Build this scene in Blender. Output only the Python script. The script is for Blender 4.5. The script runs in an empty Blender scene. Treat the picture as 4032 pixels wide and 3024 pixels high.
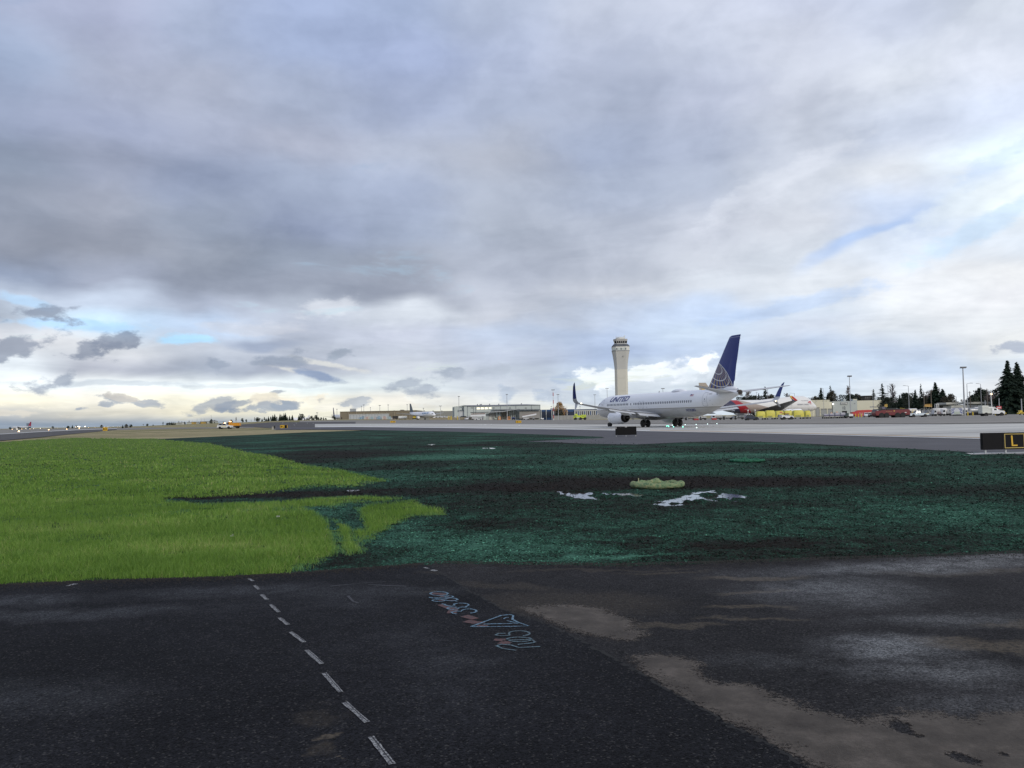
import bpy, bmesh, math, random
import numpy as np
from mathutils import Vector, Matrix
random.seed(7); rng = np.random.default_rng(7)
R = math.radians
scene = bpy.context.scene
COL = scene.collection

# ------------------------------------------------------------------ camera
H = 1.7                       # eye height
FPX = 3260.0                  # focal length in photo pixels (4032 wide)
PITCH, ROLL = R(2.42), R(1.08)
cam_d = bpy.data.cameras.new('camera'); cam = bpy.data.objects.new('camera', cam_d); COL.objects.link(cam)
cam_d.sensor_width = 36.0; cam_d.lens = 36.0 * FPX / 4032.0
cam_d.clip_start = 0.1; cam_d.clip_end = 20000
cF = Vector((0, math.cos(PITCH), math.sin(PITCH)))
cU0 = Vector((0, -math.sin(PITCH), math.cos(PITCH))); cR0 = Vector((1, 0, 0))
cR = math.cos(ROLL) * cR0 - math.sin(ROLL) * cU0
cU = math.sin(ROLL) * cR0 + math.cos(ROLL) * cU0
cam.matrix_world = Matrix(((cR.x, cU.x, -cF.x, 0), (cR.y, cU.y, -cF.y, 0), (cR.z, cU.z, -cF.z, H), (0, 0, 0, 1)))
scene.camera = cam

# ------------------------------------------------------------------ view
scene.view_settings.view_transform = 'Standard'
try: scene.view_settings.look = 'None'
except Exception: pass
scene.view_settings.gamma = 1.0
scene.view_settings.use_curve_mapping = False
scene.view_settings.exposure = 0.18
scene.render.engine = 'CYCLES'
scene.cycles.max_bounces = 6
scene.cycles.diffuse_bounces = 2
scene.cycles.use_denoising = True

# ------------------------------------------------------------------ helpers
def S(r, g, b):
    f = lambda c: (c / 255) / 12.92 if c / 255 <= 0.04045 else ((c / 255 + 0.055) / 1.055) ** 2.4
    return (f(r), f(g), f(b), 1.0)

def ray(px, py):
    d = cF + (px - 2016) / FPX * cR - (py - 1512) / FPX * cU
    return d.normalized()

def azel(px, py):
    d = ray(px, py)
    return math.atan2(d.x, d.y), math.asin(d.z)

class NT:
    """small node-tree writer"""
    def __init__(s, tree): s.t = tree; s.n = tree.nodes; s.l = tree.links
    def node(s, kind, **kw):
        n = s.n.new(kind)
        for k, v in kw.items(): setattr(n, k, v)
        return n
    def link(s, a, b): s.l.new(a, b)
    def inp(s, sock, v):
        if isinstance(v, bpy.types.NodeSocket): s.link(v, sock)
        elif v is not None: sock.default_value = v
    def m(s, op, a, b=None, c=None, clamp=False):
        n = s.node('ShaderNodeMath', operation=op, use_clamp=clamp)
        s.inp(n.inputs[0], a); s.inp(n.inputs[1], b)
        if c is not None: s.inp(n.inputs[2], c)
        return n.outputs[0]
    def v(s, op, a, b=None, sc=None):
        n = s.node('ShaderNodeVectorMath', operation=op)
        s.inp(n.inputs[0], a); s.inp(n.inputs[1], b)
        if sc is not None: s.inp(n.inputs['Scale'], sc)
        return n.outputs['Value'] if op in ('LENGTH', 'DOT_PRODUCT', 'DISTANCE') else n.outputs['Vector']
    def comb(s, x, y, z):
        n = s.node('ShaderNodeCombineXYZ'); s.inp(n.inputs[0], x); s.inp(n.inputs[1], y); s.inp(n.inputs[2], z); return n.outputs[0]
    def sep(s, v):
        n = s.node('ShaderNodeSeparateXYZ'); s.inp(n.inputs[0], v); return n.outputs
    def noise(s, vec, scale, detail=4, rough=0.55, dist=0.0, color=False, dim='2D'):
        n = s.node('ShaderNodeTexNoise'); n.noise_dimensions = dim; s.inp(n.inputs['Vector'], vec)
        n.inputs['Scale'].default_value = scale; n.inputs['Detail'].default_value = detail
        n.inputs['Roughness'].default_value = rough; n.inputs['Distortion'].default_value = dist
        return n.outputs['Color'] if color else n.outputs['Fac']
    def ramp(s, fac, stops, interp='LINEAR'):
        n = s.node('ShaderNodeValToRGB'); s.inp(n.inputs[0], fac); cr = n.color_ramp; cr.interpolation = interp
        while len(cr.elements) < len(stops): cr.elements.new(0.5)
        for e, (p, c) in zip(cr.elements, stops):
            e.position = p; e.color = c if hasattr(c, '__len__') else (c, c, c, 1)
        return n.outputs[0]
    def smooth(s, v, a, b, lo=0.0, hi=1.0):
        n = s.node('ShaderNodeMapRange', interpolation_type='SMOOTHSTEP')
        s.inp(n.inputs[0], v); n.inputs[1].default_value = a; n.inputs[2].default_value = b
        n.inputs[3].default_value = lo; n.inputs[4].default_value = hi
        return n.outputs[0]
    def mix(s, fac, a, b, blend='MIX'):
        n = s.node('ShaderNodeMix', data_type='RGBA', blend_type=blend)
        s.inp(n.inputs[0], fac); s.inp(n.inputs[6], a); s.inp(n.inputs[7], b)
        return n.outputs[2]
    def mapping(s, vec, loc, rot, scl, kind='TEXTURE'):
        n = s.node('ShaderNodeMapping', vector_type=kind); s.inp(n.inputs[0], vec)
        n.inputs[1].default_value = loc; n.inputs[2].default_value = rot; n.inputs[3].default_value = scl
        return n.outputs[0]

# ------------------------------------------------------------------ world: blue sky above layered clouds
world = bpy.data.worlds.new("World"); scene.world = world; world.use_nodes = True
wt = world.node_tree; wt.nodes.clear(); w = NT(wt)
SUN_EL, SUN_AZ = R(24), R(150)          # azimuth clockwise from +Y: behind and to the right of the camera
sky = w.node('ShaderNodeTexSky', sky_type='NISHITA', sun_disc=False, sun_elevation=SUN_EL, sun_rotation=SUN_AZ)
bg_sky = w.node('ShaderNodeBackground'); w.link(sky.outputs[0], bg_sky.inputs[0]); bg_sky.inputs[1].default_value = 0.1
tc = w.node('ShaderNodeTexCoord')
x_, y_, z_ = w.sep(tc.outputs['Generated'])
az_ = w.m('ARCTAN2', x_, y_); el_ = w.m('ARCSINE', z_)
A = w.comb(az_, el_, 0.0)
zz = w.m('ADD', w.m('MAXIMUM', z_, 0.0), 0.10)
Pp = w.comb(w.m('DIVIDE', x_, zz), w.m('DIVIDE', y_, zz), 0.0)           # a flat cloud deck seen in perspective
nwc = w.noise(w.v('MULTIPLY', A, (1.0, 2.2, 1.0)), 8.0, 3, 0.5, color=True)
warp = w.v('MULTIPLY', w.v('SUBTRACT', nwc, (0.5, 0.5, 0.5)), (0.085, 0.040, 0.0))
Aw = w.v('ADD', A, warp)
n_fine = w.noise(w.v('MULTIPLY', A, (1.0, 2.0, 1.0)), 42.0, 5, 0.62)     # ragged cumulus edges
n_deck = w.noise(Pp, 0.85, 5, 0.58, 0.6)
n_deck2 = w.noise(w.v('ADD', Pp, (7.3, 2.1, 0)), 2.6, 4, 0.6, 0.4)
n_soft = w.noise(w.v('MULTIPLY', A, (1.0, 2.4, 1.0)), 5.0, 3, 0.5)
cl = w.ramp(el_, [(0.0, S(186,194,206)), (0.045, S(206,209,212)), (0.11, S(198,203,214)), (0.2, S(192,197,211)), (0.3, S(182,188,205)), (0.5, S(176,184,204)), (1.0, S(184,190,204))])
# cloud bodies: (px, py, half-width px, half-height px, tilt deg, colour, strength, kind) in photo pixels turned into sky directions
_fr = {}
def frame(sharp, tilt):
    """direction plane turned by a few fixed angles, shared by the clouds"""
    t = min((-12, 0, 9, 24), key=lambda a: abs(a - tilt)); k = (sharp, t)
    if k not in _fr:
        src = Aw2 if sharp else Aw; c, s_ = math.cos(R(t)), math.sin(R(t))
        _fr[k] = (w.comb(w.v('DOT_PRODUCT', src, (c, s_, 0)), w.v('DOT_PRODUCT', src, (-s_, c, 0)), 0.0) if t else src, c, s_)
    return _fr[k]
def blob(col, px, py, hw, hh, tilt, c, strength=1.0, kind='soft'):
    sharp = 0.50 if (py > 1560 or 2300 < px < 2900) else 0.70
    a, e = azel(px, py); fr, cc, ss = frame(kind != 'soft', tilt)
    u0, v0 = a * cc + e * ss, -a * ss + e * cc; sx, sy = FPX / hw, FPX / hh
    n = w.node('ShaderNodeVectorMath', operation='MULTIPLY_ADD'); w.inp(n.inputs[0], fr); n.inputs[1].default_value = (sx, sy, 0); n.inputs[2].default_value = (-u0 * sx, -v0 * sy, 0)
    ln = w.v('LENGTH', n.outputs[0])
    src, lo, hi = {'soft': (n_softb, -0.05, 0.75), 'wisp': (n_wisp, 0.0, 0.6), 'cumulus': (n_rag, 0.0, sharp)}[kind]
    f = w.smooth(w.m('SUBTRACT', src, ln), lo, hi, 0.0, strength)
    return w.mix(f, col, S(*c))
warp2 = w.v('MULTIPLY', w.v('SUBTRACT', nwc, (0.5, 0.5, 0.5)), (0.030, 0.020, 0.0))
Aw2 = w.v('ADD', A, warp2)
n_mid = w.noise(w.v('MULTIPLY', A, (1.0, 2.0, 1.0)), 17.0, 2, 0.55)
n_rag = w.m('MULTIPLY_ADD', n_fine, 2.1, w.m('MULTIPLY_ADD', n_mid, 2.8, -1.45))      # 1 + ragged noise
n_wisp = w.m('MULTIPLY_ADD', n_fine, 1.1, 0.45)
n_softb = w.m('MULTIPLY_ADD', n_soft, 0.5, 0.75)
# broad tones of the deck, from the zenith side down to the horizon, each band running from left to right
BANDS = [
(0, [(165,173,193),(168,173,196),(165,174,199),(160,172,203),(166,178,207),(179,187,209),(190,195,212),(199,203,219),(206,210,228),(201,207,227),(204,204,212)]),
(200, [(162,169,193),(166,171,195),(162,171,195),(157,169,199),(163,174,205),(177,185,209),(186,192,212),(194,199,216),(205,208,222),(203,208,225),(209,213,224)]),
(400, [(157,169,195),(166,171,191),(170,175,194),(168,176,198),(164,173,199),(168,176,198),(171,178,198),(183,188,207),(205,208,221),(217,220,230),(220,223,235)]),
(600, [(150,159,183),(156,163,187),(162,168,189),(168,172,190),(170,176,194),(172,176,190),(160,169,192),(171,178,198),(197,201,214),(203,209,225),(217,224,242)]),
(750, [(142,151,170),(151,157,177),(147,156,180),(156,165,187),(164,173,196),(170,176,192),(168,176,196),(176,183,201),(212,215,225),(216,218,225),(228,239,250)]),
(900, [(140,147,164),(161,165,180),(153,161,179),(147,156,180),(153,162,183),(167,173,188),(185,190,205),(199,202,214),(211,213,222),(209,221,245),(245,250,250)]),
(1050, [(142,147,162),(152,156,170),(148,154,169),(140,148,165),(148,154,169),(170,175,190),(189,193,206),(204,207,217),(212,216,225),(221,228,241),(228,233,242)]),
(1150, [(149,159,181),(157,163,181),(140,146,162),(145,151,167),(153,158,173),(184,188,201),(209,211,220),(212,216,225),(216,219,226),(228,229,234),(233,232,234)]),
(1230, [(190,199,216),(195,205,223),(165,172,190),(176,182,196),(213,217,226),(196,199,210),(188,197,215),(198,212,236),(217,225,238),(232,233,237),(228,227,231)]),
(1310, [(179,187,201),(207,230,250),(196,212,236),(189,194,209),(196,200,215),(185,195,215),(180,193,218),(199,212,230),(202,208,222),(218,221,227),(220,221,225)]),
(1400, [(212,212,217),(222,222,226),(193,198,210),(184,189,202),(189,194,207),(187,194,211),(177,191,218),(187,200,222),(177,191,214),(190,200,218),(222,222,223)]),
(1470, [(224,229,235),(187,189,200),(161,168,183),(166,171,186),(195,199,208),(184,191,204),(185,197,213),(200,209,224),(203,214,229),(194,208,229),(212,219,228)]),
(1530, [(242,245,245),(243,245,245),(241,245,245),(238,245,245),(210,216,219),(196,201,211),(190,199,212),(209,217,226),(211,222,235),(221,224,230),(227,227,229)]),
(1580, [(250,241,218),(250,243,229),(250,243,221),(250,243,226),(229,223,214),(221,221,219),(192,201,214),(202,211,222),(210,219,228),(220,224,229),(220,222,224)]),
(1630, [(193,192,190),(213,207,194),(232,224,203),(235,229,210),(236,232,215),(240,234,216),(230,230,221),(204,211,221),(209,215,222),(213,218,222),(213,216,220)]),
(1672, [(137,148,164),(144,155,169),(156,164,175),(176,185,193),(207,210,209),(212,215,216),(210,213,215),(201,209,218),(204,211,219),(208,213,218),(208,212,217)]),
]
azf = w.m('SUBTRACT', w.m('ABSOLUTE', az_), 0.56)                       # past the frame the deck goes on, mirrored and stretched
az_fold = w.m('MULTIPLY', w.m('SIGN', az_), w.m('SUBTRACT', w.m('MINIMUM', w.m('ABSOLUTE', az_), 0.56), w.m('MULTIPLY', w.m('MAXIMUM', azf, 0.0), 0.217)))
wx, wy, wz2 = w.sep(warp)
uu = w.m('DIVIDE', w.m('ADD', w.m('ADD', az_fold, wx), 0.56), 1.12)
vv = w.m('ADD', w.m('MULTIPLY_ADD', az_, 0.0189, el_), w.m('MULTIPLY', wy, w.smooth(el_, 0.0, 0.12, 0.25, 1.0)))
prev = None
for yb, cols in BANDS:
    stops = []
    for i, c in enumerate(cols):
        stops.append((min(1, max(0, (math.atan((i * 400 - 2016) / FPX) + 0.56) / 1.12)), S(*c)))
    rc = w.ramp(uu, stops, 'EASE')
    vb = math.atan((1650 - yb) / FPX)
    if prev is None: cl = rc
    else: cl = w.mix(w.smooth(vv, pv, vb, 1.0, 0.0) if False else w.m('SUBTRACT', 1.0, w.smooth(vv, vb, pv)), cl, rc)
    prev = rc; pv = vb
# breaks, wisps and bright rims
cl = blob(cl, 3420, 930, 300, 45, 24, (176,198,236), .8)
cl = blob(cl, 3860, 900, 330, 60, 24, (208,226,246), .8, 'wisp')
cl = blob(cl, 3960, 620, 220, 60, 24, (196,212,240), .6, 'wisp')
cl = blob(cl, 3100, 1200, 430, 40, 6, (188,206,236), .6, 'wisp')
cl = blob(cl, 3820, 770, 300, 60, 20, (232,238,244), .5, 'wisp')
cl = blob(cl, 100, 1185, 130, 30, -10, (184,212,240), .8, 'wisp')
cl = blob(cl, 330, 1290, 260, 30, -3, (182,216,248), .85, 'wisp')
cl = blob(cl, 730, 1338, 120, 24, -4, (186,224,252), 1., 'wisp')
cl = blob(cl, 1290, 1210, 150, 45, 15, (210,212,220), .7, 'wisp')
cl = blob(cl, 1000, 1290, 260, 34, 0, (204,205,214), .6, 'wisp')
cl = blob(cl, 1030, 1360, 230, 36, -2, (156,166,188), .85)
cl = blob(cl, 1180, 1470, 160, 14, -14, (212,210,206), .8, 'wisp')
cl = blob(cl, 1290, 1440, 200, 15, -8, (218,216,212), .8, 'wisp')
cl = blob(cl, 1250, 1484, 130, 18, -12, (130,147,178), .85, 'wisp')
cl = blob(cl, 3060, 720, 420, 70, 25, (216,218,228), .5, 'wisp')
# the bright strip above the horizon at the left
cl = blob(cl, 450, 1508, 420, 14, -2, (192,201,212), .6, 'wisp')
cl = blob(cl, 1000, 1516, 420, 12, -2, (196,202,208), .6, 'wisp')
# cream sunlit tops behind the low dark clouds
for (px, py, hw, hh, t, c) in [(220, 1588, 150, 24, 0, (248,240,220)), (540, 1575, 90, 20, 0, (250,242,222)), (700, 1590, 120, 18, 0, (240,234,216)), (900, 1570, 110, 24, 0, (242,236,222)), (1080, 1585, 150, 22, 6, (244,232,212)), (1380, 1600, 160, 16, 0, (240,234,222)), (60, 1622, 260, 16, 0, (216,208,196)), (1640, 1585, 130, 20, 0, (232,230,224))]:
    cl = blob(cl, px, py, hw, hh, t, c, .75, 'cumulus')
# ragged dark cumulus
D1 = (134,142,160); D2 = (146,155,172); D3 = (152,161,176)
for (px, py, hw, hh, t, c) in [
    (20, 1360, 170, 62, 8, D1), (150, 1232, 110, 22, 10, D1),
    (340, 1385, 120, 34, 6, D1), (450, 1352, 90, 36, 18, D1), (230, 1492, 80, 36, 28, D2),
    (845, 1440, 62, 22, 4, D2), (1160, 1420, 130, 30, 12, D2), (1340, 1388, 90, 30, 10, D3),
    (1780, 1465, 110, 26, 6, D3), (1600, 1530, 130, 36, 0, (158,166,180)), (1900, 1470, 130, 30, 0, (176,183,196)),
    (300, 1604, 44, 15, 6, D3), (395, 1595, 40, 18, 8, D3), (560, 1598, 120, 24, -6, (152,160,174)), (500, 1570, 60, 18, -20, (196,190,184)),
    (860, 1592, 90, 30, 12, (160,166,176)), (930, 1600, 70, 24, 6, (150,158,172)), (1060, 1604, 130, 20, 8, (148,158,174)), (1140, 1590, 60, 18, 16, (150,160,174)),
    (1075, 1545, 34, 10, 8, (160,166,178)), (1010, 1577, 60, 22, 8, (232,222,204)), (1420, 1580, 60, 20, 6, (172,178,188)),
    (2110, 1545, 160, 40, 0, (172,182,198)), (2190, 1490, 90, 26, 0, (166,178,198)),
    (4010, 1380, 60, 36, 0, (160,168,186))]:
    cl = blob(cl, px, py, hw, hh, t, c, .80, 'cumulus')
# sunlit white cumulus by the tower
for (px, py, hw, hh, t, c) in [
    (2410, 1500, 110, 60, 0, (236,239,243)), (2530, 1475, 80, 50, 0, (236,239,243)), (2650, 1485, 140, 66, 0, (230,233,239)), (2800, 1500, 120, 50, 0, (220,226,234)),
    (2600, 1545, 330, 40, 0, (204,211,220)), (2790, 1424, 66, 30, 12, (250,251,252)), (2740, 1432, 44, 12, 6, (244,246,248))]:
    cl = blob(cl, px, py, hw, hh, t, c, .9, 'cumulus')
# texture of the deck itself: broken soft lumps, larger overhead, finer to the horizon
lum = w.m('ADD', w.m('MULTIPLY', w.m('SUBTRACT', n_deck, 0.49), 0.46), w.m('MULTIPLY', w.m('SUBTRACT', w.smooth(n_deck2, 0.28, 0.70), 0.48), 0.075))
n_lump = w.noise(w.v('ADD', w.v('MULTIPLY', A, (1.0, 1.5, 1.0)), w.v('SCALE', warp2, sc=1.5)), 11.0, 4, 0.55)
lum = w.m('ADD', lum, w.m('MULTIPLY', w.m('SUBTRACT', n_fine, 0.5), 0.06))
lum = w.m('ADD', lum, w.m('MULTIPLY', w.m('SUBTRACT', w.smooth(n_lump, 0.28, 0.72), 0.5), 0.15))
lum = w.m('ADD', lum, w.m('MULTIPLY', w.m('SUBTRACT', n_soft, 0.5), 0.16))
cl = w.mix(1.0, cl, w.comb(w.m('ADD', lum, 0.965), w.m('MULTIPLY_ADD', lum, 0.98, 1.0), w.m('MULTIPLY_ADD', lum, 0.90, 1.015)), 'MULTIPLY')
bg_cl = w.node('ShaderNodeBackground'); w.link(cl, bg_cl.inputs[0]); bg_cl.inputs[1].default_value = 1.0
# thin places in the deck let some of the sky through
thin = w.smooth(w.m('ADD', n_deck, w.m('MULTIPLY', n_deck2, 0.4)), 0.86, 1.0, 0.0, 0.45)
mx = w.node('ShaderNodeMixShader'); w.link(thin, mx.inputs[0]); w.link(bg_cl.outputs[0], mx.inputs[1]); w.link(bg_sky.outputs[0], mx.inputs[2])
wo = w.node('ShaderNodeOutputWorld'); w.link(mx.outputs[0], wo.inputs[0])
world.cycles.sampling_method = 'MANUAL'; world.cycles.sample_map_resolution = 512

sun_d = bpy.data.lights.new('sun', 'SUN'); sun_d.energy = 1.5; sun_d.angle = R(12); sun_d.color = (1.0, 0.93, 0.82)
sun = bpy.data.objects.new('sun', sun_d); COL.objects.link(sun)
sd = Vector((math.sin(SUN_AZ) * math.cos(SUN_EL), math.cos(SUN_AZ) * math.cos(SUN_EL), math.sin(SUN_EL)))
sun.rotation_euler = sd.to_track_quat('Z', 'Y').to_euler()
# ------------------------------------------------------------------ terrain and placement
_TP = [-4000, 450, 600, 1000, 1150, 1400, 1830, 2150, 2300, 9000]
_TZ = [0, 0, 2.0, 3.4, 4.0, 4.0, 1.7, 0.3, 0, 0]
def terr(x, y):
    x = np.asarray(x, float); y = np.maximum(np.asarray(y, float), 0.01)
    z7 = np.interp(2016 + FPX * x / y, _TP, _TZ)
    t = np.clip((y - 150) / 550, 0, 1); t = t * t * (3 - 2 * t)
    f = 1 - np.clip((y - 1500) / 1500, 0, 1)
    return z7 * t * f
KZ = (H - 0.045) / H          # sheets lie a few centimetres above the base ground
def G(px, py):
    """photo pixel -> point of the ground"""
    px = np.asarray(px, float); py = np.asarray(py, float)
    a = (px - 2016) / FPX; b = (py - 1512) / FPX
    dx = cF.x + a * cR.x - b * cU.x; dy = cF.y + a * cR.y - b * cU.y; dz = cF.z + a * cR.z - b * cU.z
    lo = np.full_like(dx, 0.5); t = lo.copy(); hit = np.zeros(dx.shape, bool)
    if np.all(H / np.maximum(-dz, 1e-9) * dy < 140): t = -H / dz * KZ; return dx * t, dy * t, np.zeros_like(t)
    steps = np.concatenate([np.geomspace(1, 150, 60), np.arange(152, 900, 4), np.geomspace(905, 7000, 60)]) / 1.0
    prev = np.full_like(dx, 0.5)
    for st in steps:
        cur = st / dy; below = (H + dz * cur < terr(dx * cur, dy * cur)) & ~hit
        a_, b_ = prev.copy(), cur.copy()
        if below.any():
            for _ in range(18):
                m_ = (a_ + b_) / 2; u_ = H + dz * m_ < terr(dx * m_, dy * m_); b_ = np.where(u_, m_, b_); a_ = np.where(u_, a_, m_)
            t = np.where(below, (a_ + b_) / 2, t); hit |= below
        prev = cur
    t = np.where(hit, t, 7000 / dy) * KZ
    return dx * t, dy * t, terr(dx * t, dy * t)
def at(px, D, z=None, row=1650):
    """point at distance D in photo column px; on the ground, or at height z"""
    x = D * (px - 2016) / FPX
    for _ in range(4):
        zz_ = float(terr(x, D)) if z is None else z
        dz = zz_ - H
        u = (px - 2016) / FPX
        pF = math.cos(PITCH) * D + math.sin(PITCH) * dz
        x = (u * pF + math.sin(ROLL) * (-math.sin(PITCH) * D + math.cos(PITCH) * dz)) / math.cos(ROLL)
    return Vector((x, D, float(terr(x, D)) if z is None else z))
def height(px, py, D):
    """height of what shows at photo pixel (px, py) when it stands D away"""
    d = ray(px, py); return H + d.z / d.y * D

_perm = rng.permutation(512)
def vnoise(x, y, seed=0):
    xi = np.floor(x).astype(np.int64); yi = np.floor(y).astype(np.int64); fx = x - xi; fy = y - yi
    fx = fx * fx * (3 - 2 * fx); fy = fy * fy * (3 - 2 * fy)
    h = lambda a, b: _perm[(_perm[(a + seed * 31) % 512] + b) % 512] / 511.0
    return (h(xi, yi) * (1 - fx) + h(xi + 1, yi) * fx) * (1 - fy) + (h(xi, yi + 1) * (1 - fx) + h(xi + 1, yi + 1) * fx) * fy
def fbm(x, y, octv=4, seed=0):
    s = 0; a = 0.5; t = 0
    for i in range(octv):
        s = s + a * vnoise(x * 2 ** i, y * 2 ** i, seed + i * 5); t += a; a *= 0.5
    return s / t
def inside(px, py, poly):
    """signed distance (positive inside) of points to a polygon"""
    n = len(poly); best = np.full(px.shape, 1e9); c = np.zeros(px.shape, bool)
    for i in range(n):
        x0, y0 = poly[i]; x1, y1 = poly[(i + 1) % n]
        ex, ey = x1 - x0, y1 - y0; L = ex * ex + ey * ey + 1e-12
        t = np.clip(((px - x0) * ex + (py - y0) * ey) / L, 0, 1)
        best = np.minimum(best, np.hypot(px - x0 - t * ex, py - y0 - t * ey))
        c ^= ((y0 > py) != (y1 > py)) & (px < ex * (py - y0) / (ey if ey else 1e-12) + x0)
    return np.where(c, best, -best)

# ------------------------------------------------------------------ materials
MATS = {}
def mat(name, col, rough=0.6, metal=0.0, var=0.12, vscale=1.5, bump=0.0, bscale=20.0, spec=0.5, dirt=0.0, emit=None, estr=1.0, coat=0.0):
    """painted or plain surface with slight mottling"""
    if name in MATS: return MATS[name]
    mt = bpy.data.materials.new(name); mt.use_nodes = True; t = NT(mt.node_tree)
    b = t.n['Principled BSDF']; tcn = t.node('ShaderNodeTexCoord'); o = tcn.outputs['Object']
    c = col if len(col) == 4 else tuple(col) + (1,)
    nz = t.noise(o, vscale, 4, 0.6, dim='3D')
    f = t.m('MULTIPLY_ADD', nz, 2 * var, 1 - var)
    cc = t.mix(1.0, c, t.comb(f, f, f), 'MULTIPLY')
    if dirt: cc = t.mix(t.m('MULTIPLY', t.smooth(t.noise(o, vscale * 3, 5, 0.7, dim='3D'), 0.5, 0.75), dirt), cc, (0.05, 0.045, 0.035, 1))
    t.link(cc, b.inputs['Base Color'])
    b.inputs['Roughness'].default_value = rough; b.inputs['Metallic'].default_value = metal
    b.inputs['Specular IOR Level'].default_value = spec; b.inputs['Coat Weight'].default_value = coat
    if bump:
        bn = t.node('ShaderNodeBump'); bn.inputs['Strength'].default_value = bump; bn.inputs['Distance'].default_value = 0.05
        t.link(t.noise(o, bscale, 4, dim='3D'), bn.inputs['Height']); t.link(bn.outputs[0], b.inputs['Normal'])
    if emit: b.inputs['Emission Color'].default_value = emit if len(emit) == 4 else tuple(emit) + (1,); b.inputs['Emission Strength'].default_value = estr
    MATS[name] = mt
    return mt

# ------------------------------------------------------------------ objects
def put(o, parent=None):
    COL.objects.link(o)
    if parent is not None: o.parent = parent
    return o
def tag(o, label=None, cat=None, group=None, kind=None):
    if label: o['label'] = label
    if cat: o['category'] = cat
    if group: o['group'] = group
    if kind: o['kind'] = kind
    return o
def thing(name, label, cat, loc=(0, 0, 0), rz=0, group=None):
    o = bpy.data.objects.new(name, None); o.empty_display_size = 0.2; COL.objects.link(o)
    o.location = loc; o.rotation_euler = (0, 0, rz); tag(o, label, cat, group); return o
def dup(root, loc, rz=None, label=None, scale=None):
    r = root.copy(); COL.objects.link(r); r.location = loc
    if rz is not None: r.rotation_euler = (0, 0, rz)
    if label: r['label'] = label
    if scale is not None: r.scale = scale if hasattr(scale, '__len__') else (scale,) * 3
    for ch in list(root.children):
        c = ch.copy(); COL.objects.link(c); c.parent = r
        for g in ch.children:
            d = g.copy(); COL.objects.link(d); d.parent = c
    return r
def npmesh(name, V, F, material, parent=None, smooth=False, sizes=None):
    """fast mesh from numpy arrays; F is (n,3) or (n,4)"""
    me = bpy.data.meshes.new(name); V = np.asarray(V, np.float32); F = np.asarray(F, np.int32)
    k = F.shape[1]; n = len(F)
    me.vertices.add(len(V)); me.vertices.foreach_set('co', V.ravel())
    me.loops.add(n * k); me.loops.foreach_set('vertex_index', F.ravel())
    me.polygons.add(n); me.polygons.foreach_set('loop_start', np.arange(0, n * k, k, dtype=np.int32))
    if smooth: me.polygons.foreach_set('use_smooth', np.ones(n, bool))
    me.update(calc_edges=True); me.materials.append(material)
    return put(bpy.data.objects.new(name, me), parent)

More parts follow.
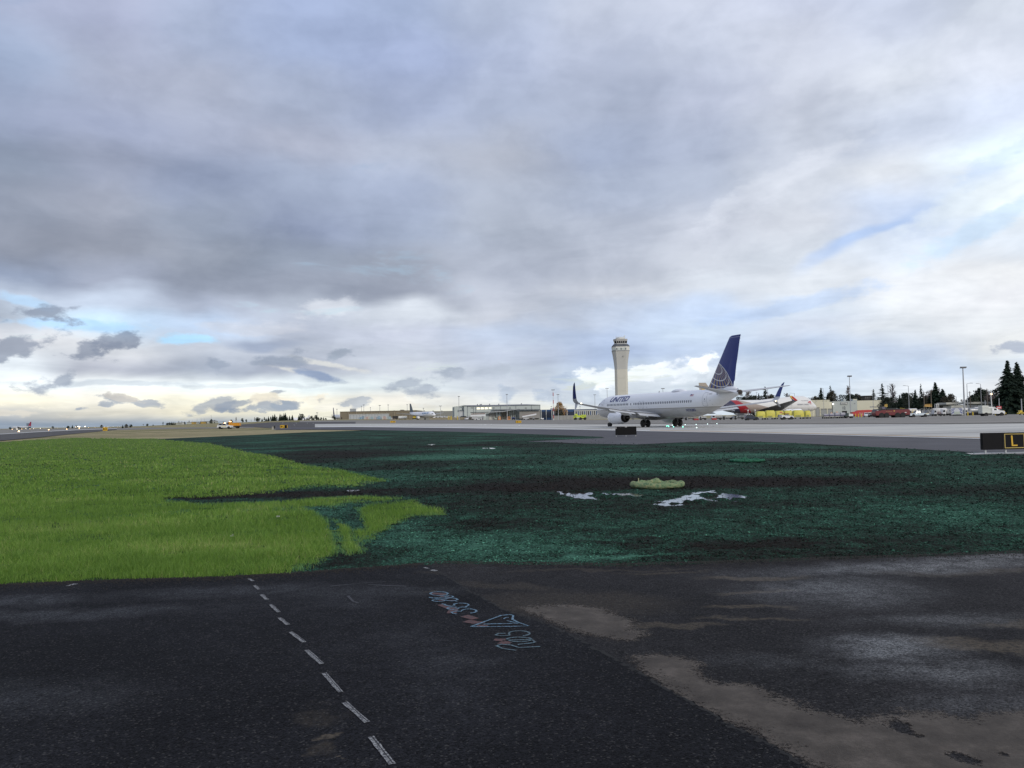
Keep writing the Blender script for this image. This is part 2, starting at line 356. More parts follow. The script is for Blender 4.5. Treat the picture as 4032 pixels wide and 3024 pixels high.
class MB:
    def __init__(s): s.v = []; s.f = []
    def add(s, vs, fs):
        k = len(s.v); s.v += [tuple(q) for q in vs]; s.f += [tuple(i + k for i in f) for f in fs]; return s
    def box(s, cx, cy, cz, sx, sy, sz, rz=0, taper=1.0, ty=None):
        ty = taper if ty is None else ty; c, n = math.cos(rz), math.sin(rz); vs = []
        for z, kx, ky in ((-.5, 1, 1), (.5, taper, ty)):
            for a, b in ((-.5, -.5), (.5, -.5), (.5, .5), (-.5, .5)):
                x, y = a * sx * kx, b * sy * ky; vs.append((cx + x * c - y * n, cy + x * n + y * c, cz + z * sz))
        return s.add(vs, [(3, 2, 1, 0), (4, 5, 6, 7), (0, 1, 5, 4), (1, 2, 6, 5), (2, 3, 7, 6), (3, 0, 4, 7)])
    def cyl(s, p0, p1, r0, r1=None, n=12, caps=True):
        r1 = r0 if r1 is None else r1; p0 = Vector(p0); p1 = Vector(p1); d = (p1 - p0).normalized()
        a = d.orthogonal().normalized(); b = d.cross(a); vs = []
        for p, r in ((p0, r0), (p1, r1)):
            for i in range(n):
                t = 2 * math.pi * i / n; vs.append(p + (a * math.cos(t) + b * math.sin(t)) * r)
        fs = [(i, (i + 1) % n, n + (i + 1) % n, n + i) for i in range(n)]
        if caps: fs += [tuple(range(n - 1, -1, -1)), tuple(range(n, 2 * n))]
        return s.add(vs, fs)
    def loft(s, rings, cap0=True, cap1=True, closed=True):
        n = len(rings[0]); vs = [q for r in rings for q in r]; fs = []
        for j in range(len(rings) - 1):
            for i in range(n if closed else n - 1):
                a = j * n + i; b = j * n + (i + 1) % n; fs.append((a, b, b + n, a + n))
        if cap0: fs.append(tuple(range(n - 1, -1, -1)))
        if cap1: fs.append(tuple(range((len(rings) - 1) * n, len(rings) * n)))
        return s.add(vs, fs)
    def prism(s, prof, y0, y1, inset=0.0):
        """side profile (x, z) extruded across y"""
        cx = sum(p[0] for p in prof) / len(prof); cz = sum(p[1] for p in prof) / len(prof); rings = []
        for y, k in ((y0, inset), (y0 + inset, 0), (y1 - inset, 0), (y1, inset)) if inset else ((y0, 0), (y1, 0)):
            rings.append([(x - (k if x > cx else -k), y, z - (k if z > cz else -k)) for x, z in prof])
        return s.loft(rings)
    def rev(s, prof, axis='z', c=(0, 0, 0), n=20, sy=1.0):
        rings = []
        for t, r in prof:
            ring = []
            for i in range(n):
                a = 2 * math.pi * i / n; u, v_ = r * math.cos(a), r * math.sin(a)
                ring.append((c[0] + u, c[1] + v_, c[2] + t) if axis == 'z' else ((c[0] + t, c[1] + u, c[2] + v_ * sy) if axis == 'x' else (c[0] + u, c[1] + t, c[2] + v_)))
            rings.append(ring)
        return s.loft(rings)
    def build(s, name, m, parent=None, smooth=False, bevel=0.0, angle=40):
        me = bpy.data.meshes.new(name); me.from_pydata(s.v, [], s.f); me.materials.append(m)
        bm = bmesh.new(); bm.from_mesh(me); bmesh.ops.recalc_face_normals(bm, faces=bm.faces)
        if bevel: bmesh.ops.bevel(bm, geom=list(bm.edges), offset=bevel, segments=2, affect='EDGES', clamp_overlap=True)
        if smooth or bevel:
            for f in bm.faces: f.smooth = True
            for e in bm.edges:
                if len(e.link_faces) == 2 and e.calc_face_angle(0) > R(angle): e.smooth = False
        bm.to_mesh(me); bm.free()
        return put(bpy.data.objects.new(name, me), parent)

def text_mesh(body, size=1.0, shear=0.0, bold=0.0, sx=1.0):
    """flat lettering outline as triangles: vertices (x, y) and faces"""
    cu = bpy.data.curves.new('t', 'FONT'); cu.body = body; cu.size = size; cu.shear = shear; cu.offset = bold; cu.resolution_u = 3
    ob = bpy.data.objects.new('t', cu); COL.objects.link(ob)
    bpy.context.view_layer.update()
    me = bpy.data.meshes.new_from_object(ob)
    vs = [(v.co.x * sx, v.co.y) for v in me.vertices]; fs = [tuple(p.vertices) for p in me.polygons]
    bpy.data.objects.remove(ob); bpy.data.meshes.remove(me)
    x0 = min(v[0] for v in vs); x1 = max(v[0] for v in vs); y0 = min(v[1] for v in vs); y1 = max(v[1] for v in vs)
    return [((x - x0) / (x1 - x0), (y - y0) / (y1 - y0)) for x, y in vs], fs
def lettering(name, body, fn, m, parent, cuts=0, **kw):
    """lettering laid on a surface: fn(u, v) with u, v in 0..1 gives the point"""
    vs, fs = text_mesh(body, **kw)
    me = bpy.data.meshes.new(name); me.from_pydata([(a, b, 0) for a, b in vs], [], fs)
    bm = bmesh.new(); bm.from_mesh(me)
    for i in range(1, cuts + 1):
        bmesh.ops.bisect_plane(bm, geom=bm.verts[:] + bm.edges[:] + bm.faces[:], plane_co=(0, i / (cuts + 1), 0), plane_no=(0, 1, 0))
    for v in bm.verts: v.co = fn(v.co.x, v.co.y)
    bm.to_mesh(me); bm.free(); me.materials.append(m)
    return put(bpy.data.objects.new(name, me), parent)
# ------------------------------------------------------------------ ground sheets
def grid_faces(nr, nc):
    i = np.arange(nr - 1)[:, None] * nc + np.arange(nc - 1)[None, :]
    return np.stack([i, i + 1, i + 1 + nc, i + nc], -1).reshape(-1, 4)
def strip(name, m, top, bot, px0, px1, step, nrows, dz, parent=None):
    px = np.arange(px0, px1 + step, step, dtype=float)
    T = np.interp(px, [p[0] for p in top], [p[1] for p in top]); B = np.interp(px, [p[0] for p in bot], [p[1] for p in bot])
    t = np.linspace(0, 1, nrows)[:, None]
    X, Y, Z = G(np.broadcast_to(px, (nrows, len(px))), T + (B - T) * t)
    o = npmesh(name, np.stack([X, Y, Z + dz], -1).reshape(-1, 3), grid_faces(nrows, len(px)), m, parent, smooth=True)
    return o
def flat_poly(name, m, pts, z, parent=None, world=False):
    bm = bmesh.new()
    vs = []
    for p in pts:
        if world: x, y = p
        else: x, y, _ = (float(q) for q in G(p[0], p[1]))
        vs.append(bm.verts.new((x, y, z)))
    es = [bm.edges.new((vs[i], vs[(i + 1) % len(vs)])) for i in range(len(vs))]
    bmesh.ops.triangle_fill(bm, use_beauty=True, use_dissolve=False, edges=es)
    bmesh.ops.recalc_face_normals(bm, faces=bm.faces)
    for f in bm.faces:
        if f.normal.z < 0: f.normal_flip()
    me = bpy.data.meshes.new(name); bm.to_mesh(me); bm.free(); me.materials.append(m)
    return put(bpy.data.objects.new(name, me), parent)

def ground_mat(name, fn, rough=0.9):
    mt = bpy.data.materials.new(name); mt.use_nodes = True; t = NT(mt.node_tree); b = t.n['Principled BSDF']
    o = t.node('ShaderNodeTexCoord').outputs['Object']; b.inputs['Roughness'].default_value = rough
    fn(t, b, o); MATS[name] = mt; return mt
def bumpit(t, b, h, strength, dist):
    bn = t.node('ShaderNodeBump'); bn.inputs['Strength'].default_value = strength; bn.inputs['Distance'].default_value = dist
    t.inp(bn.inputs['Height'], h); t.link(bn.outputs[0], b.inputs['Normal'])

def f_field(t, b, o):                 # dry winter grass, tan with olive drifts
    n1 = t.noise(t.v('MULTIPLY', o, (0.012, 0.03, 1)), 1.0, 5, 0.6); n2 = t.noise(t.v('MULTIPLY', o, (0.25, 0.9, 1)), 1.0, 5, 0.7)
    c = t.ramp(n1, [(0.32, (0.17, 0.17, 0.075, 1)), (0.5, (0.33, 0.28, 0.155, 1)), (0.68, (0.41, 0.345, 0.20, 1))])
    c = t.mix(t.smooth(n2, 0.5, 0.72), c, (0.07, 0.075, 0.035, 1)); t.link(c, b.inputs['Base Color'])
    b.inputs['Specular IOR Level'].default_value = 0.1
    bumpit(t, b, t.noise(o, 3.0, 5, 0.7), 0.6, 0.3)
def f_asph_far(t, b, o):              # damp grey apron asphalt far away
    n1 = t.noise(t.v('MULTIPLY', o, (0.01, 0.05, 1)), 1.0, 6, 0.6); n2 = t.noise(t.v('MULTIPLY', o, (0.15, 0.8, 1)), 1.0, 4)
    c = t.ramp(n1, [(0.3, (0.20, 0.188, 0.165, 1)), (0.7, (0.29, 0.27, 0.24, 1))])
    c = t.mix(t.smooth(n2, 0.4, 0.7), c, (0.22, 0.21, 0.19, 1)); t.link(c, b.inputs['Base Color'])
    b.inputs['Roughness'].default_value = 0.85; b.inputs['Specular IOR Level'].default_value = 0.1
def f_conc(t, b, o):                  # pale taxiway concrete with rubber and oil drawn out along the way
    w1 = t.noise(t.v('MULTIPLY', t.mapping(o, (0, 0, 0), (0, 0, R(-18)), (1, 1, 1), 'POINT'), (0.006, 0.10, 1)), 1.0, 6, 0.65)
    n2 = t.noise(t.v('MULTIPLY', o, (0.1, 0.5, 1)), 1.0, 5, 0.6)
    c = t.ramp(w1, [(0.30, (0.26, 0.245, 0.22, 1)), (0.43, (0.44, 0.43, 0.395, 1)), (0.6, (0.56, 0.545, 0.49, 1))])
    c = t.mix(t.smooth(n2, 0.35, 0.75, 0, 0.35), c, (0.28, 0.275, 0.26, 1)); t.link(c, b.inputs['Base Color'])
    b.inputs['Roughness'].default_value = 0.8; b.inputs['Specular IOR Level'].default_value = 0.15
def f_shoulder(t, b, o):              # bluish dark asphalt shoulder
    n = t.noise(t.v('MULTIPLY', o, (0.3, 0.6, 1)), 1.0, 5, 0.6); g = t.noise(o, 30.0, 2, 0.8)
    c = t.ramp(n, [(0.3, (0.060, 0.058, 0.063, 1)), (0.7, (0.088, 0.085, 0.092, 1))])
    c = t.mix(t.smooth(g, 0.62, 0.8, 0, 0.4), c, (0.2, 0.2, 0.2, 1))
    t.link(c, b.inputs['Base Color']); b.inputs['Roughness'].default_value = 0.8; b.inputs['Specular IOR Level'].default_value = 0.3
    bumpit(t, b, g, 0.5, 0.01)
M_field = ground_mat('dry_grass', f_field); M_far = ground_mat('apron_asphalt', f_asph_far); M_conc = ground_mat('taxiway_concrete', f_conc); M_sh = ground_mat('shoulder_asphalt', f_shoulder)

# one sheet to the horizon
ys = np.concatenate([[-40, -5, 0.5, 1.5, 3, 5, 8, 12, 18, 26, 40, 60, 90, 120], np.arange(150, 720, 8), [760, 850, 1000, 1200, 1500, 1800, 2200, 2600, 3000, 4000, 6000, 9000]])
us = np.concatenate([[-9, -5, -3, -2, -1.3, -0.9], np.linspace(-0.72, 0.72, 200), [0.9, 1.3, 2, 3, 5, 9]])
YY, UU = np.meshgrid(ys, us, indexing='ij'); XX = UU * np.maximum(np.abs(YY), 30)
ZZ = np.where(YY > 1, terr(XX, YY), 0.0)
ground = npmesh('ground', np.stack([XX, YY, ZZ - 0.04], -1).reshape(-1, 3), grid_faces(len(ys), len(us)), M_field, smooth=True); tag(ground, kind='structure')

T_SH = [(1250,1682),(1390,1681),(1700,1684.5),(2200,1691.5),(2600,1699.5),(3000,1708),(3865,1730),(4500,1749),(6200,1800)]
far_ap = strip('apron', M_far, [(1180,1656.5),(1400,1654),(1700,1653),(2100,1652),(2300,1653.5),(2600,1650),(3000,1644),(3400,1637),(4032,1628),(4600,1617),(6200,1588)],
               [(1180,1662),(1400,1668),(1700,1669),(2200,1672),(2600,1676),(3000,1676),(4600,1676),(6200,1650)], 1180, 6200, 20, 26, 0.03); tag(far_ap, kind='structure')
tw = strip('taxiway', M_conc, [(1240,1669),(1390,1668),(1700,1668),(2200,1671),(2600,1670.5),(3000,1671),(3400,1671.5),(3700,1671),(4032,1668),(4500,1660),(6200,1630)], T_SH, 1240, 6200, 20, 14, 0.055); tag(tw, kind='structure')
shd = strip('taxiway_shoulder', M_sh, T_SH, [(1080,1692),(1250,1691),(1500,1694),(1800,1700),(2200,1713),(2370,1720),(2440,1748),(2500,1750),(2700,1741),(2900,1736),(3100,1743),(3400,1758),(3700,1773),(3900,1784),(4032,1791),(4500,1820),(6200,1925)], 1080, 6200, 10, 8, 0.045); tag(shd, kind='structure')
M_shw = ground_mat('worn_asphalt', lambda t, b, o: (f_shoulder(t, b, o)))
wedge = flat_poly('service_pavement', M_sh, [(2070,1739),(2230,1731),(2445,1721.5),(2455,1750),(2300,1747),(2180,1741)], 0.049); tag(wedge, kind='structure')
# darker second asphalt between concrete bands, and the runway at the left
rw = strip('runway', M_far, [(-400,1700),(0,1690.5),(300,1686),(480,1684),(700,1682.5),(860,1681.5),(1000,1680)], [(-400,1772),(0,1735),(150,1722),(300,1707),(450,1693),(600,1689),(850,1686),(1000,1683)], -400, 1000, 20, 30, 0.02); tag(rw, kind='structure')
M_dk = mat('dark_asphalt', (0.085, 0.08, 0.078), 0.9, var=0.2, vscale=0.1, spec=.2)
for (nm, m_, top, bot, a, b_, dz) in [
    ('runway_shoulder', M_dk, [(-400,1733),(0,1711),(150,1701.5),(300,1694),(450,1688.5)], [(-400,1772),(0,1735),(150,1722),(300,1707),(450,1693)], -400, 450, 0.045),
    ('crossing_taxiway', M_dk, [(900,1675),(1070,1662),(1400,1660)], [(900,1677),(1000,1681),(1100,1687),(1250,1689),(1400,1668)], 900, 1400, 0.035),
    ('taxiway_lane', M_dk, [(2200,1662),(2600,1660),(3000,1657),(3700,1655),(4500,1650),(6200,1618)], [(2200,1670),(2600,1669),(3000,1668),(3700,1669),(4500,1657),(6200,1627)], 2200, 6200, 0.075)]:
    s_ = strip(nm, m_ if nm != 'taxiway_lane' else M_far, top, bot, a, b_, 20, 8, dz); tag(s_, kind='structure')
M_white = mat('road_paint_white', (0.62, 0.62, 0.60), 0.7, var=0.25, vscale=2.0); M_yel = mat('road_paint_yellow', (0.50, 0.36, 0.22), 0.7, var=0.2)
def line_on(parent, name, m_, rows, a, b_, wd, dz):
    return strip(name, m_, rows, [(x, y + wd) for x, y in rows], a, b_, 20, 2, dz, parent)
off = lambda d: [(x, y + d) for x, y in T_SH]
line_on(tw, 'painted_line', M_white, off(-2.6), 1250, 6200, 2.2, 0.075)
line_on(tw, 'painted_line', M_yel, [(2500,1692),(2600,1694.5),(3000,1702.5),(3865,1723.5),(4500,1741),(6200,1790)], 2560, 6200, 2.0, 0.075)
line_on(rw, 'painted_line', M_white, [(-400,1730),(0,1708.5),(150,1699.5),(300,1692),(450,1687)], -400, 450, 1.4, 0.06)
line_on(tw, 'painted_line', M_white, [(3080,1676),(3700,1672.2)], 3080, 3700, 1.2, 0.075)

# ------------------------------------------------------------------ foreground: two ages of asphalt
def ell(t, o, px, py, hw, hh, tilt=0, soft=(0.0, 0.6)):
    """patch centred where photo pixel (px, py) meets the ground; half sizes in metres"""
    x, y, _ = (float(q) for q in G(px, py))
    p = t.mapping(o, (x, y, 0), (0, 0, R(tilt)), (hw, hh, 1)); return t.smooth(t.m('SUBTRACT', 1.0, t.v('LENGTH', p)), *soft)
def gd(px, py): x, y, _ = G(px, py); return float(x), float(y)
def f_tarmac(base, tint, wet, brown):
    def f(t, b, o):
        warp = t.v('SCALE', t.v('SUBTRACT', t.noise(o, 1.3, 5, 0.65, color=True), (0.5, 0.5, 0.5)), sc=0.7); ow = t.v('ADD', o, warp)
        agg = t.node('ShaderNodeTexVoronoi', feature='F1'); t.inp(agg.inputs['Vector'], o); agg.inputs['Scale'].default_value = 95.0
        ag = agg.outputs['Distance']; agc = t.sep(agg.outputs['Color'])[0]
        big = t.noise(o, 0.45, 5, 0.6); mid = t.noise(o, 5.0, 5, 0.7)
        c = t.mix(t.smooth(big, 0.3, 0.7), base, tint)
        k = t.m('MULTIPLY_ADD', agc, 1.3, 0.35); c = t.mix(1.0, c, t.comb(k, k, k), 'MULTIPLY')
        k2 = t.m('MULTIPLY_ADD', mid, 0.7, 0.65); c = t.mix(1.0, c, t.comb(k2, k2, k2), 'MULTIPLY')
        c = t.mix(t.m('MULTIPLY', t.smooth(agc, 0.94, 0.97), 0.4), c, (0.10, 0.095, 0.085, 1))
        m_ = None
        for a in brown:
            e = t.m('MULTIPLY', ell(t, ow, *a[:5]), a[5]); m_ = e if m_ is None else t.m('MAXIMUM', m_, e)
        if m_ is not None:
            grain = t.smooth(t.noise(o, 26.0, 5, 0.75), 0.35, 0.65)
            c = t.mix(t.m('MULTIPLY', m_, t.m('MULTIPLY_ADD', grain, 0.7, 0.3)), c, (0.100, 0.083, 0.062, 1))
        t.link(c, b.inputs['Base Color'])
        wm = None
        for a in wet:
            e = t.m('MULTIPLY', ell(t, ow, *a[:5], soft=(0.0, 0.9)), a[5]); wm = e if wm is None else t.m('MAXIMUM', wm, e)
        wm = t.m('MAXIMUM', wm, t.smooth(big, 0.6, 0.8, 0.0, 0.3)); wm = t.m('MULTIPLY', wm, t.m('MULTIPLY_ADD', agc, 0.8, 0.35)); wm = t.m('MULTIPLY', wm, t.smooth(mid, 0.25, 0.6, 0.5, 1.0))
        t.link(t.m('MULTIPLY_ADD', wm, -0.44, 0.80), b.inputs['Roughness'])
        t.link(t.m('MULTIPLY_ADD', wm, 0.50, 0.05), b.inputs['Specular IOR Level'])
        h = t.m('ADD', t.m('MULTIPLY', ag, -1.0), t.m('MULTIPLY', mid, 0.5))
        bn = t.node('ShaderNodeBump'); t.inp(bn.inputs['Strength'], t.m('MULTIPLY_ADD', wm, -0.25, 0.75)); bn.inputs['Distance'].default_value = 0.006
        t.inp(bn.inputs['Height'], h); t.link(bn.outputs[0], b.inputs['Normal'])
    return f
WET = [(3500, 2545, 0.75, 0.5, -8, 1.15), (3700, 2640, 1.0, 0.42, -10, 0.8), (3300, 2320, 1.35, 1.0, 10, 0.85), (3600, 2225, 3.0, 0.6, 8, 1.0), (3950, 2185, 2.5, 0.45, 8, 1.0), (3950, 2770, 1.0, 0.4, 0, 0.5), (3720, 2430, 1.1, 0.4, 0, 0.6), (3080, 2600, 0.7, 0.3, 0, 0.3)]
BRN = [(2250, 2370, 1.2, 0.7, 0, 0.35), (2950, 2270, 0.7, 0.16, 0, 0.9), (2620, 2250, 0.6, 0.10, 0, 0.5), (2990, 2325, 0.5, 0.10, 0, 0.7), (2920, 2385, 0.5, 0.1, 0, 0.8), (2950, 2420, 0.6, 0.08, 0, 0.7), (2640, 2455, 0.6, 0.12, 0, 0.7), (3960, 2540, 0.7, 0.2, -10, 0.9), (4000, 2450, 0.5, 0.14, 0, 0.7), (1990, 2300, 0.8, 0.25, -30, 0.35), (3700, 2250, 1.0, 0.2, 0, 0.3), (3950, 2240, 1.0, 0.12, 0, 0.5), (2400, 2240, 1.5, 0.08, 0, 0.4)]
M_old = ground_mat('old_asphalt', f_tarmac((0.018, 0.0175, 0.0185, 1), (0.028, 0.0265, 0.0275, 1), WET, BRN))
WETL = [(250, 2420, 1.8, 0.35, 3, 0.45), (60, 2370, 1.2, 0.4, 3, 0.45), (900, 2330, 2.0, 0.4, 3, 0.35), (1500, 2330, 1.8, 0.4, 0, 0.25), (150, 2750, 1.0, 0.5, 0, 0.3)]
BRNL = [(1285, 2905, 0.10, 0.06, 0, 1.0), (1300, 2960, 0.12, 0.16, 20, 0.35), (1370, 2999, 0.03, 0.02, 0, 1.0), (1230, 2810, 0.2, 0.2, 0, 0.25), (1690, 2328, 0.12, 0.05, 0, 0.5), (1750, 2250, 0.3, 0.2, 0, 0.3)]
M_new = ground_mat('new_asphalt', f_tarmac((0.0100, 0.0102, 0.0118, 1), (0.0165, 0.0168, 0.0195, 1), WETL, BRNL))

EDGE = [(-1500,2362),(-500,2322),(0,2303),(500,2283),(862,2274),(1098,2261),(1350,2243),(1633,2222),(1720,2213),(2050,2217),(2447,2222),(2800,2213),(3073,2203),(3500,2190),(4032,2172),(4600,2155),(6300,2105)]
edge_pts = []
for i, px in enumerate(np.arange(-1500, 6201, 14)):
    py = np.interp(px, [e[0] for e in EDGE], [e[1] for e in EDGE]) + (vnoise(np.array(px / 60.0), np.array(0.0), 3) - 0.5) * 4 + (vnoise(np.array(px / 17.0), np.array(0.0), 4) - 0.5) * 2
    edge_pts.append(gd(px, float(py)))
xL, xR = -30, 30
old_poly = [(xL, edge_pts[0][1])] + edge_pts + [(xR, edge_pts[-1][1]), (xR, -20), (xL, -20)]
old = flat_poly('old_pavement', M_old, old_poly, 0.030, world=True); tag(old, kind='structure')
JO = [(1655,2221),(1700,2232),(1740,2258),(1790,2290),(1862,2334),(1900,2352),(1955,2386),(2010,2412),(2050,2427),(2100,2440),(2180,2470),(2300,2530),(2480,2625),(2620,2712),(2760,2790),(2900,2870),(3060,2945),(3200,3040),(3500,3250),(4000,3700)]
jpts = []
for i in range(len(JO) - 1):
    for k in range(10):
        a = k / 10; px = JO[i][0] * (1 - a) + JO[i + 1][0] * a; py = JO[i][1] * (1 - a) + JO[i + 1][1] * a
        x, y = gd(px, py); jpts.append((x + random.uniform(-.012, .012), y + random.uniform(-.012, .012)))
jpts.append((jpts[-1][0], -20))
ie = [i for i, e in enumerate(edge_pts) if e[0] < jpts[0][0] - 0.03]
new_poly = [(xL, edge_pts[0][1] - 0.004)] + [(edge_pts[i][0], edge_pts[i][1] - 0.004) for i in ie] + jpts + [(xL, -20)]
newp = flat_poly('new_pavement', M_new, new_poly, 0.052, world=True); tag(newp, kind='structure')
# crumbled joint between the two: a dark crack ribbon of broken edge
rib = MB()
for i in range(len(jpts) - 2):
    (x0, y0), (x1, y1) = jpts[i], jpts[i + 1]
    if i % 7 == 6: continue
    w0 = 0.010 + 0.030 * abs(math.sin(i * 1.7)) * random.uniform(.4, 1); w1 = w0 * random.uniform(.6, 1.3)
    rib.add([(x0 - w0, y0 - w0 * .4, .0532), (x1 - w1, y1 - w1 * .4, .0532), (x1, y1, .0532), (x0, y0, .0532)], [(0, 1, 2, 3)])
rib.build('joint_crack', mat('crack_tar', (0.003, 0.003, 0.003), 0.95, var=0.3, vscale=30), newp)

# ------------------------------------------------------------------ silt washed over the old pavement: thin real sediment, ragged where it dips under the asphalt
def f_silt(t, b, o):
    n = t.noise(o, 3.2, 7, 0.75); g = t.noise(o, 60, 3, 0.8)
    c = t.ramp(n, [(0.3, (0.044, 0.036, 0.029, 1)), (0.5, (0.072, 0.060, 0.048, 1)), (0.72, (0.120, 0.100, 0.082, 1))])
    k = t.m('MULTIPLY_ADD', g, 0.6, 0.7); c = t.mix(1.0, c, t.comb(k, k, k), 'MULTIPLY'); t.link(c, b.inputs['Base Color'])
    b.inputs['Roughness'].default_value = 0.75; b.inputs['Specular IOR Level'].default_value = 0.2; bumpit(t, b, g, 0.6, 0.006)
M_silt = ground_mat('wet_silt', f_silt)
t = NT(M_silt.node_tree); cvr = t.sep(t.node('ShaderNodeAttribute', attribute_name='cover').outputs['Color'])[0]; o = t.node('ShaderNodeTexCoord').outputs['Object']
e_ = t.m('ADD', cvr, t.m('ADD', t.m('MULTIPLY', t.m('SUBTRACT', t.noise(o, 30, 4, 0.75), 0.5), 0.9), t.m('MULTIPLY', t.m('SUBTRACT', t.noise(o, 5, 4, 0.7), 0.5), 0.5)))
tb0 = t.node('ShaderNodeBsdfTransparent'); ms0 = t.node('ShaderNodeMixShader'); t.link(t.smooth(e_, 0.40, 0.68, 0.0, 0.94), ms0.inputs[0]); t.link(tb0.outputs[0], ms0.inputs[1]); t.link(t.n['Principled BSDF'].outputs[0], ms0.inputs[2]); t.link(ms0.outputs[0], t.n['Material Output'].inputs[0])
silt_polys = [
 [(2080,2395),(2180,2380),(2330,2378),(2440,2405),(2520,2450),(2575,2495),(2530,2525),(2400,2525),(2290,2495),(2170,2450)],
 [(2500,2580),(2580,2565),(2680,2575),(2740,2610),(2770,2650),(2830,2680),(2950,2695),(3050,2735),(3180,2775),(3330,2805),(3500,2800),(3640,2805),(3780,2840),(3860,2850),(3950,2805),(4200,2790),(4300,3060),(4300,3300),(3650,3300),(3300,3060),(3120,2960),(2960,2870),(2830,2800),(2700,2710),(2600,2640)]]
for k_, poly in enumerate(silt_polys):
    wp = [gd(*p) for p in poly]; x0 = min(p[0] for p in wp) - .3; x1 = max(p[0] for p in wp) + .3; y0 = min(p[1] for p in wp) - .3; y1 = max(p[1] for p in wp) + .3
    st = 0.03; gx, gy = np.meshgrid(np.arange(x0, x1, st), np.arange(y0, y1, st)); d = inside(gx, gy, wp)
    cov = 0.55 + d / 0.50 + (fbm(gx * 1.6, gy * 1.6, 4, 9) - 0.5) * 0.7
    if k_: # dark blotches where the pavement shows through
        for (bx, by, br) in [(3540, 2850, .16), (3620, 2890, .12), (3750, 2960, .22), (3830, 2990, .2), (3950, 2960, .14), (3560, 2870, .1)]:
            cx_, cy_ = gd(bx, by); cov = np.minimum(cov, 1.2) - 0.75 * np.exp(-((gx - cx_) ** 2 + (gy - cy_) ** 2) / (br * .38) ** 2)
    cov = np.clip(cov, 0, 1.1); Z = 0.0335 + np.clip(cov - .5, 0, .6) * 0.006; F = grid_faces(*gx.shape); keep = (cov.ravel()[F] > 0.02).any(1)
    jl = np.interp(gy.ravel(), [p[1] for p in jpts[::-1]], [p[0] for p in jpts[::-1]]); keep &= (gx.ravel()[F] > jl[F] + .01).all(1)
    used, inv = np.unique(F[keep], return_inverse=True); V = np.stack([gx, gy, Z], -1).reshape(-1, 3)[used]
    so = npmesh('silt_deposit', V, inv.reshape(-1, 4), M_silt, old, smooth=True); tag(so, kind='stuff')
    ca = so.data.color_attributes.new('cover', 'FLOAT_COLOR', 'POINT'); cv = np.ones((len(used), 4), np.float32); cv[:, 0] = cov.ravel()[used]; ca.data.foreach_set('color', cv.ravel())

# ------------------------------------------------------------------ painted and sprayed marks on the new pavement
def f_worn(colr, cover):
    def f(t, b, o):
        c = t.mix(t.smooth(t.noise(o, 55, 5, 0.8), *cover), (0.03, 0.03, 0.035, 1), colr); t.link(c, b.inputs['Base Color'])
    return f
M_dash = ground_mat('worn_white_paint', f_worn((0.33, 0.33, 0.32, 1), (0.42, 0.62)), 0.7)
def ribbon(name, pts, wd, m_, parent, z, vary=0.25):
    W = [Vector((*gd(*p), z)) for p in pts]; mb = MB(); L = []
    for i, p in enumerate(W):
        d = (W[min(i + 1, len(W) - 1)] - W[max(i - 1, 0)]).normalized(); n = Vector((-d.y, d.x, 0)); ww = wd * (1 + random.uniform(-vary, vary)) / 2
        L.append((p + n * ww, p - n * ww))
    vs = [q for pr in L for q in pr]; mb.add(vs, [(2 * i, 2 * i + 1, 2 * i + 3, 2 * i + 2) for i in range(len(W) - 1)])
    return mb.build(name, m_, parent)
M_slot = mat('saw_cut', (0.008, 0.008, 0.009), 0.9)
DASH = [((981,2282),(997,2292)),((1003,2309),(1020,2325)),((1030,2345),(1051,2365)),((1066,2385),(1098,2415)),((1100,2437),(1135,2465)),((1144,2493),(1198,2534)),((1207,2565),(1268,2620)),((1276,2656),(1342,2732)),((1357,2772),(1446,2851)),((1460,2908),(1545,3017))]
for (a, b_) in DASH:
    mid_ = [(a[0] + (b_[0] - a[0]) * i / 6, a[1] + (b_[1] - a[1]) * i / 6) for i in range(7)]
    ribbon('painted_dash', mid_, 0.034, M_dash, newp, 0.056, 0.15)
    ribbon('saw_cut', [(p[0] + 3, p[1] - 2) for p in mid_], 0.005, M_slot, newp, 0.0565, 0.1)
ribbon('painted_dash', [(265,2311),(300,2302)], 0.05, M_dash, newp, 0.056); ribbon('painted_dash', [(1671,2238),(1687,2242)], 0.04, M_dash, newp, 0.056); ribbon('painted_dash', [(1699,2247),(1717,2252)], 0.05, M_dash, newp, 0.056)
q = lambda *ps: [(1600 + x * .3165, 2150 + y * .3165) for x, y in ps]
def arc(cx, cy, rx, ry, a0, a1, n=22, tl=0): 
    c, s_ = math.cos(R(tl)), math.sin(R(tl)); out = []
    for i in range(n):
        a = R(a0 + (a1 - a0) * i / (n - 1)); x, y = rx * math.cos(a), ry * math.sin(a); out.append((cx + x * c - y * s_, cy + x * s_ + y * c))
    return out
M_blue = ground_mat('blue_spray_paint', f_worn((0.13, 0.25, 0.34, 1), (0.36, 0.58)), 0.7)
M_blue2 = ground_mat('faded_blue_spray', f_worn((0.09, 0.17, 0.20, 1), (0.38, 0.60)), 0.7)
M_red = ground_mat('red_spray_paint', f_worn((0.13, 0.04, 0.03, 1), (0.42, 0.60)), 0.8)
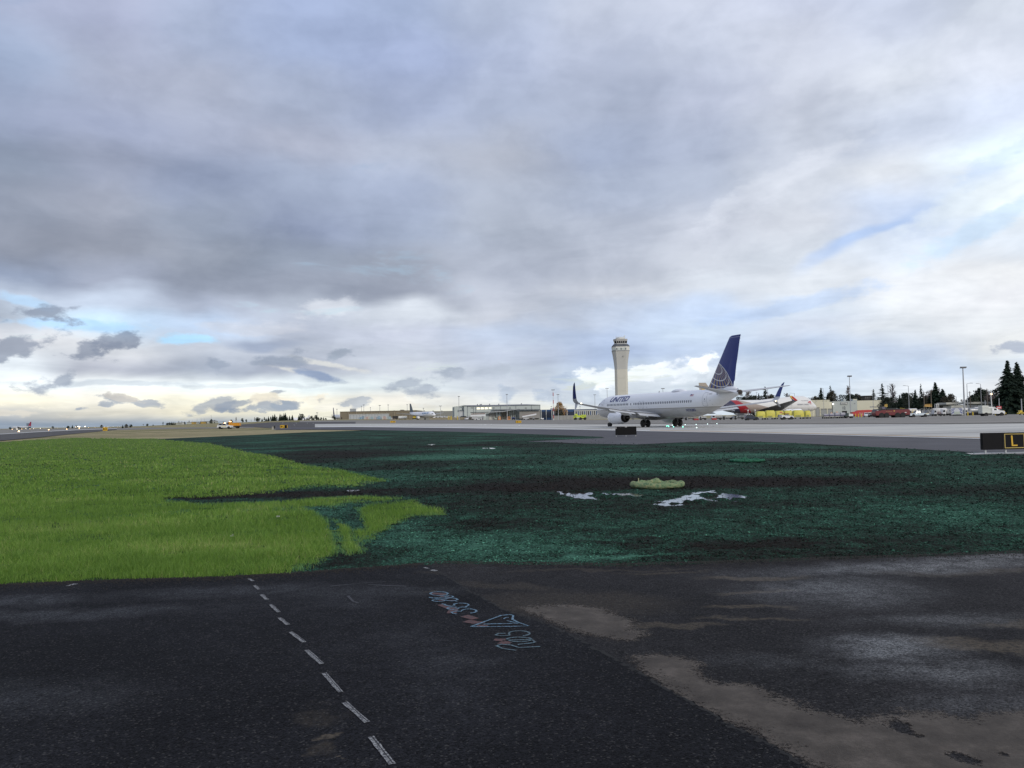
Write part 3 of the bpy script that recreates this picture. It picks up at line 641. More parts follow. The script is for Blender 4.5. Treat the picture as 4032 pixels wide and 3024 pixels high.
spray = [
 ('spray_digit', M_blue, arc(408, 607, 108, 24, 0, 360)),
 ('spray_digit', M_blue, arc(530, 645, 52, 12, 200, 520) + arc(400, 652, 110, 14, 20, 180) + [(300, 652), (340, 662), (460, 650), (560, 632)]),
 ('spray_digit', M_blue, arc(560, 680, 75, 18, 180, 500) + arc(400, 692, 75, 13, 0, 330)),
 ('spray_digit', M_blue, [(612, 706), (640, 702)]),
 ('spray_digit', M_blue, [(440, 735), (470, 738), (490, 752), (560, 765), (600, 752)] + arc(680, 748, 95, 22, 200, 400) + [(740, 772), (790, 782)]),
 ('spray_digit', M_blue, arc(580, 790, 68, 15, 0, 360) + [(640, 782), (700, 775), (795, 780)]),
 ('spray_digit', M_blue, [(625, 862), (580, 855), (560, 838), (620, 825), (680, 830)] + arc(780, 825, 92, 26, 190, 440)),
 ('spray_triangle', M_blue, [(800, 1020), (900, 985), (1060, 925), (1180, 880), (1290, 870), (1330, 880), (1320, 930), (1400, 970), (1525, 1012), (1300, 1018), (1100, 1020), (900, 1022), (800, 1020)]),
 ('spray_triangle', M_blue, [(960, 990), (1100, 985), (1250, 983), (1390, 978), (1320, 962), (1250, 945)]),
 ('spray_triangle', M_blue, [(1210, 925), (1235, 908), (1275, 905)]),
 ('spray_digit', M_blue2, [(1240, 1105), (1150, 1105), (1108, 1125), (1180, 1135), (1290, 1130)] + arc(1405, 1105, 130, 32, 170, 430)),
 ('spray_digit', M_blue2, arc(1405, 1180, 155, 28, 180, 520) + [(1560, 1180), (1605, 1215), (1560, 1225), (1400, 1242), (1390, 1250)]),
 ('spray_digit', M_blue2, [(1370, 1318), (1200, 1295), (1120, 1262), (1180, 1242), (1300, 1250), (1400, 1282), (1550, 1275), (1665, 1270)])]
for nm, m_, ps in spray: ribbon(nm, q(*ps), 0.018, m_, newp, 0.057, 0.3)
for ps in [[(300, 600), (480, 610), (400, 635)], [(430, 640), (560, 650), (420, 690), (610, 690)], [(420, 740), (590, 800), (560, 850)], [(740, 945), (860, 965), (980, 965)], [(880, 1005), (1010, 1010)], [(720, 880), (860, 920)], [(1090, 1180), (1230, 1185)], [(1170, 1210), (1300, 1225)]]:
    ribbon('red_spray_mark', q(*ps), 0.07, M_red, newp, 0.0545, 0.5)
for (a, b_, c_) in [((1300,2312),(1420,2300),(1520,2294)), ((1450,2305),(1530,2310),(1600,2312)), ((1370,2350),(1390,2372),(1410,2378))]:
    ribbon('tyre_scuff', [a, b_, c_], 0.022, ground_mat('pale_scuff_%d' % a[0], f_worn((0.06, 0.06, 0.068, 1), (0.50, 0.66)), 0.8), newp, 0.0555, 0.6)

# loose grit and crumbs shed from the soil onto the pavement edge
ng = 9000; gxp = rng.uniform(-450, 4700, ng); gyp = np.interp(gxp, [e[0] for e in EDGE], [e[1] for e in EDGE]) + rng.exponential(7, ng); gX0, gY0, _ = G(gxp, gyp); s_ = rng.uniform(.003, .011, ng)
V = np.zeros((ng, 4, 3)); 
for k in range(3):
    a = rng.uniform(0, 6.28, ng) * 0 + k * 2.09 + rng.uniform(-.5, .5, ng); V[:, k, 0] = gX0 + np.cos(a) * s_; V[:, k, 1] = gY0 + np.sin(a) * s_; V[:, k, 2] = .054
V[:, 3] = np.stack([gX0, gY0, .054 + s_ * 1.2], -1); kk = np.arange(ng)[:, None] * 4; FF = np.concatenate([kk + [0, 1, 3], kk + [1, 2, 3], kk + [2, 0, 3]], 0)
gr_ = npmesh('grit', V.reshape(-1, 3), FF, mat('soil_grit', (0.022, 0.019, 0.016), .9, var=.5, vscale=9)); tag(gr_, 'fine brown grit strewn along the pavement edge beside the soil', 'grit', kind='stuff')
# ------------------------------------------------------------------ hydroseeded soil with teal mulch
T_HY = [(-1500,1850),(-500,1790),(0,1740),(250,1726),(620,1728),(700,1725),(1000,1712),(1200,1702),(1500,1692),(1800,1698),(2200,1711),(2372,1718.5),(2440,1746),(2700,1739),(2900,1734),(3100,1741),(3400,1756),(3700,1771),(3900,1782),(4032,1789),(4500,1818),(6300,1929)]
def mulch_color(t, o):
    ow = t.v('ADD', o, t.v('SCALE', t.v('SUBTRACT', t.noise(o, 0.5, 3, 0.6, color=True), (0.5, 0.5, 0.5)), sc=2.2))
    big = t.noise(t.v('MULTIPLY', ow, (0.16, 0.22, 1)), 1.0, 4, 0.6); fine = t.noise(o, 26.0, 4, 0.8); mid = t.noise(o, 3.2, 4, 0.7)
    cov = t.m('MULTIPLY_ADD', t.m('SUBTRACT', big, 0.5), 1.3, 0.55)
    for a in [(3650, 2040, 7, 4, 0, 0.30), (2150, 2150, 3.0, 1.5, 0, 0.26), (1750, 1800, 7, 6, 0, 0.30), (2700, 1790, 8, 5, 0, 0.22), (3300, 1800, 10, 5, 0, 0.25), (3700, 1870, 7, 3, 0, 0.12), (2780, 2120, 3, 1.3, 0, 0.16), (2450, 2195, 1.6, .25, 0, 0.5), (2250, 2200, 1.2, .25, 0, 0.3)]:
        cov = t.m('ADD', cov, t.m('MULTIPLY', ell(t, ow, *a[:5], soft=(0.0, 1.0)), a[5]))
    for a in [(2650, 1900, 7, 2.6, 0, 0.75), (3200, 1895, 5, 1.6, 0, 0.4), (1750, 1930, 5, 2.6, 0, 0.55), (1450, 2180, 1.8, 1.2, 0, 0.3), (1950, 2060, 2.2, 1.2, 0, 0.2), (1000, 1950, 3, 1.2, 0, 0.7), (2200, 1745, 30, 8, 0, 0.25), (1300, 1790, 8, 9, 0, 0.4), (2000, 1890, 5, 2, 0, .3), (2570, 2130, .8, .4, 0, .3), (2990, 2140, 1.2, .5, 0, .4)]:
        cov = t.m('SUBTRACT', cov, t.m('MULTIPLY', ell(t, ow, *a[:5], soft=(0.0, 0.9)), a[5]))
    cov = t.m('ADD', cov, t.m('ADD', t.m('MULTIPLY', t.m('SUBTRACT', fine, 0.5), 2.3), t.m('MULTIPLY', t.m('SUBTRACT', mid, 0.5), 0.9)))
    c = t.ramp(cov, [(0.16, (0.016, 0.013, 0.011, 1)), (0.38, (0.015, 0.020, 0.016, 1)), (0.62, (0.018, 0.045, 0.030, 1)), (0.88, (0.034, 0.100, 0.067, 1)), (1.0, (0.065, 0.17, 0.115, 1))])
    return c, fine, mid
def f_hydro(t, b, o):
    c, fine, mid = mulch_color(t, o); t.link(c, b.inputs['Base Color']); b.inputs['Roughness'].default_value = 0.9; b.inputs['Specular IOR Level'].default_value = 0.06
    bumpit(t, b, t.m('ADD', t.m('MULTIPLY', fine, 0.5), mid), 1.0, 0.05)
M_hydro = ground_mat('hydroseeded_soil', f_hydro)
PUD = [[(2195,1930),(2260,1928),(2400,1936),(2510,1934),(2540,1944),(2470,1960),(2380,1966),(2300,1958),(2230,1946)],
       [(2545,1972),(2610,1966),(2690,1952),(2740,1934),(2800,1928),(2890,1940),(2935,1952),(2900,1968),(2800,1976),(2770,1984),(2620,1986),(2570,1980)],
       [(1680,1748),(1705,1747.5),(1722,1750),(1700,1751)], [(1880,1762),(1920,1761),(1975,1763.5),(1930,1765)], [(1360,1926),(1400,1922),(1415,1925),(1380,1932)]]
px = np.concatenate([np.arange(-1400, -500, 18.0), np.arange(-500, 4500, 6.0), np.arange(4500, 6200, 18.0)]); tt = np.linspace(0, 1, 250)[:, None]
Tt = np.interp(px, [p[0] for p in T_HY], [p[1] for p in T_HY]); Bb = np.interp(px, [e[0] for e in EDGE], [e[1] for e in EDGE]) + 4
PY = Tt + (Bb - Tt) * tt; PXX = np.broadcast_to(px, PY.shape)
X, Y, Z = G(PXX, PY)
amp = np.clip(1.2 - Y / 80, 0.15, 1)
hz = ((fbm(X * 2.2, Y * 2.2, 4, 3) - 0.5) * 0.055 + (fbm(X * 9, Y * 9, 3, 6) - 0.5) * 0.035) * amp
edge_dist = np.clip((Bb - PY) / 10, 0, 1); hz = np.minimum(hz, 0.018) 
base = 0.022 + hz * (0.35 + 0.65 * edge_dist) + 0.014 * edge_dist
wet = np.zeros_like(X)
for pl in PUD: wet = np.maximum(wet, np.clip(inside(PXX / 6.0, PY, [(a / 6.0, b) for a, b in pl]) / 7 + 0.35, 0, 1))
ragged = (fbm(X * 2.2, Y * 4.5, 4, 12) - 0.5)
base = base - wet * (0.052 - 0.36 * ragged)
hyd = npmesh('hydroseeded_soil', np.stack([X, Y, Z + base], -1).reshape(-1, 3), grid_faces(*X.shape), M_hydro, smooth=True); tag(hyd, kind='structure')
M_water = mat('puddle_water', (0.030, 0.027, 0.024), 0.10, var=0.3, vscale=2, spec=0.32)
for i, pl in enumerate(PUD):
    cx = sum(p[0] for p in pl) / len(pl); cy = sum(p[1] for p in pl) / len(pl)
    pts = [gd(cx + (a - cx) * 1.12, cy + (b - cy) * 1.25) for a, b in pl]
    wo_ = flat_poly('puddle', M_water, pts, 0.016, world=True); tag(wo_, kind='structure')

# flakes of mulch and clods of earth standing up from the surface
n = 230000
sx = np.where(rng.uniform(0, 1, n) < .94, rng.uniform(-450, 4450, n), rng.uniform(4450, 5600, n)); tb = np.interp(sx, [e[0] for e in EDGE], [e[1] for e in EDGE]); tp = np.interp(sx, [p[0] for p in T_HY], [p[1] for p in T_HY])
sy = tp + (tb - tp) * rng.uniform(0, 1, n) ** 0.8; FX, FY, FZ = G(sx, sy)
wetf = np.zeros(n)
for pl in PUD[:2]: wetf = np.maximum(wetf, inside(sx / 6.0, sy, [(a / 6.0, b) for a, b in pl]) > -3)
ok = (wetf < 0.5) | (rng.uniform(0, 1, n) < 0.12); FX, FY, FZ = FX[ok], FY[ok], FZ[ok]; n = len(FX)
sz = np.clip(FY * 0.0013, 0.008, 0.040) * rng.uniform(0.5, 1.5, n); ang = rng.uniform(0, 2 * np.pi, n)
gz = 0.030 + ((fbm(FX * 2.2, FY * 2.2, 4, 3) - 0.5) * 0.055).clip(-1, .018) * np.clip(1.2 - FY / 80, .15, 1)
V = np.zeros((n, 3, 3))
for k in range(3):
    a = ang + k * 2.1 + rng.uniform(-.4, .4, n); r_ = sz * rng.uniform(.5, 1.1, n)
    V[:, k, 0] = FX + np.cos(a) * r_; V[:, k, 1] = FY + np.sin(a) * r_; V[:, k, 2] = FZ + gz + rng.uniform(-.2, 1.0, n) * sz * 0.9
def f_flake(t, b, o):
    c, fine, mid = mulch_color(t, o); k = t.sep(t.node('ShaderNodeAttribute', attribute_name='tone').outputs['Color'])[0]
    t.link(t.mix(1.0, c, t.comb(k, k, k), 'MULTIPLY'), b.inputs['Base Color']); b.inputs['Specular IOR Level'].default_value = 0.05
M_flake = ground_mat('mulch_flakes', f_flake)
fl = npmesh('mulch', V.reshape(-1, 3), np.arange(n * 3).reshape(-1, 3), M_flake)
ca = fl.data.color_attributes.new('tone', 'FLOAT_COLOR', 'POINT'); cv = np.ones((n * 3, 4), np.float32); cv[:, 0] = np.repeat(rng.uniform(0.15, 2.1, n) ** 1.2, 3); ca.data.foreach_set('color', cv.ravel()); tag(fl, 'teal green mulch and dark clods scattered over the bare seeded soil', 'mulch', kind='stuff')

# ------------------------------------------------------------------ lush winter grass
zq = lambda *ps: [(1100 + x * .3165, 1850 + y * .3165) for x, y in ps]
eb = lambda p: float(np.interp(p, [e[0] for e in EDGE], [e[1] for e in EDGE]))
L1 = [(-1400,1846),(-500,1792),(0,1738),(150,1728),(300,1722),(600,1725),(700,1733),(830,1744),(1000,1783),(1080,1793),(1200,1828),(1350,1850),(1440,1872),(1500,1885),(1535,1893),(1455,1903),(1400,1912),(1230,1916),(1000,1942),(800,1953),(650,1961),(640,1968),(800,1986),(1000,1982),(1100,1975)] + zq((300,360),(700,350),(850,338),(1060,330),(1300,345),(1500,350),(1300,385),(1180,392),(880,400),(650,450),(330,470),(440,520),(560,620),(650,700),(662,800),(690,950),(705,1020),(600,1100),(450,1160),(300,1190),(100,1240),(0,1290)) + [(1080,2262),(862,eb(862)-1),(500,eb(500)-1),(0,eb(0)-1),(-500,eb(-500)-1),(-1400,eb(-1400)-1)]
L2 = zq((990,500),(1100,430),(1300,420),(1480,400),(1700,370),(1830,470),(2080,490),(2040,550),(1650,580),(1500,650),(1300,750),(1150,830),(1000,890),(930,880),(900,760),(1080,760),(1020,640))
L3 = zq((700,640),(780,680),(880,700),(905,760),(930,900),(1000,960),(1040,1010),(850,1040),(790,980),(750,850),(700,740))
LUSH = [L1, L2, L3]
def f_lush(t, b, o):
    n1 = t.noise(t.v('MULTIPLY', o, (0.15, 0.4, 1)), 1.0, 4, 0.6); n2 = t.noise(o, 9.0, 4, 0.8)
    c = t.ramp(n1, [(0.3, (0.09, 0.16, 0.022, 1)), (0.7, (0.13, 0.205, 0.035, 1))]); c = t.mix(t.smooth(n2, 0.5, 0.75, 0, 0.7), c, (0.075, 0.125, 0.018, 1))
    t.link(c, b.inputs['Base Color']); b.inputs['Specular IOR Level'].default_value = 0.1; b.inputs['Roughness'].default_value = 0.8; bumpit(t, b, n2, 1.0, 0.12)
M_lushb = ground_mat('turf', f_lush)
gpx, gpy = np.meshgrid(np.arange(-1400, 1800, 5.0), np.arange(1718, 2361, 3.0)); dd = np.full(gpx.shape, -1e9)
for pl in LUSH: dd = np.maximum(dd, inside(gpx / 2.5, gpy, [(a / 2.5, b) for a, b in pl]))
gX, gY, _ = G(gpx, gpy); FF = grid_faces(*gpx.shape); score = dd + (fbm(gX * 2.5, gY * 2.5, 3, 22) - .5) * 30 * np.clip(12 / gY, .15, 1)
kp = (score.ravel()[FF] > 2.5 * np.clip(14 / gY.ravel()[FF], .3, 1)).all(1) & (gpy.ravel()[FF] < np.interp(gpx.ravel()[FF], [e[0] for e in EDGE], [e[1] for e in EDGE])).all(1)
us_, inv = np.unique(FF[kp], return_inverse=True); tb_ = npmesh('turf_ground', np.stack([gX, gY, np.full(gX.shape, .043)], -1).reshape(-1, 3)[us_], inv.reshape(-1, 4), M_lushb); tag(tb_, kind='structure')
mt = bpy.data.materials.new('grass_blade'); mt.use_nodes = True; t = NT(mt.node_tree); b = t.n['Principled BSDF']
at_ = t.node('ShaderNodeAttribute', attribute_name='tone'); o = t.node('ShaderNodeTexCoord').outputs['Object']
tone = t.sep(at_.outputs['Color'])
c = t.ramp(tone[0], [(0.0, (0.06, 0.12, 0.018, 1)), (0.3, (0.115, 0.225, 0.034, 1)), (0.6, (0.185, 0.325, 0.05, 1)), (0.85, (0.28, 0.42, 0.09, 1)), (1.0, (0.40, 0.40, 0.16, 1))])
c = t.mix(t.smooth(t.noise(t.v('MULTIPLY', o, (0.3, 0.7, 1)), 1.0, 4, 0.65), 0.4, 0.65, 0, 0.6), c, (0.14, 0.25, 0.040, 1))
c = t.mix(tone[1], c, (0.10, 0.27, 0.15, 1))
t.link(c, b.inputs['Base Color']); b.inputs['Roughness'].default_value = 0.55; b.inputs['Specular IOR Level'].default_value = 0.25
tr = t.node('ShaderNodeBsdfTranslucent'); t.link(c, tr.inputs[0]); ms = t.node('ShaderNodeMixShader'); ms.inputs[0].default_value = 0.3
out = t.n['Material Output']; t.link(b.outputs[0], ms.inputs[1]); t.link(tr.outputs[0], ms.inputs[2]); t.link(ms.outputs[0], out.inputs[0])
M_blade = mt
def blades(n, ylo, yhi, hmin, hmax, wk, seed):
    bx = np.where(rng.uniform(0, 1, n) < .86, rng.uniform(-480, 1790, n), rng.uniform(-1300, -480, n)); by = rng.uniform(ylo, yhi, n); d = np.full(n, -1e9)
    for pl in LUSH:
        sc = [(a / 2.5, b) for a, b in pl]; d = np.maximum(d, inside(bx / 2.5, by, sc))
    X, Y, _ = G(bx, by)
    nz = fbm(X * 1.5, Y * 1.5, 3, 21) - 0.5
    keep = d + nz * 34 * np.clip(12 / Y, 0.2, 1) > rng.uniform(-9, 9, n) * np.clip(12 / Y, .2, 1)
    keep &= by < np.interp(bx, [e[0] for e in EDGE], [e[1] for e in EDGE]) - 0.5
    clump = fbm(X * 3.0, Y * 3.0, 3, 30); keep &= rng.uniform(0, 1, n) < 0.45 + 1.1 * clump
    bx, by, X, Y, d, clump = bx[keep], by[keep], X[keep], Y[keep], d[keep], clump[keep]; m = len(X)
    hh = rng.uniform(hmin, hmax, m) * (0.55 + 0.9 * clump) * np.clip(0.55 + d / 30, 0.5, 1); wd = np.maximum(0.003, Y * wk * .85) * rng.uniform(.7, 1.3, m)
    a = rng.uniform(0, np.pi, m); la = rng.uniform(0, 2 * np.pi, m); ln = hh * rng.uniform(0.15, 0.95, m)
    V = np.zeros((m, 5, 3)); cx, sy_ = np.cos(a) * wd, np.sin(a) * wd; lx, ly = np.cos(la) * ln, np.sin(la) * ln
    z0 = 0.03
    V[:, 0] = np.stack([X - cx / 2, Y - sy_ / 2, np.full(m, z0)], -1); V[:, 1] = np.stack([X + cx / 2, Y + sy_ / 2, np.full(m, z0)], -1)
    V[:, 2] = np.stack([X - cx * .4 + lx * .3, Y - sy_ * .4 + ly * .3, z0 + hh * .6], -1); V[:, 3] = np.stack([X + cx * .4 + lx * .3, Y + sy_ * .4 + ly * .3, z0 + hh * .6], -1)
    V[:, 4] = np.stack([X + lx, Y + ly, z0 + hh], -1)
    k = np.arange(m)[:, None] * 5; F = np.concatenate([k + [0, 1, 3], k + [0, 3, 2], k + [2, 3, 4]], 0)
    tn = np.clip(rng.normal(0.45, 0.25, m) + (fbm(X * .8, Y * .8, 3, 40) - .5) * .8, 0, 1); teal = np.clip(0.55 - d / 14, 0, 1) * (bx > 1150) * rng.uniform(0, 1, m)
    return V, F, tn, teal
parts_ = [blades(300000, 1960, 2345, 0.04, 0.12, 0.00042, 1), blades(140000, 1720, 1965, 0.05, 0.11, 0.00065, 2)]
Vs, Fs, Ts, Es = [], [], [], []; k0 = 0
for V, F, tn, te in parts_: Vs.append(V.reshape(-1, 3)); Fs.append(F + k0); k0 += V.shape[0] * 5; Ts.append(np.repeat(tn, 5)); Es.append(np.repeat(te, 5))
go = npmesh('grass', np.concatenate(Vs), np.concatenate(Fs), M_blade)
ca = go.data.color_attributes.new('tone', 'FLOAT_COLOR', 'POINT'); cv = np.zeros((k0, 4), np.float32); cv[:, 0] = np.concatenate(Ts); cv[:, 1] = np.concatenate(Es); cv[:, 3] = 1; ca.data.foreach_set('color', cv.ravel())
tag(go, 'bright green young grass standing thick beside the pavement', 'grass', kind='stuff')
M_litter = mat('pale_litter', (0.5, 0.5, 0.48), 0.7)
for i, (a, b_, lab) in enumerate([(913, 2124, 'small pale scrap lying in the near green grass'), (1095, 2048, 'crumpled pale scrap beside a bare spot in the grass')]):
    x, y = gd(a, b_); mb = MB()
    for k in range(5):
        vs = [(x + random.uniform(-.035, .035), y + random.uniform(-.03, .03), .09 + random.uniform(0, .04)) for _ in range(3)]; mb.add(vs, [(0, 1, 2)])
    tag(mb.build('litter', M_litter), lab, 'litter')

# ------------------------------------------------------------------ rolled filter socks lying in rings
def f_sock(c1, c2):
    def f(t, b, o):
        n = t.noise(o, 14, 5, 0.7, dim='3D'); c = t.ramp(n, [(0.3, (0.03, 0.05, 0.035, 1)), (0.45, c1), (0.62, c2)]); t.link(c, b.inputs['Base Color'])
        b.inputs['Roughness'].default_value = 0.95; b.inputs['Specular IOR Level'].default_value = 0.05; bumpit(t, b, n, 1.0, 0.06)
    return f
def sock_ring(px0, px1, row, label, c1, c2, tube):
    x, y = gd((px0 + px1) / 2, row); wd = (px1 - px0) * y / FPX; r0 = wd / 2 - tube; nn, mm = 120, 16; V = []
    for i in range(nn):
        a = 2 * math.pi * i / nn; kk = 1 + 0.18 * math.sin(9 * a + 1) * random.uniform(.3, 1); tb = tube * kk * (1.25 if abs(math.sin(a / 2 - .8)) < .12 else 1)
        for j in range(mm):
            bb = 2 * math.pi * j / mm; r_ = r0 + tb * math.cos(bb) * 1.1 + random.uniform(-.006, .006)
            V.append((math.cos(a) * r_, math.sin(a) * r_ * 0.8, 0.05 + tb * (0.85 + math.sin(bb) * 0.9) + random.uniform(-.007, .007)))
    F = [(i * mm + j, ((i + 1) % nn) * mm + j, ((i + 1) % nn) * mm + (j + 1) % mm, i * mm + (j + 1) % mm) for i in range(nn) for j in range(mm)]
    root = thing('filter_sock', label, 'erosion sock', (x, y + wd * .4, 0))
    mb = MB(); mb.add(V, F); m_ = ground_mat('sock_' + str(px0), f_sock(c1, c2)); mb.build('tube', m_, root, smooth=True, angle=180)
    fm = MB(); ring = [(math.cos(2 * math.pi * i / 24) * r0 * .98, math.sin(2 * math.pi * i / 24) * r0 * .78, 0.05 + tube * 1.15 + random.uniform(-.02, .02)) for i in range(24)]
    fm.add(ring + [(0, 0, 0.05 + tube * .9)], [(i, (i + 1) % 24, 24) for i in range(24)]); fm.build('filling', m_, root, smooth=True)
    return root
s1 = sock_ring(2495, 2712, 1926, 'ragged pale green filter sock ring lying beside the white puddles', (0.17, 0.26, 0.14, 1), (0.33, 0.33, 0.18, 1), 0.072)
MB().cyl((-.42, .1, .1), (-.42, .1, .26), .012, n=6).build('stake', mat('stake_wood', (0.35, 0.34, 0.2)), s1)
sock_ring(2888, 3028, 1820, 'flat teal filter sock ring farther off in the seeded soil', (0.03, 0.12, 0.075, 1), (0.06, 0.20, 0.12, 1), 0.045)
# ------------------------------------------------------------------ the taxiing airliner
WHT = mat('aircraft_white', (0.82, 0.82, 0.83), 0.32, var=0.03, vscale=0.4, coat=0.3)
GRYP = mat('wing_grey', (0.34, 0.345, 0.35), 0.4, var=0.10, vscale=1.2, dirt=0.15)
LGRY = mat('light_grey_paint', (0.48, 0.49, 0.50), 0.4, var=0.08, vscale=1.0, dirt=0.1)
NAVY = mat('navy_paint', (0.012, 0.028, 0.17), 0.3, var=0.05)
NAVYT = mat('navy_lettering', (0.02, 0.035, 0.17), 0.4, var=0.03)
GLASSD = mat('dark_glass', (0.02, 0.022, 0.026), 0.12, var=0.05)
PANE = mat('cabin_pane', (0.10, 0.105, 0.13), 0.25, var=0.25, vscale=0.8)
LINE = mat('panel_line', (0.24, 0.25, 0.28), 0.6)
RUB = mat('tyre_rubber', (0.012, 0.012, 0.013), 0.75, var=0.2)
HUB = mat('wheel_hub', (0.38, 0.38, 0.37), 0.45, dirt=0.3)
STEEL = mat('gear_steel', (0.22, 0.22, 0.22), 0.4, dirt=0.3)
DARKM = mat('dark_metal', (0.03, 0.028, 0.026), 0.45, metal=0.3)
PGRYT = mat('grey_lettering', (0.30, 0.31, 0.34), 0.5)
def lamp_mat(n, c, s): return mat(n, c, 0.4, emit=c, estr=s)
WLAMP = lamp_mat('white_lamp', (1.0, 0.9, 0.75), 6.0); GLAMP = lamp_mat('green_lamp', (0.25, 1.0, 0.72), 3.0); CLAMP = lamp_mat('clear_lamp', (0.75, 1.0, 0.95), 3.0)
RLAMP = lamp_mat('amber_lamp', (1.0, 0.55, 0.22), 6.0)

def f_fus(t, b, o):
    x, y, z = t.sep(o); sdirt = t.noise(t.v('MULTIPLY', o, (0.5, 1, 2.2)), 1.6, 5, 0.65, dim='3D')
    lower = t.m('LESS_THAN', z, 2.78); line = t.m('MULTIPLY', t.m('LESS_THAN', z, 2.84), t.m('GREATER_THAN', z, 2.77))
    c = t.mix(lower, (0.86, 0.86, 0.86, 1), (0.54, 0.53, 0.51, 1)); c = t.mix(line, c, (0.16, 0.13, 0.09, 1))
    df = t.m('MULTIPLY', t.smooth(z, 2.9, 1.4), t.smooth(sdirt, 0.38, 0.68)); aft = t.smooth(x, -6.0, -14.0, 0.35, 1.0)
    c = t.mix(t.m('MULTIPLY', t.m('MULTIPLY', df, aft), 0.8), c, (0.13, 0.11, 0.085, 1)); t.link(c, b.inputs['Base Color'])
    b.inputs['Roughness'].default_value = 0.35; b.inputs['Coat Weight'].default_value = 0.25
M_fus = ground_mat('fuselage_livery', f_fus, 0.35)
def f_fin(t, b, o):
    x, y, z = t.sep(o); s = t.m('SUBTRACT', 21.2, x); Rr = 5.75
    u = t.m('DIVIDE', t.m('SUBTRACT', s, 34.3), Rr); v = t.m('DIVIDE', t.m('SUBTRACT', z, 3.7), Rr)
    r2 = t.m('ADD', t.m('MULTIPLY', u, u), t.m('MULTIPLY', v, v)); ww = t.m('SQRT', t.m('MAXIMUM', t.m('SUBTRACT', 1.0, r2), 0.0)); n = t.comb(u, v, ww)
    a = Vector((0.36, 0.80, 0.48)).normalized(); e1 = a.orthogonal().normalized(); e2 = a.cross(e1)
    la = t.v('DOT_PRODUCT', n, tuple(a)); lo = t.m('ARCTAN2', t.v('DOT_PRODUCT', n, tuple(e1)), t.v('DOT_PRODUCT', n, tuple(e2)))
    band = t.m('GREATER_THAN', t.m('SINE', t.m('MULTIPLY', lo, 25.0)), 0.0)
    navy, gold, white = (0.010, 0.028, 0.19, 1), (0.30, 0.22, 0.13, 1), (0.66, 0.67, 0.68, 1)
    g = t.mix(band, (0.012, 0.035, 0.22, 1), gold)
    ang_ = t.m('ARCCOSINE', la)
    for lv in (0.26, 0.45, 0.61, 0.76, 0.92, 1.1):
        g = t.mix(t.m('LESS_THAN', t.m('ABSOLUTE', t.m('SUBTRACT', ang_, lv)), 0.012), g, white)
    inside_ = t.m('LESS_THAN', r2, 1.0); rim = t.m('MULTIPLY', inside_, t.m('GREATER_THAN', r2, 0.972))
    c = t.mix(inside_, navy, g); c = t.mix(rim, c, white)
    c = t.mix(t.m('LESS_THAN', t.m('ABSOLUTE', t.m('SUBTRACT', z, 12.02)), 0.03), c, (0.3, 0.32, 0.4, 1))
    t.link(c, b.inputs['Base Color']); b.inputs['Roughness'].default_value = 0.35
M_fin = ground_mat('tail_globe_livery', f_fin, 0.35)

def P(s, y, z): return (21.2 - s, y, z)
FT = [(0,2.72,.04,.04),(.25,2.76,.42,.40),(.8,2.84,.82,.80),(1.6,2.96,1.18,1.20),(2.6,3.10,1.48,1.52),(3.8,3.25,1.70,1.78),(5.2,3.33,1.84,1.94),(6.6,3.35,1.88,2.0),(10,3.35,1.88,2.0),(20,3.35,1.88,2.0),(26,3.35,1.88,2.0),(28.5,3.37,1.88,1.98),(31.3,3.42,1.84,1.90),(34.5,3.68,1.62,1.55),(37.0,4.03,1.20,1.06),(39.2,4.40,.76,.62),(41.2,4.60,.34,.34)]
FA = np.array(FT)
def smooth_interp(s, k):
    i = int(np.clip(np.searchsorted(FA[:, 0], s) - 1, 0, len(FA) - 2)); x0, x1 = FA[i, 0], FA[i + 1, 0]; t_ = (s - x0) / (x1 - x0)
    m = lambda j: 0 if j in (0, len(FA) - 1) else (FA[j + 1, k] - FA[j - 1, k]) / (FA[j + 1, 0] - FA[j - 1, 0])
    m0 = m(i) if i else (FA[1, k] - FA[0, k]) / (x1 - x0) * 1.4; m1 = m(i + 1); h = x1 - x0
    return (2*t_**3-3*t_**2+1)*FA[i,k] + (t_**3-2*t_**2+t_)*h*m0 + (-2*t_**3+3*t_**2)*FA[i+1,k] + (t_**3-t_**2)*h*m1
def fs(s): return smooth_interp(s, 1), smooth_interp(s, 2), smooth_interp(s, 3)
def skin(s, z, side=1, off=0.012):
    zc, w_, h_ = fs(s); k = max(0.0, 1 - abs((z - zc) / h_) ** 2.05); cn = max(-1, min(1, (z - zc) / h_)); nz_ = cn; ny_ = math.sqrt(max(0.02, 1 - cn * cn)); return P(s, side * (w_ * k ** 0.49 + off * ny_), z + off * nz_)
C0 = Vector((23.07, 128.5, 0)); HD = math.atan2(0.9338, -0.3577)
plane = thing('airliner', 'white twin-engine airliner with navy tail and gold globe taxiing on the pale taxiway', 'airplane', (C0.x, C0.y, 0.055), HD)
mb = MB(); rings = []
for s in sorted(set(list(np.linspace(0, 6.6, 22)) + list(np.arange(7.5, 27, 1.5)) + list(np.linspace(27, 41.2, 24)))):
    zc, w_, h_ = fs(s); ring = []
    for i in range(56):
        a = 2 * math.pi * i / 56; ca, sa = math.cos(a), math.sin(a); e = 2 / 2.05
        ring.append(P(s, w_ * math.copysign(abs(ca) ** e, ca), zc + h_ * math.copysign(abs(sa) ** e, sa)))
    rings.append(ring)
fuse = mb.loft(rings).build('fuselage', M_fus, plane, smooth=True, angle=50)
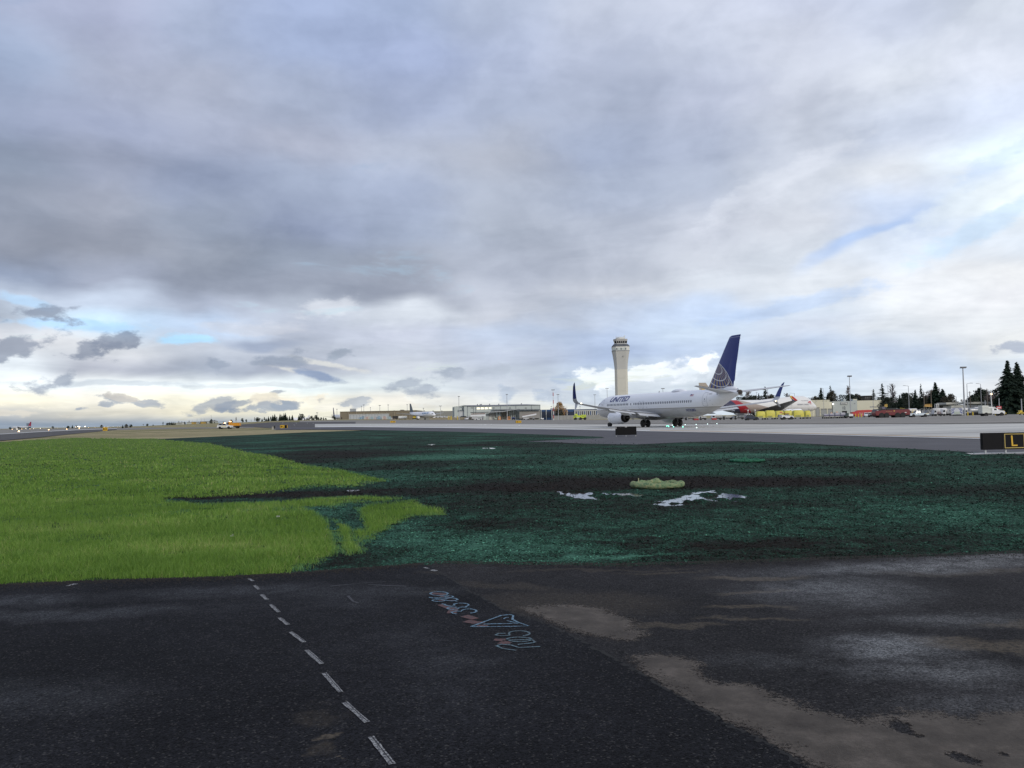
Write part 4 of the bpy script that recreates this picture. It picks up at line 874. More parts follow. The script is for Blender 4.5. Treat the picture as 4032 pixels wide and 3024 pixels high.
# exhaust of the auxiliary power unit
mb = MB(); mb.cyl(P(40.95, 0, 4.62), P(41.32, 0, 4.64), .36, .33, 20); mb.build('tail_cone', mat('tail_cone_metal', (0.07, 0.055, 0.045), 0.5, metal=0.4), plane, smooth=True)
MB().cyl(P(41.44, 0, 4.64), P(41.47, 0, 4.64), .18, .18, 14).build('exhaust_outlet', DARKM, plane)
def patch(name, s0, s1, z0, z1, m_, parent, off=0.02, ns=2, nz=3, side=1, rnd=0.0):
    vs = []
    for j in range(nz + 1):
        for i in range(ns + 1):
            a, b_ = i / ns, j / nz; k = 1 - rnd * (2 * b_ - 1) ** 4; vs.append(skin(s0 + (s1 - s0) * (.5 + (a - .5) * k), z0 + (z1 - z0) * b_, side, off))
    return MB().add(vs, [(j * (ns + 1) + i, j * (ns + 1) + i + 1, (j + 1) * (ns + 1) + i + 1, (j + 1) * (ns + 1) + i) for j in range(nz) for i in range(ns)]).build(name, m_, parent, smooth=True)
for i in range(51):
    s = 6.85 + 0.508 * i
    if abs(s - 14.3) < 0.27 or abs(s - 15.45) < 0.27 or abs(s - 7.4) < .05 and False: continue
    patch('window', s - .125, s + .125, 3.50, 3.86, PANE, plane, rnd=0.45, ns=2, nz=4)
    if i % 3 == 0: patch('window', s - .125, s + .125, 3.50, 3.86, PANE, plane, rnd=0.45, side=-1, ns=2, nz=4)
for (a, b_, z0, z1) in [(1.55, 2.15, 3.62, 3.95), (2.3, 2.9, 3.72, 4.1), (3.0, 3.35, 3.8, 4.15)]:
    for sd_ in (1, -1): patch('cockpit_window', a, b_, z0, z1, GLASSD, plane, side=sd_)
def outline(name, pts, m_, parent, wd=0.035, off=0.015, side=1):
    vs = []; fsx = []
    for k in range(len(pts)):
        (s0, z0), (s1, z1) = pts[k], pts[(k + 1) % len(pts)]; L = math.hypot(s1 - s0, z1 - z0); nx, nz = -(z1 - z0) / L * wd / 2, (s1 - s0) / L * wd / 2; nn = max(1, int(L / .3)); k0 = len(vs)
        for i in range(nn + 1):
            a = i / nn; ss, zz2 = s0 + (s1 - s0) * a, z0 + (z1 - z0) * a; vs += [skin(ss + nx, zz2 + nz, side, off), skin(ss - nx, zz2 - nz, side, off)]
        fsx += [(k0 + 2 * i, k0 + 2 * i + 1, k0 + 2 * i + 3, k0 + 2 * i + 2) for i in range(nn)]
    return MB().add(vs, fsx).build(name, m_, parent)
def rrect(s0, s1, z0, z1, r=.12): return [(s0 + r, z0), (s1 - r, z0), (s1, z0 + r), (s1, z1 - r), (s1 - r, z1), (s0 + r, z1), (s0, z1 - r), (s0, z0 + r)]
ad = outline('door', rrect(34.75, 35.6, 2.95, 4.78), LINE, plane)
patch('door_handle', 35.05, 35.4, 3.60, 3.66, PGRYT, ad); patch('door_window', 35.12, 35.27, 3.82, 3.98, PANE, ad)
fd = outline('door', rrect(4.3, 5.15, 2.72, 4.55), LINE, plane); patch('door_window', 4.65, 4.8, 3.65, 3.85, PANE, fd)
outline('emergency_exit', rrect(17.45, 18.0, 2.95, 4.05), LINE, plane, 0.03); outline('emergency_exit', rrect(18.55, 19.1, 2.95, 4.05), LINE, plane, 0.03)
outline('cargo_door', rrect(27.3, 28.5, 1.75, 2.6, .08), mat('panel_line_grey', (0.26, 0.26, 0.27)), plane, 0.025)
lettering('airline_name', 'UNITED', lambda u, v: skin(7.45 + 6.3 * u, 4.16 + 0.86 * v, 1, .022), NAVYT, plane, cuts=8, bold=0.028, shear=0.22)
lettering('registration', 'N73283', lambda u, v: skin(30.75 + 2.05 * u, 2.26 + 0.38 * v, 1, .022), NAVYT, plane, cuts=3, bold=0.02)
lettering('fleet_number', '0283', lambda u, v: skin(35.85 + .6 * u, 4.50 + 0.18 * v, 1, .022), PGRYT, plane, cuts=1, bold=0.01)
fg = patch('flag', 31.7, 32.45, 4.40, 4.68, mat('flag_red_white', (0.50, 0.20, 0.22), 0.5), plane, off=.02); patch('flag_canton', 31.7, 32.05, 4.54, 4.68, NAVYT, fg, off=.03)
for k in range(3): patch('flag_stripe', 31.7 + (.37 if k else 0), 32.45, 4.43 + k * .1, 4.455 + k * .1, WHT, fg, off=.026)
patch('hull_scratch', 36.3, 36.36, 3.1, 3.2, PGRYT, plane); patch('static_port', 20.0, 20.12, 3.02, 3.12, PGRYT, plane); patch('static_port', 36.2, 36.3, 3.65, 3.73, PGRYT, plane)
# radome hump and aerials on the crown
mb = MB(); rg = []
for i in range(13):
    t_ = i / 12; r_ = math.sin(math.pi * t_) ** .6; s = 24.3 + 4.2 * t_; rg.append([P(s, .62 * r_ * math.cos(a) + 0, 5.26 + .42 * r_ * max(0, math.sin(a))) for a in np.linspace(0, math.pi, 12)])
mb.loft(rg, closed=False, cap0=False, cap1=False).build('antenna_radome', WHT, plane, smooth=True, angle=80)
rg = [[P(24.15 + 4.5 * t_, .78 * math.sin(math.pi * t_) ** .6 * math.cos(a), 5.245 + .10 * math.sin(math.pi * t_) ** .6 * max(0, math.sin(a))) for a in np.linspace(0, math.pi, 12)] for t_ in np.linspace(0, 1, 13)]
MB().loft(rg, closed=False, cap0=False, cap1=False).build('radome_base', LGRY, plane, smooth=True, angle=80)
for s in (20.5,): MB().prism([(21.2 - s, 5.33), (21.2 - s - .35, 5.33), (21.2 - s - .38, 5.6), (21.2 - s - .22, 5.6)], -.02, .02).build('blade_antenna', LGRY, plane)
MB().prism([(21.2 - 12, 1.37), (21.2 - 12.4, 1.37), (21.2 - 12.45, 1.1), (21.2 - 12.25, 1.1)], -.02, .02).build('blade_antenna', LGRY, plane)

AF = [(0, 0), (.02, .018), (.08, .036), (.2, .052), (.4, .058), (.65, .042), (.85, .02), (1, .002), (.85, -.012), (.65, -.024), (.4, -.038), (.2, -.038), (.08, -.028), (.02, -.014)]
def foil(sle, y, z, chord, tk=1.0, inc=0.0, vert=False):
    r_ = []
    for a, b_ in AF:
        s = sle + a * chord; hgt = b_ * chord * tk - a * chord * inc
        r_.append(P(s, y + hgt, z) if vert else P(s, y, z + hgt))
    return r_
# belly fairing
rg = []
for i in range(15):
    t_ = i / 14; k = math.sin(math.pi * t_) ** .45 if 0 < t_ < 1 else 0.02; s = 12.6 + 12.6 * t_
    rg.append([P(s, 1.95 * k * math.cos(a) * (1 if math.sin(a) > 0 else 1), 2.0 + (0.95 * k * math.sin(a))) for a in np.linspace(0, 2 * math.pi, 29)[:-1]])
MB().loft(rg).build('belly_fairing', mat('fairing_grey', (0.36, 0.355, 0.35), 0.45, var=.12, dirt=.25, vscale=.8), plane, smooth=True, angle=80)

for sd_ in (1, -1):
    W = [(14.9, 1.3, 1.95, 8.1, 1.25), (16.0, 2.6, 2.06, 6.6, 1.15), (18.0, 5.4, 2.32, 4.35, 1.05), (20.4, 9.2, 2.72, 3.25, 1.0), (23.0, 13.4, 3.22, 2.25, .95), (25.05, 16.75, 3.66, 1.6, .9)]
    wing = MB().loft([foil(a, sd_ * y, z, c_, tk) for a, y, z, c_, tk in W]).build('wing', GRYP, plane, smooth=True, angle=35); wing.location.x = -0.7
    # flaps hang a little below the trailing edge, split by the kink
    def te(y):
        for (a, y0, z0, c0, _), (a1, y1, z1, c1, _) in zip(W, W[1:]):
            if y0 <= y <= y1: k = (y - y0) / (y1 - y0); return (a + c0) + ((a1 + c1) - (a + c0)) * k, z0 + (z1 - z0) * k
    for (ya, yb, c_, nm) in [(2.0, 5.3, 1.25, 'inboard_flap'), (5.9, 11.2, .95, 'outboard_flap')]:
        rg = []
        for y in np.linspace(ya, yb, 4):
            s_, z_2 = te(y); r_ = []
            for a, b_ in AF: r_.append(P(s_ - .42 + a * c_, sd_ * y, z_2 - .02 - a * c_ * .36 + b_ * c_ * 1.2))
            rg.append(r_)
        MB().loft(rg).build(nm, LGRY, wing, smooth=True, angle=35)
        rg = [[P(te(y)[0] - .75 + a * .7, sd_ * y, te(y)[1] + .09 - a * .16 + b_ * .7) for a, b_ in AF] for y in np.linspace(ya, yb, 4)]
        MB().loft(rg).build('spoiler', LGRY, wing, smooth=True, angle=35)
    rg = [[P(te(y)[0] - .5 + a * .62, sd_ * y, te(y)[1] - a * .03 + b_ * .5) for a, b_ in AF] for y in np.linspace(11.5, 15.6, 3)]
    MB().loft(rg).build('aileron', GRYP, wing, smooth=True, angle=35)
    for y in (4.2, 7.3, 10.3):
        s_, z_2 = te(y); L = 3.6 if y < 9 else 2.9; r0 = .30 if y < 9 else .24; rg = []
        for i in range(13):
            t_ = i / 12; r_ = r0 * math.sin(math.pi * min(1, t_ * 1.02) ** .75) ** .7 if 0 < t_ < 1 else .01
            rg.append([P(s_ - L * .62 + L * t_, sd_ * y + r_ * .62 * math.cos(a), z_2 - .30 - .34 * t_ * t_ + r_ * math.sin(a)) for a in np.linspace(0, 2 * math.pi, 15)[:-1]])
        MB().loft(rg).build('flap_track_fairing', LGRY, wing, smooth=True, angle=80)
    # winglet: blended root, tall blade, short lower blade
    up = [(25.05, 16.75, 3.66, 1.6, 0), (25.25, 17.1, 3.78, 1.5, 0), (25.45, 17.38, 4.05, 1.36, .6), (25.62, 17.48, 4.35, 1.24, 1)]
    rt = [[(P(a + q_[0] * c_, sd_ * (y + q_[1] * c_ * k * -.8), z + q_[1] * c_ * (1 - k))) for q_ in AF] for a, y, z, c_, k in up]
    wl = MB().loft(rt).build('winglet', LGRY, wing, smooth=True, angle=60)
    bl = [(25.62, 17.48, 4.35, 1.24), (26.05, 17.66, 5.2, .98), (26.5, 17.82, 5.95, .74), (26.85, 17.90, 6.32, .5), (27.3, 17.97, 6.58, .10)]
    MB().loft([foil(a, sd_ * y, z, c_, .8, vert=True) for a, y, z, c_ in bl]).build('winglet_blade', NAVY, wl, smooth=True, angle=60)
    lw = [(25.5, 17.05, 3.74, 1.05), (26.0, 17.35, 3.22, .7), (26.5, 17.62, 2.72, .34)]
    MB().loft([foil(a, sd_ * y, z, c_, .7, vert=True) for a, y, z, c_ in lw]).build('lower_blade', LGRY, wl, smooth=True, angle=60)
    mb = MB(); mb.rev([(-.09, .01), (-.05, .07), (.05, .07), (.09, .01)], 'x', P(26.75, sd_ * 16.7, 3.66), 10); mb.build('navigation_light', lamp_mat('tip_lamp', (1.0, 0.85, 0.5), 5.0), wing, smooth=True)
    # engine
    ey, ez = sd_ * 4.83, 1.50
    pr = [(18.35, 1.02), (18.3, .90)]
    cow = [(13.28, .80), (13.2, .86), (13.26, .93), (13.6, 1.03), (14.3, 1.09), (15.2, 1.08), (16.2, .99), (17.0, .87), (17.45, .80), (17.43, .76), (16.9, .74), (16.2, .72)]
    rg = []
    for s, r_ in cow:
        fl = 1 - .10 * max(0, 1 - (s - 13.2) / 3)
        rg.append([P(s, ey + r_ * math.cos(a), ez + r_ * (math.sin(a) if math.sin(a) > 0 else math.sin(a) * fl) + .04) for a in np.linspace(0, 2 * math.pi, 37)[:-1]])
    en = MB().loft(rg, cap0=False).build('engine', WHT, plane, smooth=True, angle=50); en.location.x = -1.0
    MB().rev([(-3.9, .02), (-3.9, .80), (-4.0, .80), (-4.0, .02)][::-1], 'x', P(13.2, ey, ez + .04), 30).build('fan_face', DARKM, en)
    nz_ = [(16.1, .73), (16.9, .74), (17.3, .66), (17.9, .50), (18.25, .42), (18.22, .39), (17.7, .36)]
    # dark throat between cowl and core
    MB().loft([[P(s, ey + r_ * math.cos(a), ez + r_ * math.sin(a)) for a in np.linspace(0, 2 * math.pi, 29)[:-1]] for s, r_ in [(16.25, .73), (16.25, .30)]], cap0=False, cap1=False).build('engine_duct', DARKM, en)
    MB().loft([[P(s, ey + r_ * math.cos(a), ez + r_ * math.sin(a)) for a in np.linspace(0, 2 * math.pi, 29)[:-1]] for s, r_ in [(16.2, .56), (17.0, .56), (17.6, .50), (18.15, .43), (18.12, .38), (17.6, .36), (17.6, .02)]], cap0=False, cap1=False).build('core_nozzle', mat('burnt_metal', (0.055, 0.048, 0.042), 0.42, metal=0.6, var=.3), en, smooth=True, angle=50)
    MB().loft([[P(s, ey + r_ * math.cos(a), ez + r_ * math.sin(a)) for a in np.linspace(0, 2 * math.pi, 21)[:-1]] for s, r_ in [(17.5, .27), (18.2, .22), (18.7, .11), (18.95, .01)]]).build('exhaust_plug', mat('plug_metal', (0.07, 0.062, 0.055), 0.35, metal=0.7), en, smooth=True, angle=50)
    MB().prism([(21.2 - 14.0, 2.5), (21.2 - 17.0, 2.15), (21.2 - 19.4, 1.9), (21.2 - 20.6, 2.3), (21.2 - 18.0, 2.75), (21.2 - 15.6, 2.72)], ey - .17, ey + .17).build('pylon', LGRY, en, bevel=.03)
    if sd_ == 1:
        for s_ in (14.2, 15.8): MB().cyl(P(s_, ey + 1.06, ez + .15), P(s_, ey + 1.085, ez + .15), .045, n=8).build('cowl_latch', PGRYT, en)
    # main gear
    g = MB(); g.cyl(P(21.2, sd_ * 2.86, .58), P(21.2, sd_ * 2.9, 2.3), .12, .15, 12); g.cyl(P(21.2, sd_ * 2.86 - .55, .58), P(21.2, sd_ * 2.86 + .55, .58), .07, n=10); g.cyl(P(21.2, sd_ * 2.86, 1.3), P(21.3, sd_ * 1.5, 1.9), .06, n=8); g.cyl(P(21.1, sd_ * 2.86, .8), P(20.4, sd_ * 2.8, 1.9), .05, n=8)
    g.box(*P(21.25, sd_ * 3.18, 1.5), .55, .03, .95)
    gear = g.build('main_gear', STEEL, plane, smooth=True)
    for k in (-.43, .43):
        wy = sd_ * 2.86 + k
        wh = MB().rev([(-.2, .38), (-.2, .49), (-.14, .55), (-.06, .57), (.06, .57), (.14, .55), (.2, .49), (.2, .38)], 'y', P(21.2, wy, .57), 30).build('wheel', RUB, gear, smooth=True, angle=35)
        h = MB().rev([(-.16, .02), (-.17, .26), (-.205, .30), (.205, .30), (.17, .26), (.16, .02)], 'y', P(21.2, wy, .57), 20).build('hub', HUB, gear, smooth=True, angle=35)
    MB().box(*P(21.3, sd_ * 2.2, 1.35), 1.5, 1.1, .05).build('gear_door', mat('dark_bay', (0.025, 0.025, 0.027), 0.7), plane)
    # tailplane
    TP = [(36.9, .55, 4.62, 3.9), (37.6, 1.2, 4.72, 3.5), (39.6, 4.2, 5.08, 2.45), (41.15, 7.05, 5.44, 1.35), (41.5, 7.2, 5.46, 1.0)]
    tpl = MB().loft([foil(a, sd_ * y, z, c_, .85) for a, y, z, c_ in TP]).build('tailplane', LGRY, plane, smooth=True, angle=35)
    rg = [foil(a + c_ * .68, sd_ * (y + .25), z - .01, c_ * .36, .9) for a, y, z, c_ in TP[1:-1]]
    MB().loft(rg).build('elevator', WHT, tpl, smooth=True, angle=35)
    MB().cyl(P(38.9, sd_ * 2.0, 4.75), P(38.9, sd_ * 2.0, 4.35), .05, n=8).build('tail_probe', PGRYT, tpl)
# nose gear
g = MB(); g.cyl(P(4.03, 0, .36), P(4.1, 0, 1.7), .07, .09, 10); g.cyl(P(4.03, -.25, .36), P(4.03, .25, .36), .04, n=8); g.box(*P(4.5, .3, 1.3), .9, .03, .4)
gear = g.build('nose_gear', STEEL, plane, smooth=True)
for k in (-.2, .2):
    MB().rev([(-.1, .2), (-.1, .30), (-.05, .345), (.05, .345), (.1, .30), (.1, .2)], 'y', P(4.03, k, .345), 24).build('wheel', RUB, gear, smooth=True, angle=35)
    MB().rev([(-.08, .02), (-.09, .19), (.09, .19), (.08, .02)], 'y', P(4.03, k, .345), 16).build('hub', HUB, gear, smooth=True, angle=35)
# fin with dorsal fillet, rudder line
fin = MB().loft([foil(a, 0, z, c_, tk, vert=True) for a, z, c_, tk in [(30.2, 5.05, 9.6, .10), (33.45, 5.2, 6.3, .55), (34.15, 5.75, 5.75, .85), (35.2, 7.0, 5.0, .9), (37.0, 9.3, 3.9, .9), (38.75, 11.5, 2.72, .9), (39.3, 12.15, 2.4, .9), (39.75, 12.3, 2.0, .6)]]).build('fin', M_fin, plane, smooth=True, angle=50)
MB().loft([foil(a, 0, z, c_, 1.35, vert=True) for a, z, c_ in [(37.75, 6.2, 2.4), (38.7, 8.6, 1.95), (39.55, 11.0, 1.45)]]).build('rudder', M_fin, fin, smooth=True, angle=50)
MB().loft([foil(a, 0, z, c_, tk, vert=True) for a, z, c_, tk in [(29.2, 4.9, 11.8, .1), (31.0, 5.15, 9.9, .55), (33.3, 5.3, 7.0, 1.0)]]).build('dorsal_fairing', WHT, plane, smooth=True, angle=50)
MB().rev([(-.8, .05), (-.6, .2), (.2, .34), (1.2, .40), (2.0, .2)][::-1], 'x', P(39.8, 0, 5.15), 16).build('tail_fairing', WHT, plane, smooth=True, angle=60)
for k in range(3):
    z = 12.3 - 0 * k; MB().cyl(P(41.5 - .1 * k, 0, 12.1 - .4 * k), P(41.9 - .1 * k, 0, 12.12 - .4 * k), .012, n=5).build('static_wick', LINE, fin)
# ------------------------------------------------------------------ control tower
CONC_G = mat('tower_grey_concrete', (0.47, 0.465, 0.44), 0.8, var=0.07, vscale=0.15); CONC_B = mat('tower_buff_concrete', (0.56, 0.54, 0.47), 0.8, var=0.07, vscale=0.15)
SLATE = mat('slate_band', (0.085, 0.09, 0.10), 0.6); PALE = mat('pale_panel', (0.62, 0.62, 0.58), 0.6, var=0.08); GLASSP = mat('pale_glass', (0.50, 0.56, 0.52), 0.2, var=0.2, vscale=.4)
WHT2 = mat('white_metal', (0.68, 0.68, 0.66), 0.5, var=0.08); GRY2 = mat('grey_metal', (0.26, 0.27, 0.28), 0.5, var=0.1)
TD = 830.0; tl_ = at(2450, TD); zt = lambda row: height(2450, row, TD)
tower = thing('control_tower', 'tall concrete air traffic control tower flaring out below its dark windowed cab', 'tower', (tl_.x, TD, tl_.z), R(-4))
def octo(hw, ch, z): # chamfered square
    a, b_ = hw, hw - ch; return [(a, -b_, z), (a, b_, z), (b_, a, z), (-b_, a, z), (-a, b_, z), (-a, -b_, z), (-b_, -a, z), (b_, -a, z)]
k = TD / FPX
mb = MB(); mb.loft([octo(6.15, 1.9, -1), octo(6.2, 1.9, zt(1455) * .6), octo(6.22, 1.9, zt(1455))]); mb.build('shaft', CONC_B, tower)
prof = [(1455, 6.26, 1.9), (1448, 6.30, 1.95), (1436, 6.55, 2.1), (1420, 7.0, 2.4), (1404, 7.6, 2.8), (1390, 8.2, 3.1), (1384, 8.45, 3.3)]
MB().loft([octo(w_, c_, zt(r_)) for r_, w_, c_ in prof]).build('flared_head', CONC_G, tower)
MB().loft([octo(8.7, 3.5, zt(1384)), octo(8.72, 3.5, zt(1381.5))]).build('ledge', GRY2, tower)
MB().loft([octo(8.55, 3.4, zt(1381.5)), octo(8.65, 3.4, zt(1366))]).build('equipment_storey', PALE, tower)
for i in range(5):
    x0 = -5.0 + i * 2.15; MB().box(x0 + .8, -8.63, zt(1376), 1.5, .18, 1.9).build('window', GLASSP if i % 2 else mat('storey_window', (0.20, 0.23, 0.23), .2), tower)
for i in range(2): MB().box(-7.1 + .0, -7.05 + i * .02, zt(1376), 2.6, .2, 1.9, R(-45)).build('window', GLASSP, tower) if i == 0 else None
MB().loft([octo(8.95, 3.6, zt(1366)), octo(8.7, 3.5, zt(1364)), octo(7.4, 2.9, zt(1357.5)), octo(7.2, 2.8, zt(1356.5))]).build('sloped_roof_band', SLATE, tower)
MB().loft([octo(6.0, 2.2, zt(1356.5)), octo(6.2, 2.3, zt(1353.5))]).build('cab_sill', WHT2, tower)
MB().loft([octo(6.1, 2.3, zt(1353.5)), octo(6.45, 2.5, zt(1344.5))]).build('cab_glazing', GLASSD, tower)
for a in np.linspace(-3.9, 3.9, 5): MB().prism([(0, 0)] * 0 or [(a - .13, zt(1353.5)), (a + .13, zt(1353.5)), (a + .16, zt(1344.5)), (a - .16, zt(1344.5))], -6.55, -6.1).build('mullion', WHT2, tower)
for sx_ in (-1, 1): MB().cyl((sx_ * 3.9, -6.3, zt(1353.5)), (sx_ * 4.0, -6.6, zt(1344.5)), .16, n=6).build('mullion', WHT2, tower); MB().cyl((sx_ * 6.3, -3.9, zt(1353.5)), (sx_ * 6.6, -4.0, zt(1344.5)), .16, n=6).build('mullion', WHT2, tower)
MB().loft([octo(6.55, 2.5, zt(1344.5)), octo(6.95, 2.7, zt(1337.5)), octo(6.9, 2.7, zt(1336))]).build('cab_fascia', mat('cab_fascia_grey', (0.42, 0.41, 0.39), .6), tower)
MB().rev([(0, 4.4), (1.7, 4.4)], 'z', (0, 0, zt(1336)), 20).build('roof_drum', PALE, tower)
mb = MB()
for i in range(10):
    a = i / 10 * 2 * math.pi; mb.cyl((4.6 * math.cos(a), 4.6 * math.sin(a), zt(1336)), (4.6 * math.cos(a), 4.6 * math.sin(a), zt(1336) + 2.9), .06, n=5)
ringz = zt(1336) + 2.8
for i in range(20):
    a, a2 = i / 20 * 2 * math.pi, (i + 1) / 20 * 2 * math.pi; mb.cyl((4.6 * math.cos(a), 4.6 * math.sin(a), ringz), (4.6 * math.cos(a2), 4.6 * math.sin(a2), ringz), .07, n=5)
mb.build('roof_railing', WHT2, tower)
for (x, h_) in [(-6.5, 2.6), (6.6, 2.4), (4.8, 3.0), (-4.8, 2.8)]: MB().cyl((x, -.5, zt(1336)), (x, -.5, zt(1336) + h_), .07, n=5).build('antenna', WHT2, tower)
MB().box(4.3, -3, zt(1330) + 1.3, .9, .9, 1.4).build('radio_box', PALE, tower)
MB().box(2.0, -8.05, zt(1404.5), 1.7, .3, .35).build('vent_slot', SLATE, tower); MB().box(1.8, -8.0, zt(1407.5), 1.3, .2, .3).build('vent_sill', PALE, tower)
for r_ in (1490, 1540, 1582): MB().box(.0, -6.21, zt(r_) if r_ > 1455 else 0, 8.4, .03, .12).build('pour_joint', mat('joint', (0.33, 0.31, 0.25), .8), tower)

# ------------------------------------------------------------------ taxiway signs
BLK = mat('sign_black', (0.005, 0.005, 0.006), 0.6, var=0.3, vscale=4, spec=.15); YEL = mat('sign_yellow', (0.62, 0.37, 0.02), 0.5, var=0.08); GALV = mat('galvanised', (0.42, 0.43, 0.43), 0.45, var=0.1)
SD = 1.7 * FPX / (1786 - (1688 - .0189 * 3880))
D_ = 31.6; mpp = D_ / FPX
pL = at(3866, D_, 0); x0s = pL.x; ztop, zbot = height(3866, 1705, D_), height(3868, 1771, D_)
sg = thing('taxiway_sign', 'black taxiway sign with a yellow framed letter L at the right edge of the photo', 'sign', (x0s, D_, 0), R(1.5))
Wd = 2.05; Hh = ztop - zbot
MB().box(Wd / 2, 0, zbot + Hh / 2, Wd, .16, Hh).build('panel', BLK, sg, bevel=.012)
MB().box(.80, -.085, zbot + Hh / 2, .012, .02, Hh - .02).build('panel_joint', DARKM, sg)
fx0, fx1, fz0, fz1 = .845, 1.615, zbot + .045, zbot + Hh - .045
mb = MB(); tk_ = .026
for (a, b_, c_, d_) in [(fx0, fx1, fz0, fz0 + tk_), (fx0, fx1, fz1 - tk_, fz1), (fx0, fx0 + tk_, fz0 + tk_, fz1 - tk_), (fx1 - tk_, fx1, fz0 + tk_, fz1 - tk_)]: mb.box((a + b_) / 2, -.088, (c_ + d_) / 2, b_ - a, .008, d_ - c_)
mb.build('yellow_frame', mat('sign_frame_yellow', (0.48, 0.36, 0.10), .5), sg)
MB().add([(x, -.089, z) for x, z in [(1.10, zbot + Hh * .82), (1.16, zbot + Hh * .82), (1.175, zbot + Hh * .27), (1.34, zbot + Hh * .27), (1.34, zbot + Hh * .19), (1.115, zbot + Hh * .19)]], [(5, 4, 3, 2, 1, 0)]).build('letter_l', YEL, sg)
MB().add([(x, -.088, z) for x, z in [(1.64, zbot + .03), (2.04, zbot + .03), (2.04, zbot + Hh - .03), (1.64, zbot + Hh - .03)]], [(3, 2, 1, 0)]).build('yellow_panel', YEL, sg)
for x in (.14, .92, 1.7): lg = MB(); lg.box(x, 0, zbot / 2, .05, .06, zbot); lg.box(x, 0, .03, .1, .12, .05); lg.build('leg', GALV, sg)
pad = flat_poly('sign_pad', mat('pad_concrete', (0.40, 0.40, 0.38), .8, var=.15), [(x0s - .7, D_ - .55), (x0s + 3.2, D_ - .55), (x0s + 3.2, D_ + .7), (x0s - .25, D_ + .7)], .052, world=True); tag(pad, kind='structure')
D_ = 70.0; pL = at(2424, D_, 0); zt0, zb0 = height(2424, 1680.5, D_), height(2424, 1713.5, D_); w0 = 82 * D_ / FPX
sg = thing('sign_back', 'plain black back of a taxiway sign standing below the airliner engine', 'sign', (pL.x, D_, 0), 0)
MB().box(w0 / 2, 0, (zt0 + zb0) / 2, w0, .2, zt0 - zb0).build('panel', BLK, sg, bevel=.012)
for x in (.06, w0 / 2, w0 - .06): MB().box(x, 0, zb0 / 2, .05, .05, zb0).build('leg', GALV, sg)
MB().box(.035, -.112, zt0 - .10, .05, .012, .12).build('label_plate', WHT2, sg); MB().add([(w0 / 2 - .1, -.108, zt0 - .01), (w0 / 2 + .1, -.108, zt0 - .01), (w0 / 2 + .07, -.108, zt0 - .045), (w0 / 2 - .07, -.108, zt0 - .045)], [(0, 1, 2, 3)]).build('lifting_slot', WHT2, sg)
def yellow_sign(px0, px1, r0, r1, D, label, txt, dark=False, side=None):
    D = float(G(px0, r1 + 1.2)[1])
    p = at(px0, D); W_ = (px1 - px0) * D / FPX; zt1, zb1 = height(px0, r0, D) - p.z, height(px0, r1, D) - p.z; zb1 = max(zb1, .12); zt1 = max(zt1, zb1 + .5)
    sgn = thing('guidance_sign', label, 'sign', tuple(p), 0)
    MB().box(W_ / 2, 0, (zt1 + zb1) / 2, W_, .25, zt1 - zb1).build('panel', YEL if not dark else BLK, sgn, bevel=.02)
    if side: MB().box(W_ * side[0], -.13, (zt1 + zb1) / 2, W_ * side[1], .02, (zt1 - zb1) * .96).build('dark_panel', BLK, sgn)
    for x in (W_ * .2, W_ * .8): MB().box(x, 0, zb1 / 2 + .0, .08, .08, zb1 + .02).build('leg', GALV, sgn)
    if txt:
        for a, b_, tx in txt: lettering('sign_lettering', tx, lambda u, v, a=a, b_=b_: (W_ * (a + (b_ - a) * u), -.145, zb1 + (zt1 - zb1) * (.25 + .5 * v)), BLK, sgn, bold=.03)
yellow_sign(405, 423, 1683, 1696, 150, 'small yellow sign with black lettering standing in tan grass by the runway', [(.12, .45, 'B'), (.55, .9, '34')])
yellow_sign(1103, 1132, 1674, 1686, 215, 'yellow lettered sign with a black end panel beside a small dark cabinet', [(.08, .3, 'B'), (.36, .56, 'L')], side=(.78, .34))
yellow_sign(1537, 1557, 1657.5, 1664.5, 420, 'small orange yellow sign beside the taxiway in front of the aircraft with the edge-on tail', [(.1, .9, 'A B')])
yellow_sign(2030, 2053, 1656.5, 1666, 330, 'yellow sign reading A B A in front of the sloping white canopy', [(.05, .2, 'A'), (.3, .48, 'B'), (.56, .72, 'A'), (.8, .95, '/')], side=(.02, .04))

# ------------------------------------------------------------------ buildings
def base_at(px, D): return at(px, D)
CREAM = mat('cream_wall', (0.60, 0.58, 0.46), 0.8, var=0.05, vscale=0.2); SAGE = mat('sage_grey_wall', (0.42, 0.455, 0.44), 0.8, var=0.05, vscale=0.2); DOORG = mat('roller_door_grey', (0.27, 0.28, 0.28), 0.6, var=0.08)
BROWN = mat('brown_block', (0.20, 0.17, 0.12), 0.85, var=0.15, vscale=0.1); ROOFG = mat('roof_grey', (0.20, 0.195, 0.20), 0.6, var=0.1, vscale=.05); HANG = mat('hangar_panel', (0.46, 0.50, 0.47), 0.6, var=0.05, vscale=.1); TRIM = mat('slate_trim', (0.10, 0.12, 0.15), 0.6)
BLUEB = mat('blue_cladding', (0.018, 0.065, 0.17), 0.5, var=0.15, vscale=.1); BLACKV = mat('shaded_opening', (0.015, 0.015, 0.017), 0.8); GWALL = mat('precast_wall', (0.30, 0.30, 0.28), 0.85, var=0.2, vscale=.5, dirt=.3)
def bld(name, label, px0, px1, D, cat='building', depth=20, rz=0):
    p = at(px0, D); W_ = at(px1, D).x - p.x; root = thing(name, label, cat, tuple(p), rz)
    X = lambda px: at(px, D).x - p.x
    Zr = lambda px, row: height(px, row, D) - p.z
    return root, X, Zr, W_
def wallbox(root, nm, x0, x1, z0, z1, y0, y1, m_, bevel=0): return MB().box((x0 + x1) / 2, (y0 + y1) / 2, (z0 + z1) / 2, x1 - x0, y1 - y0, z1 - z0).build(nm, m_, root, bevel=bevel)
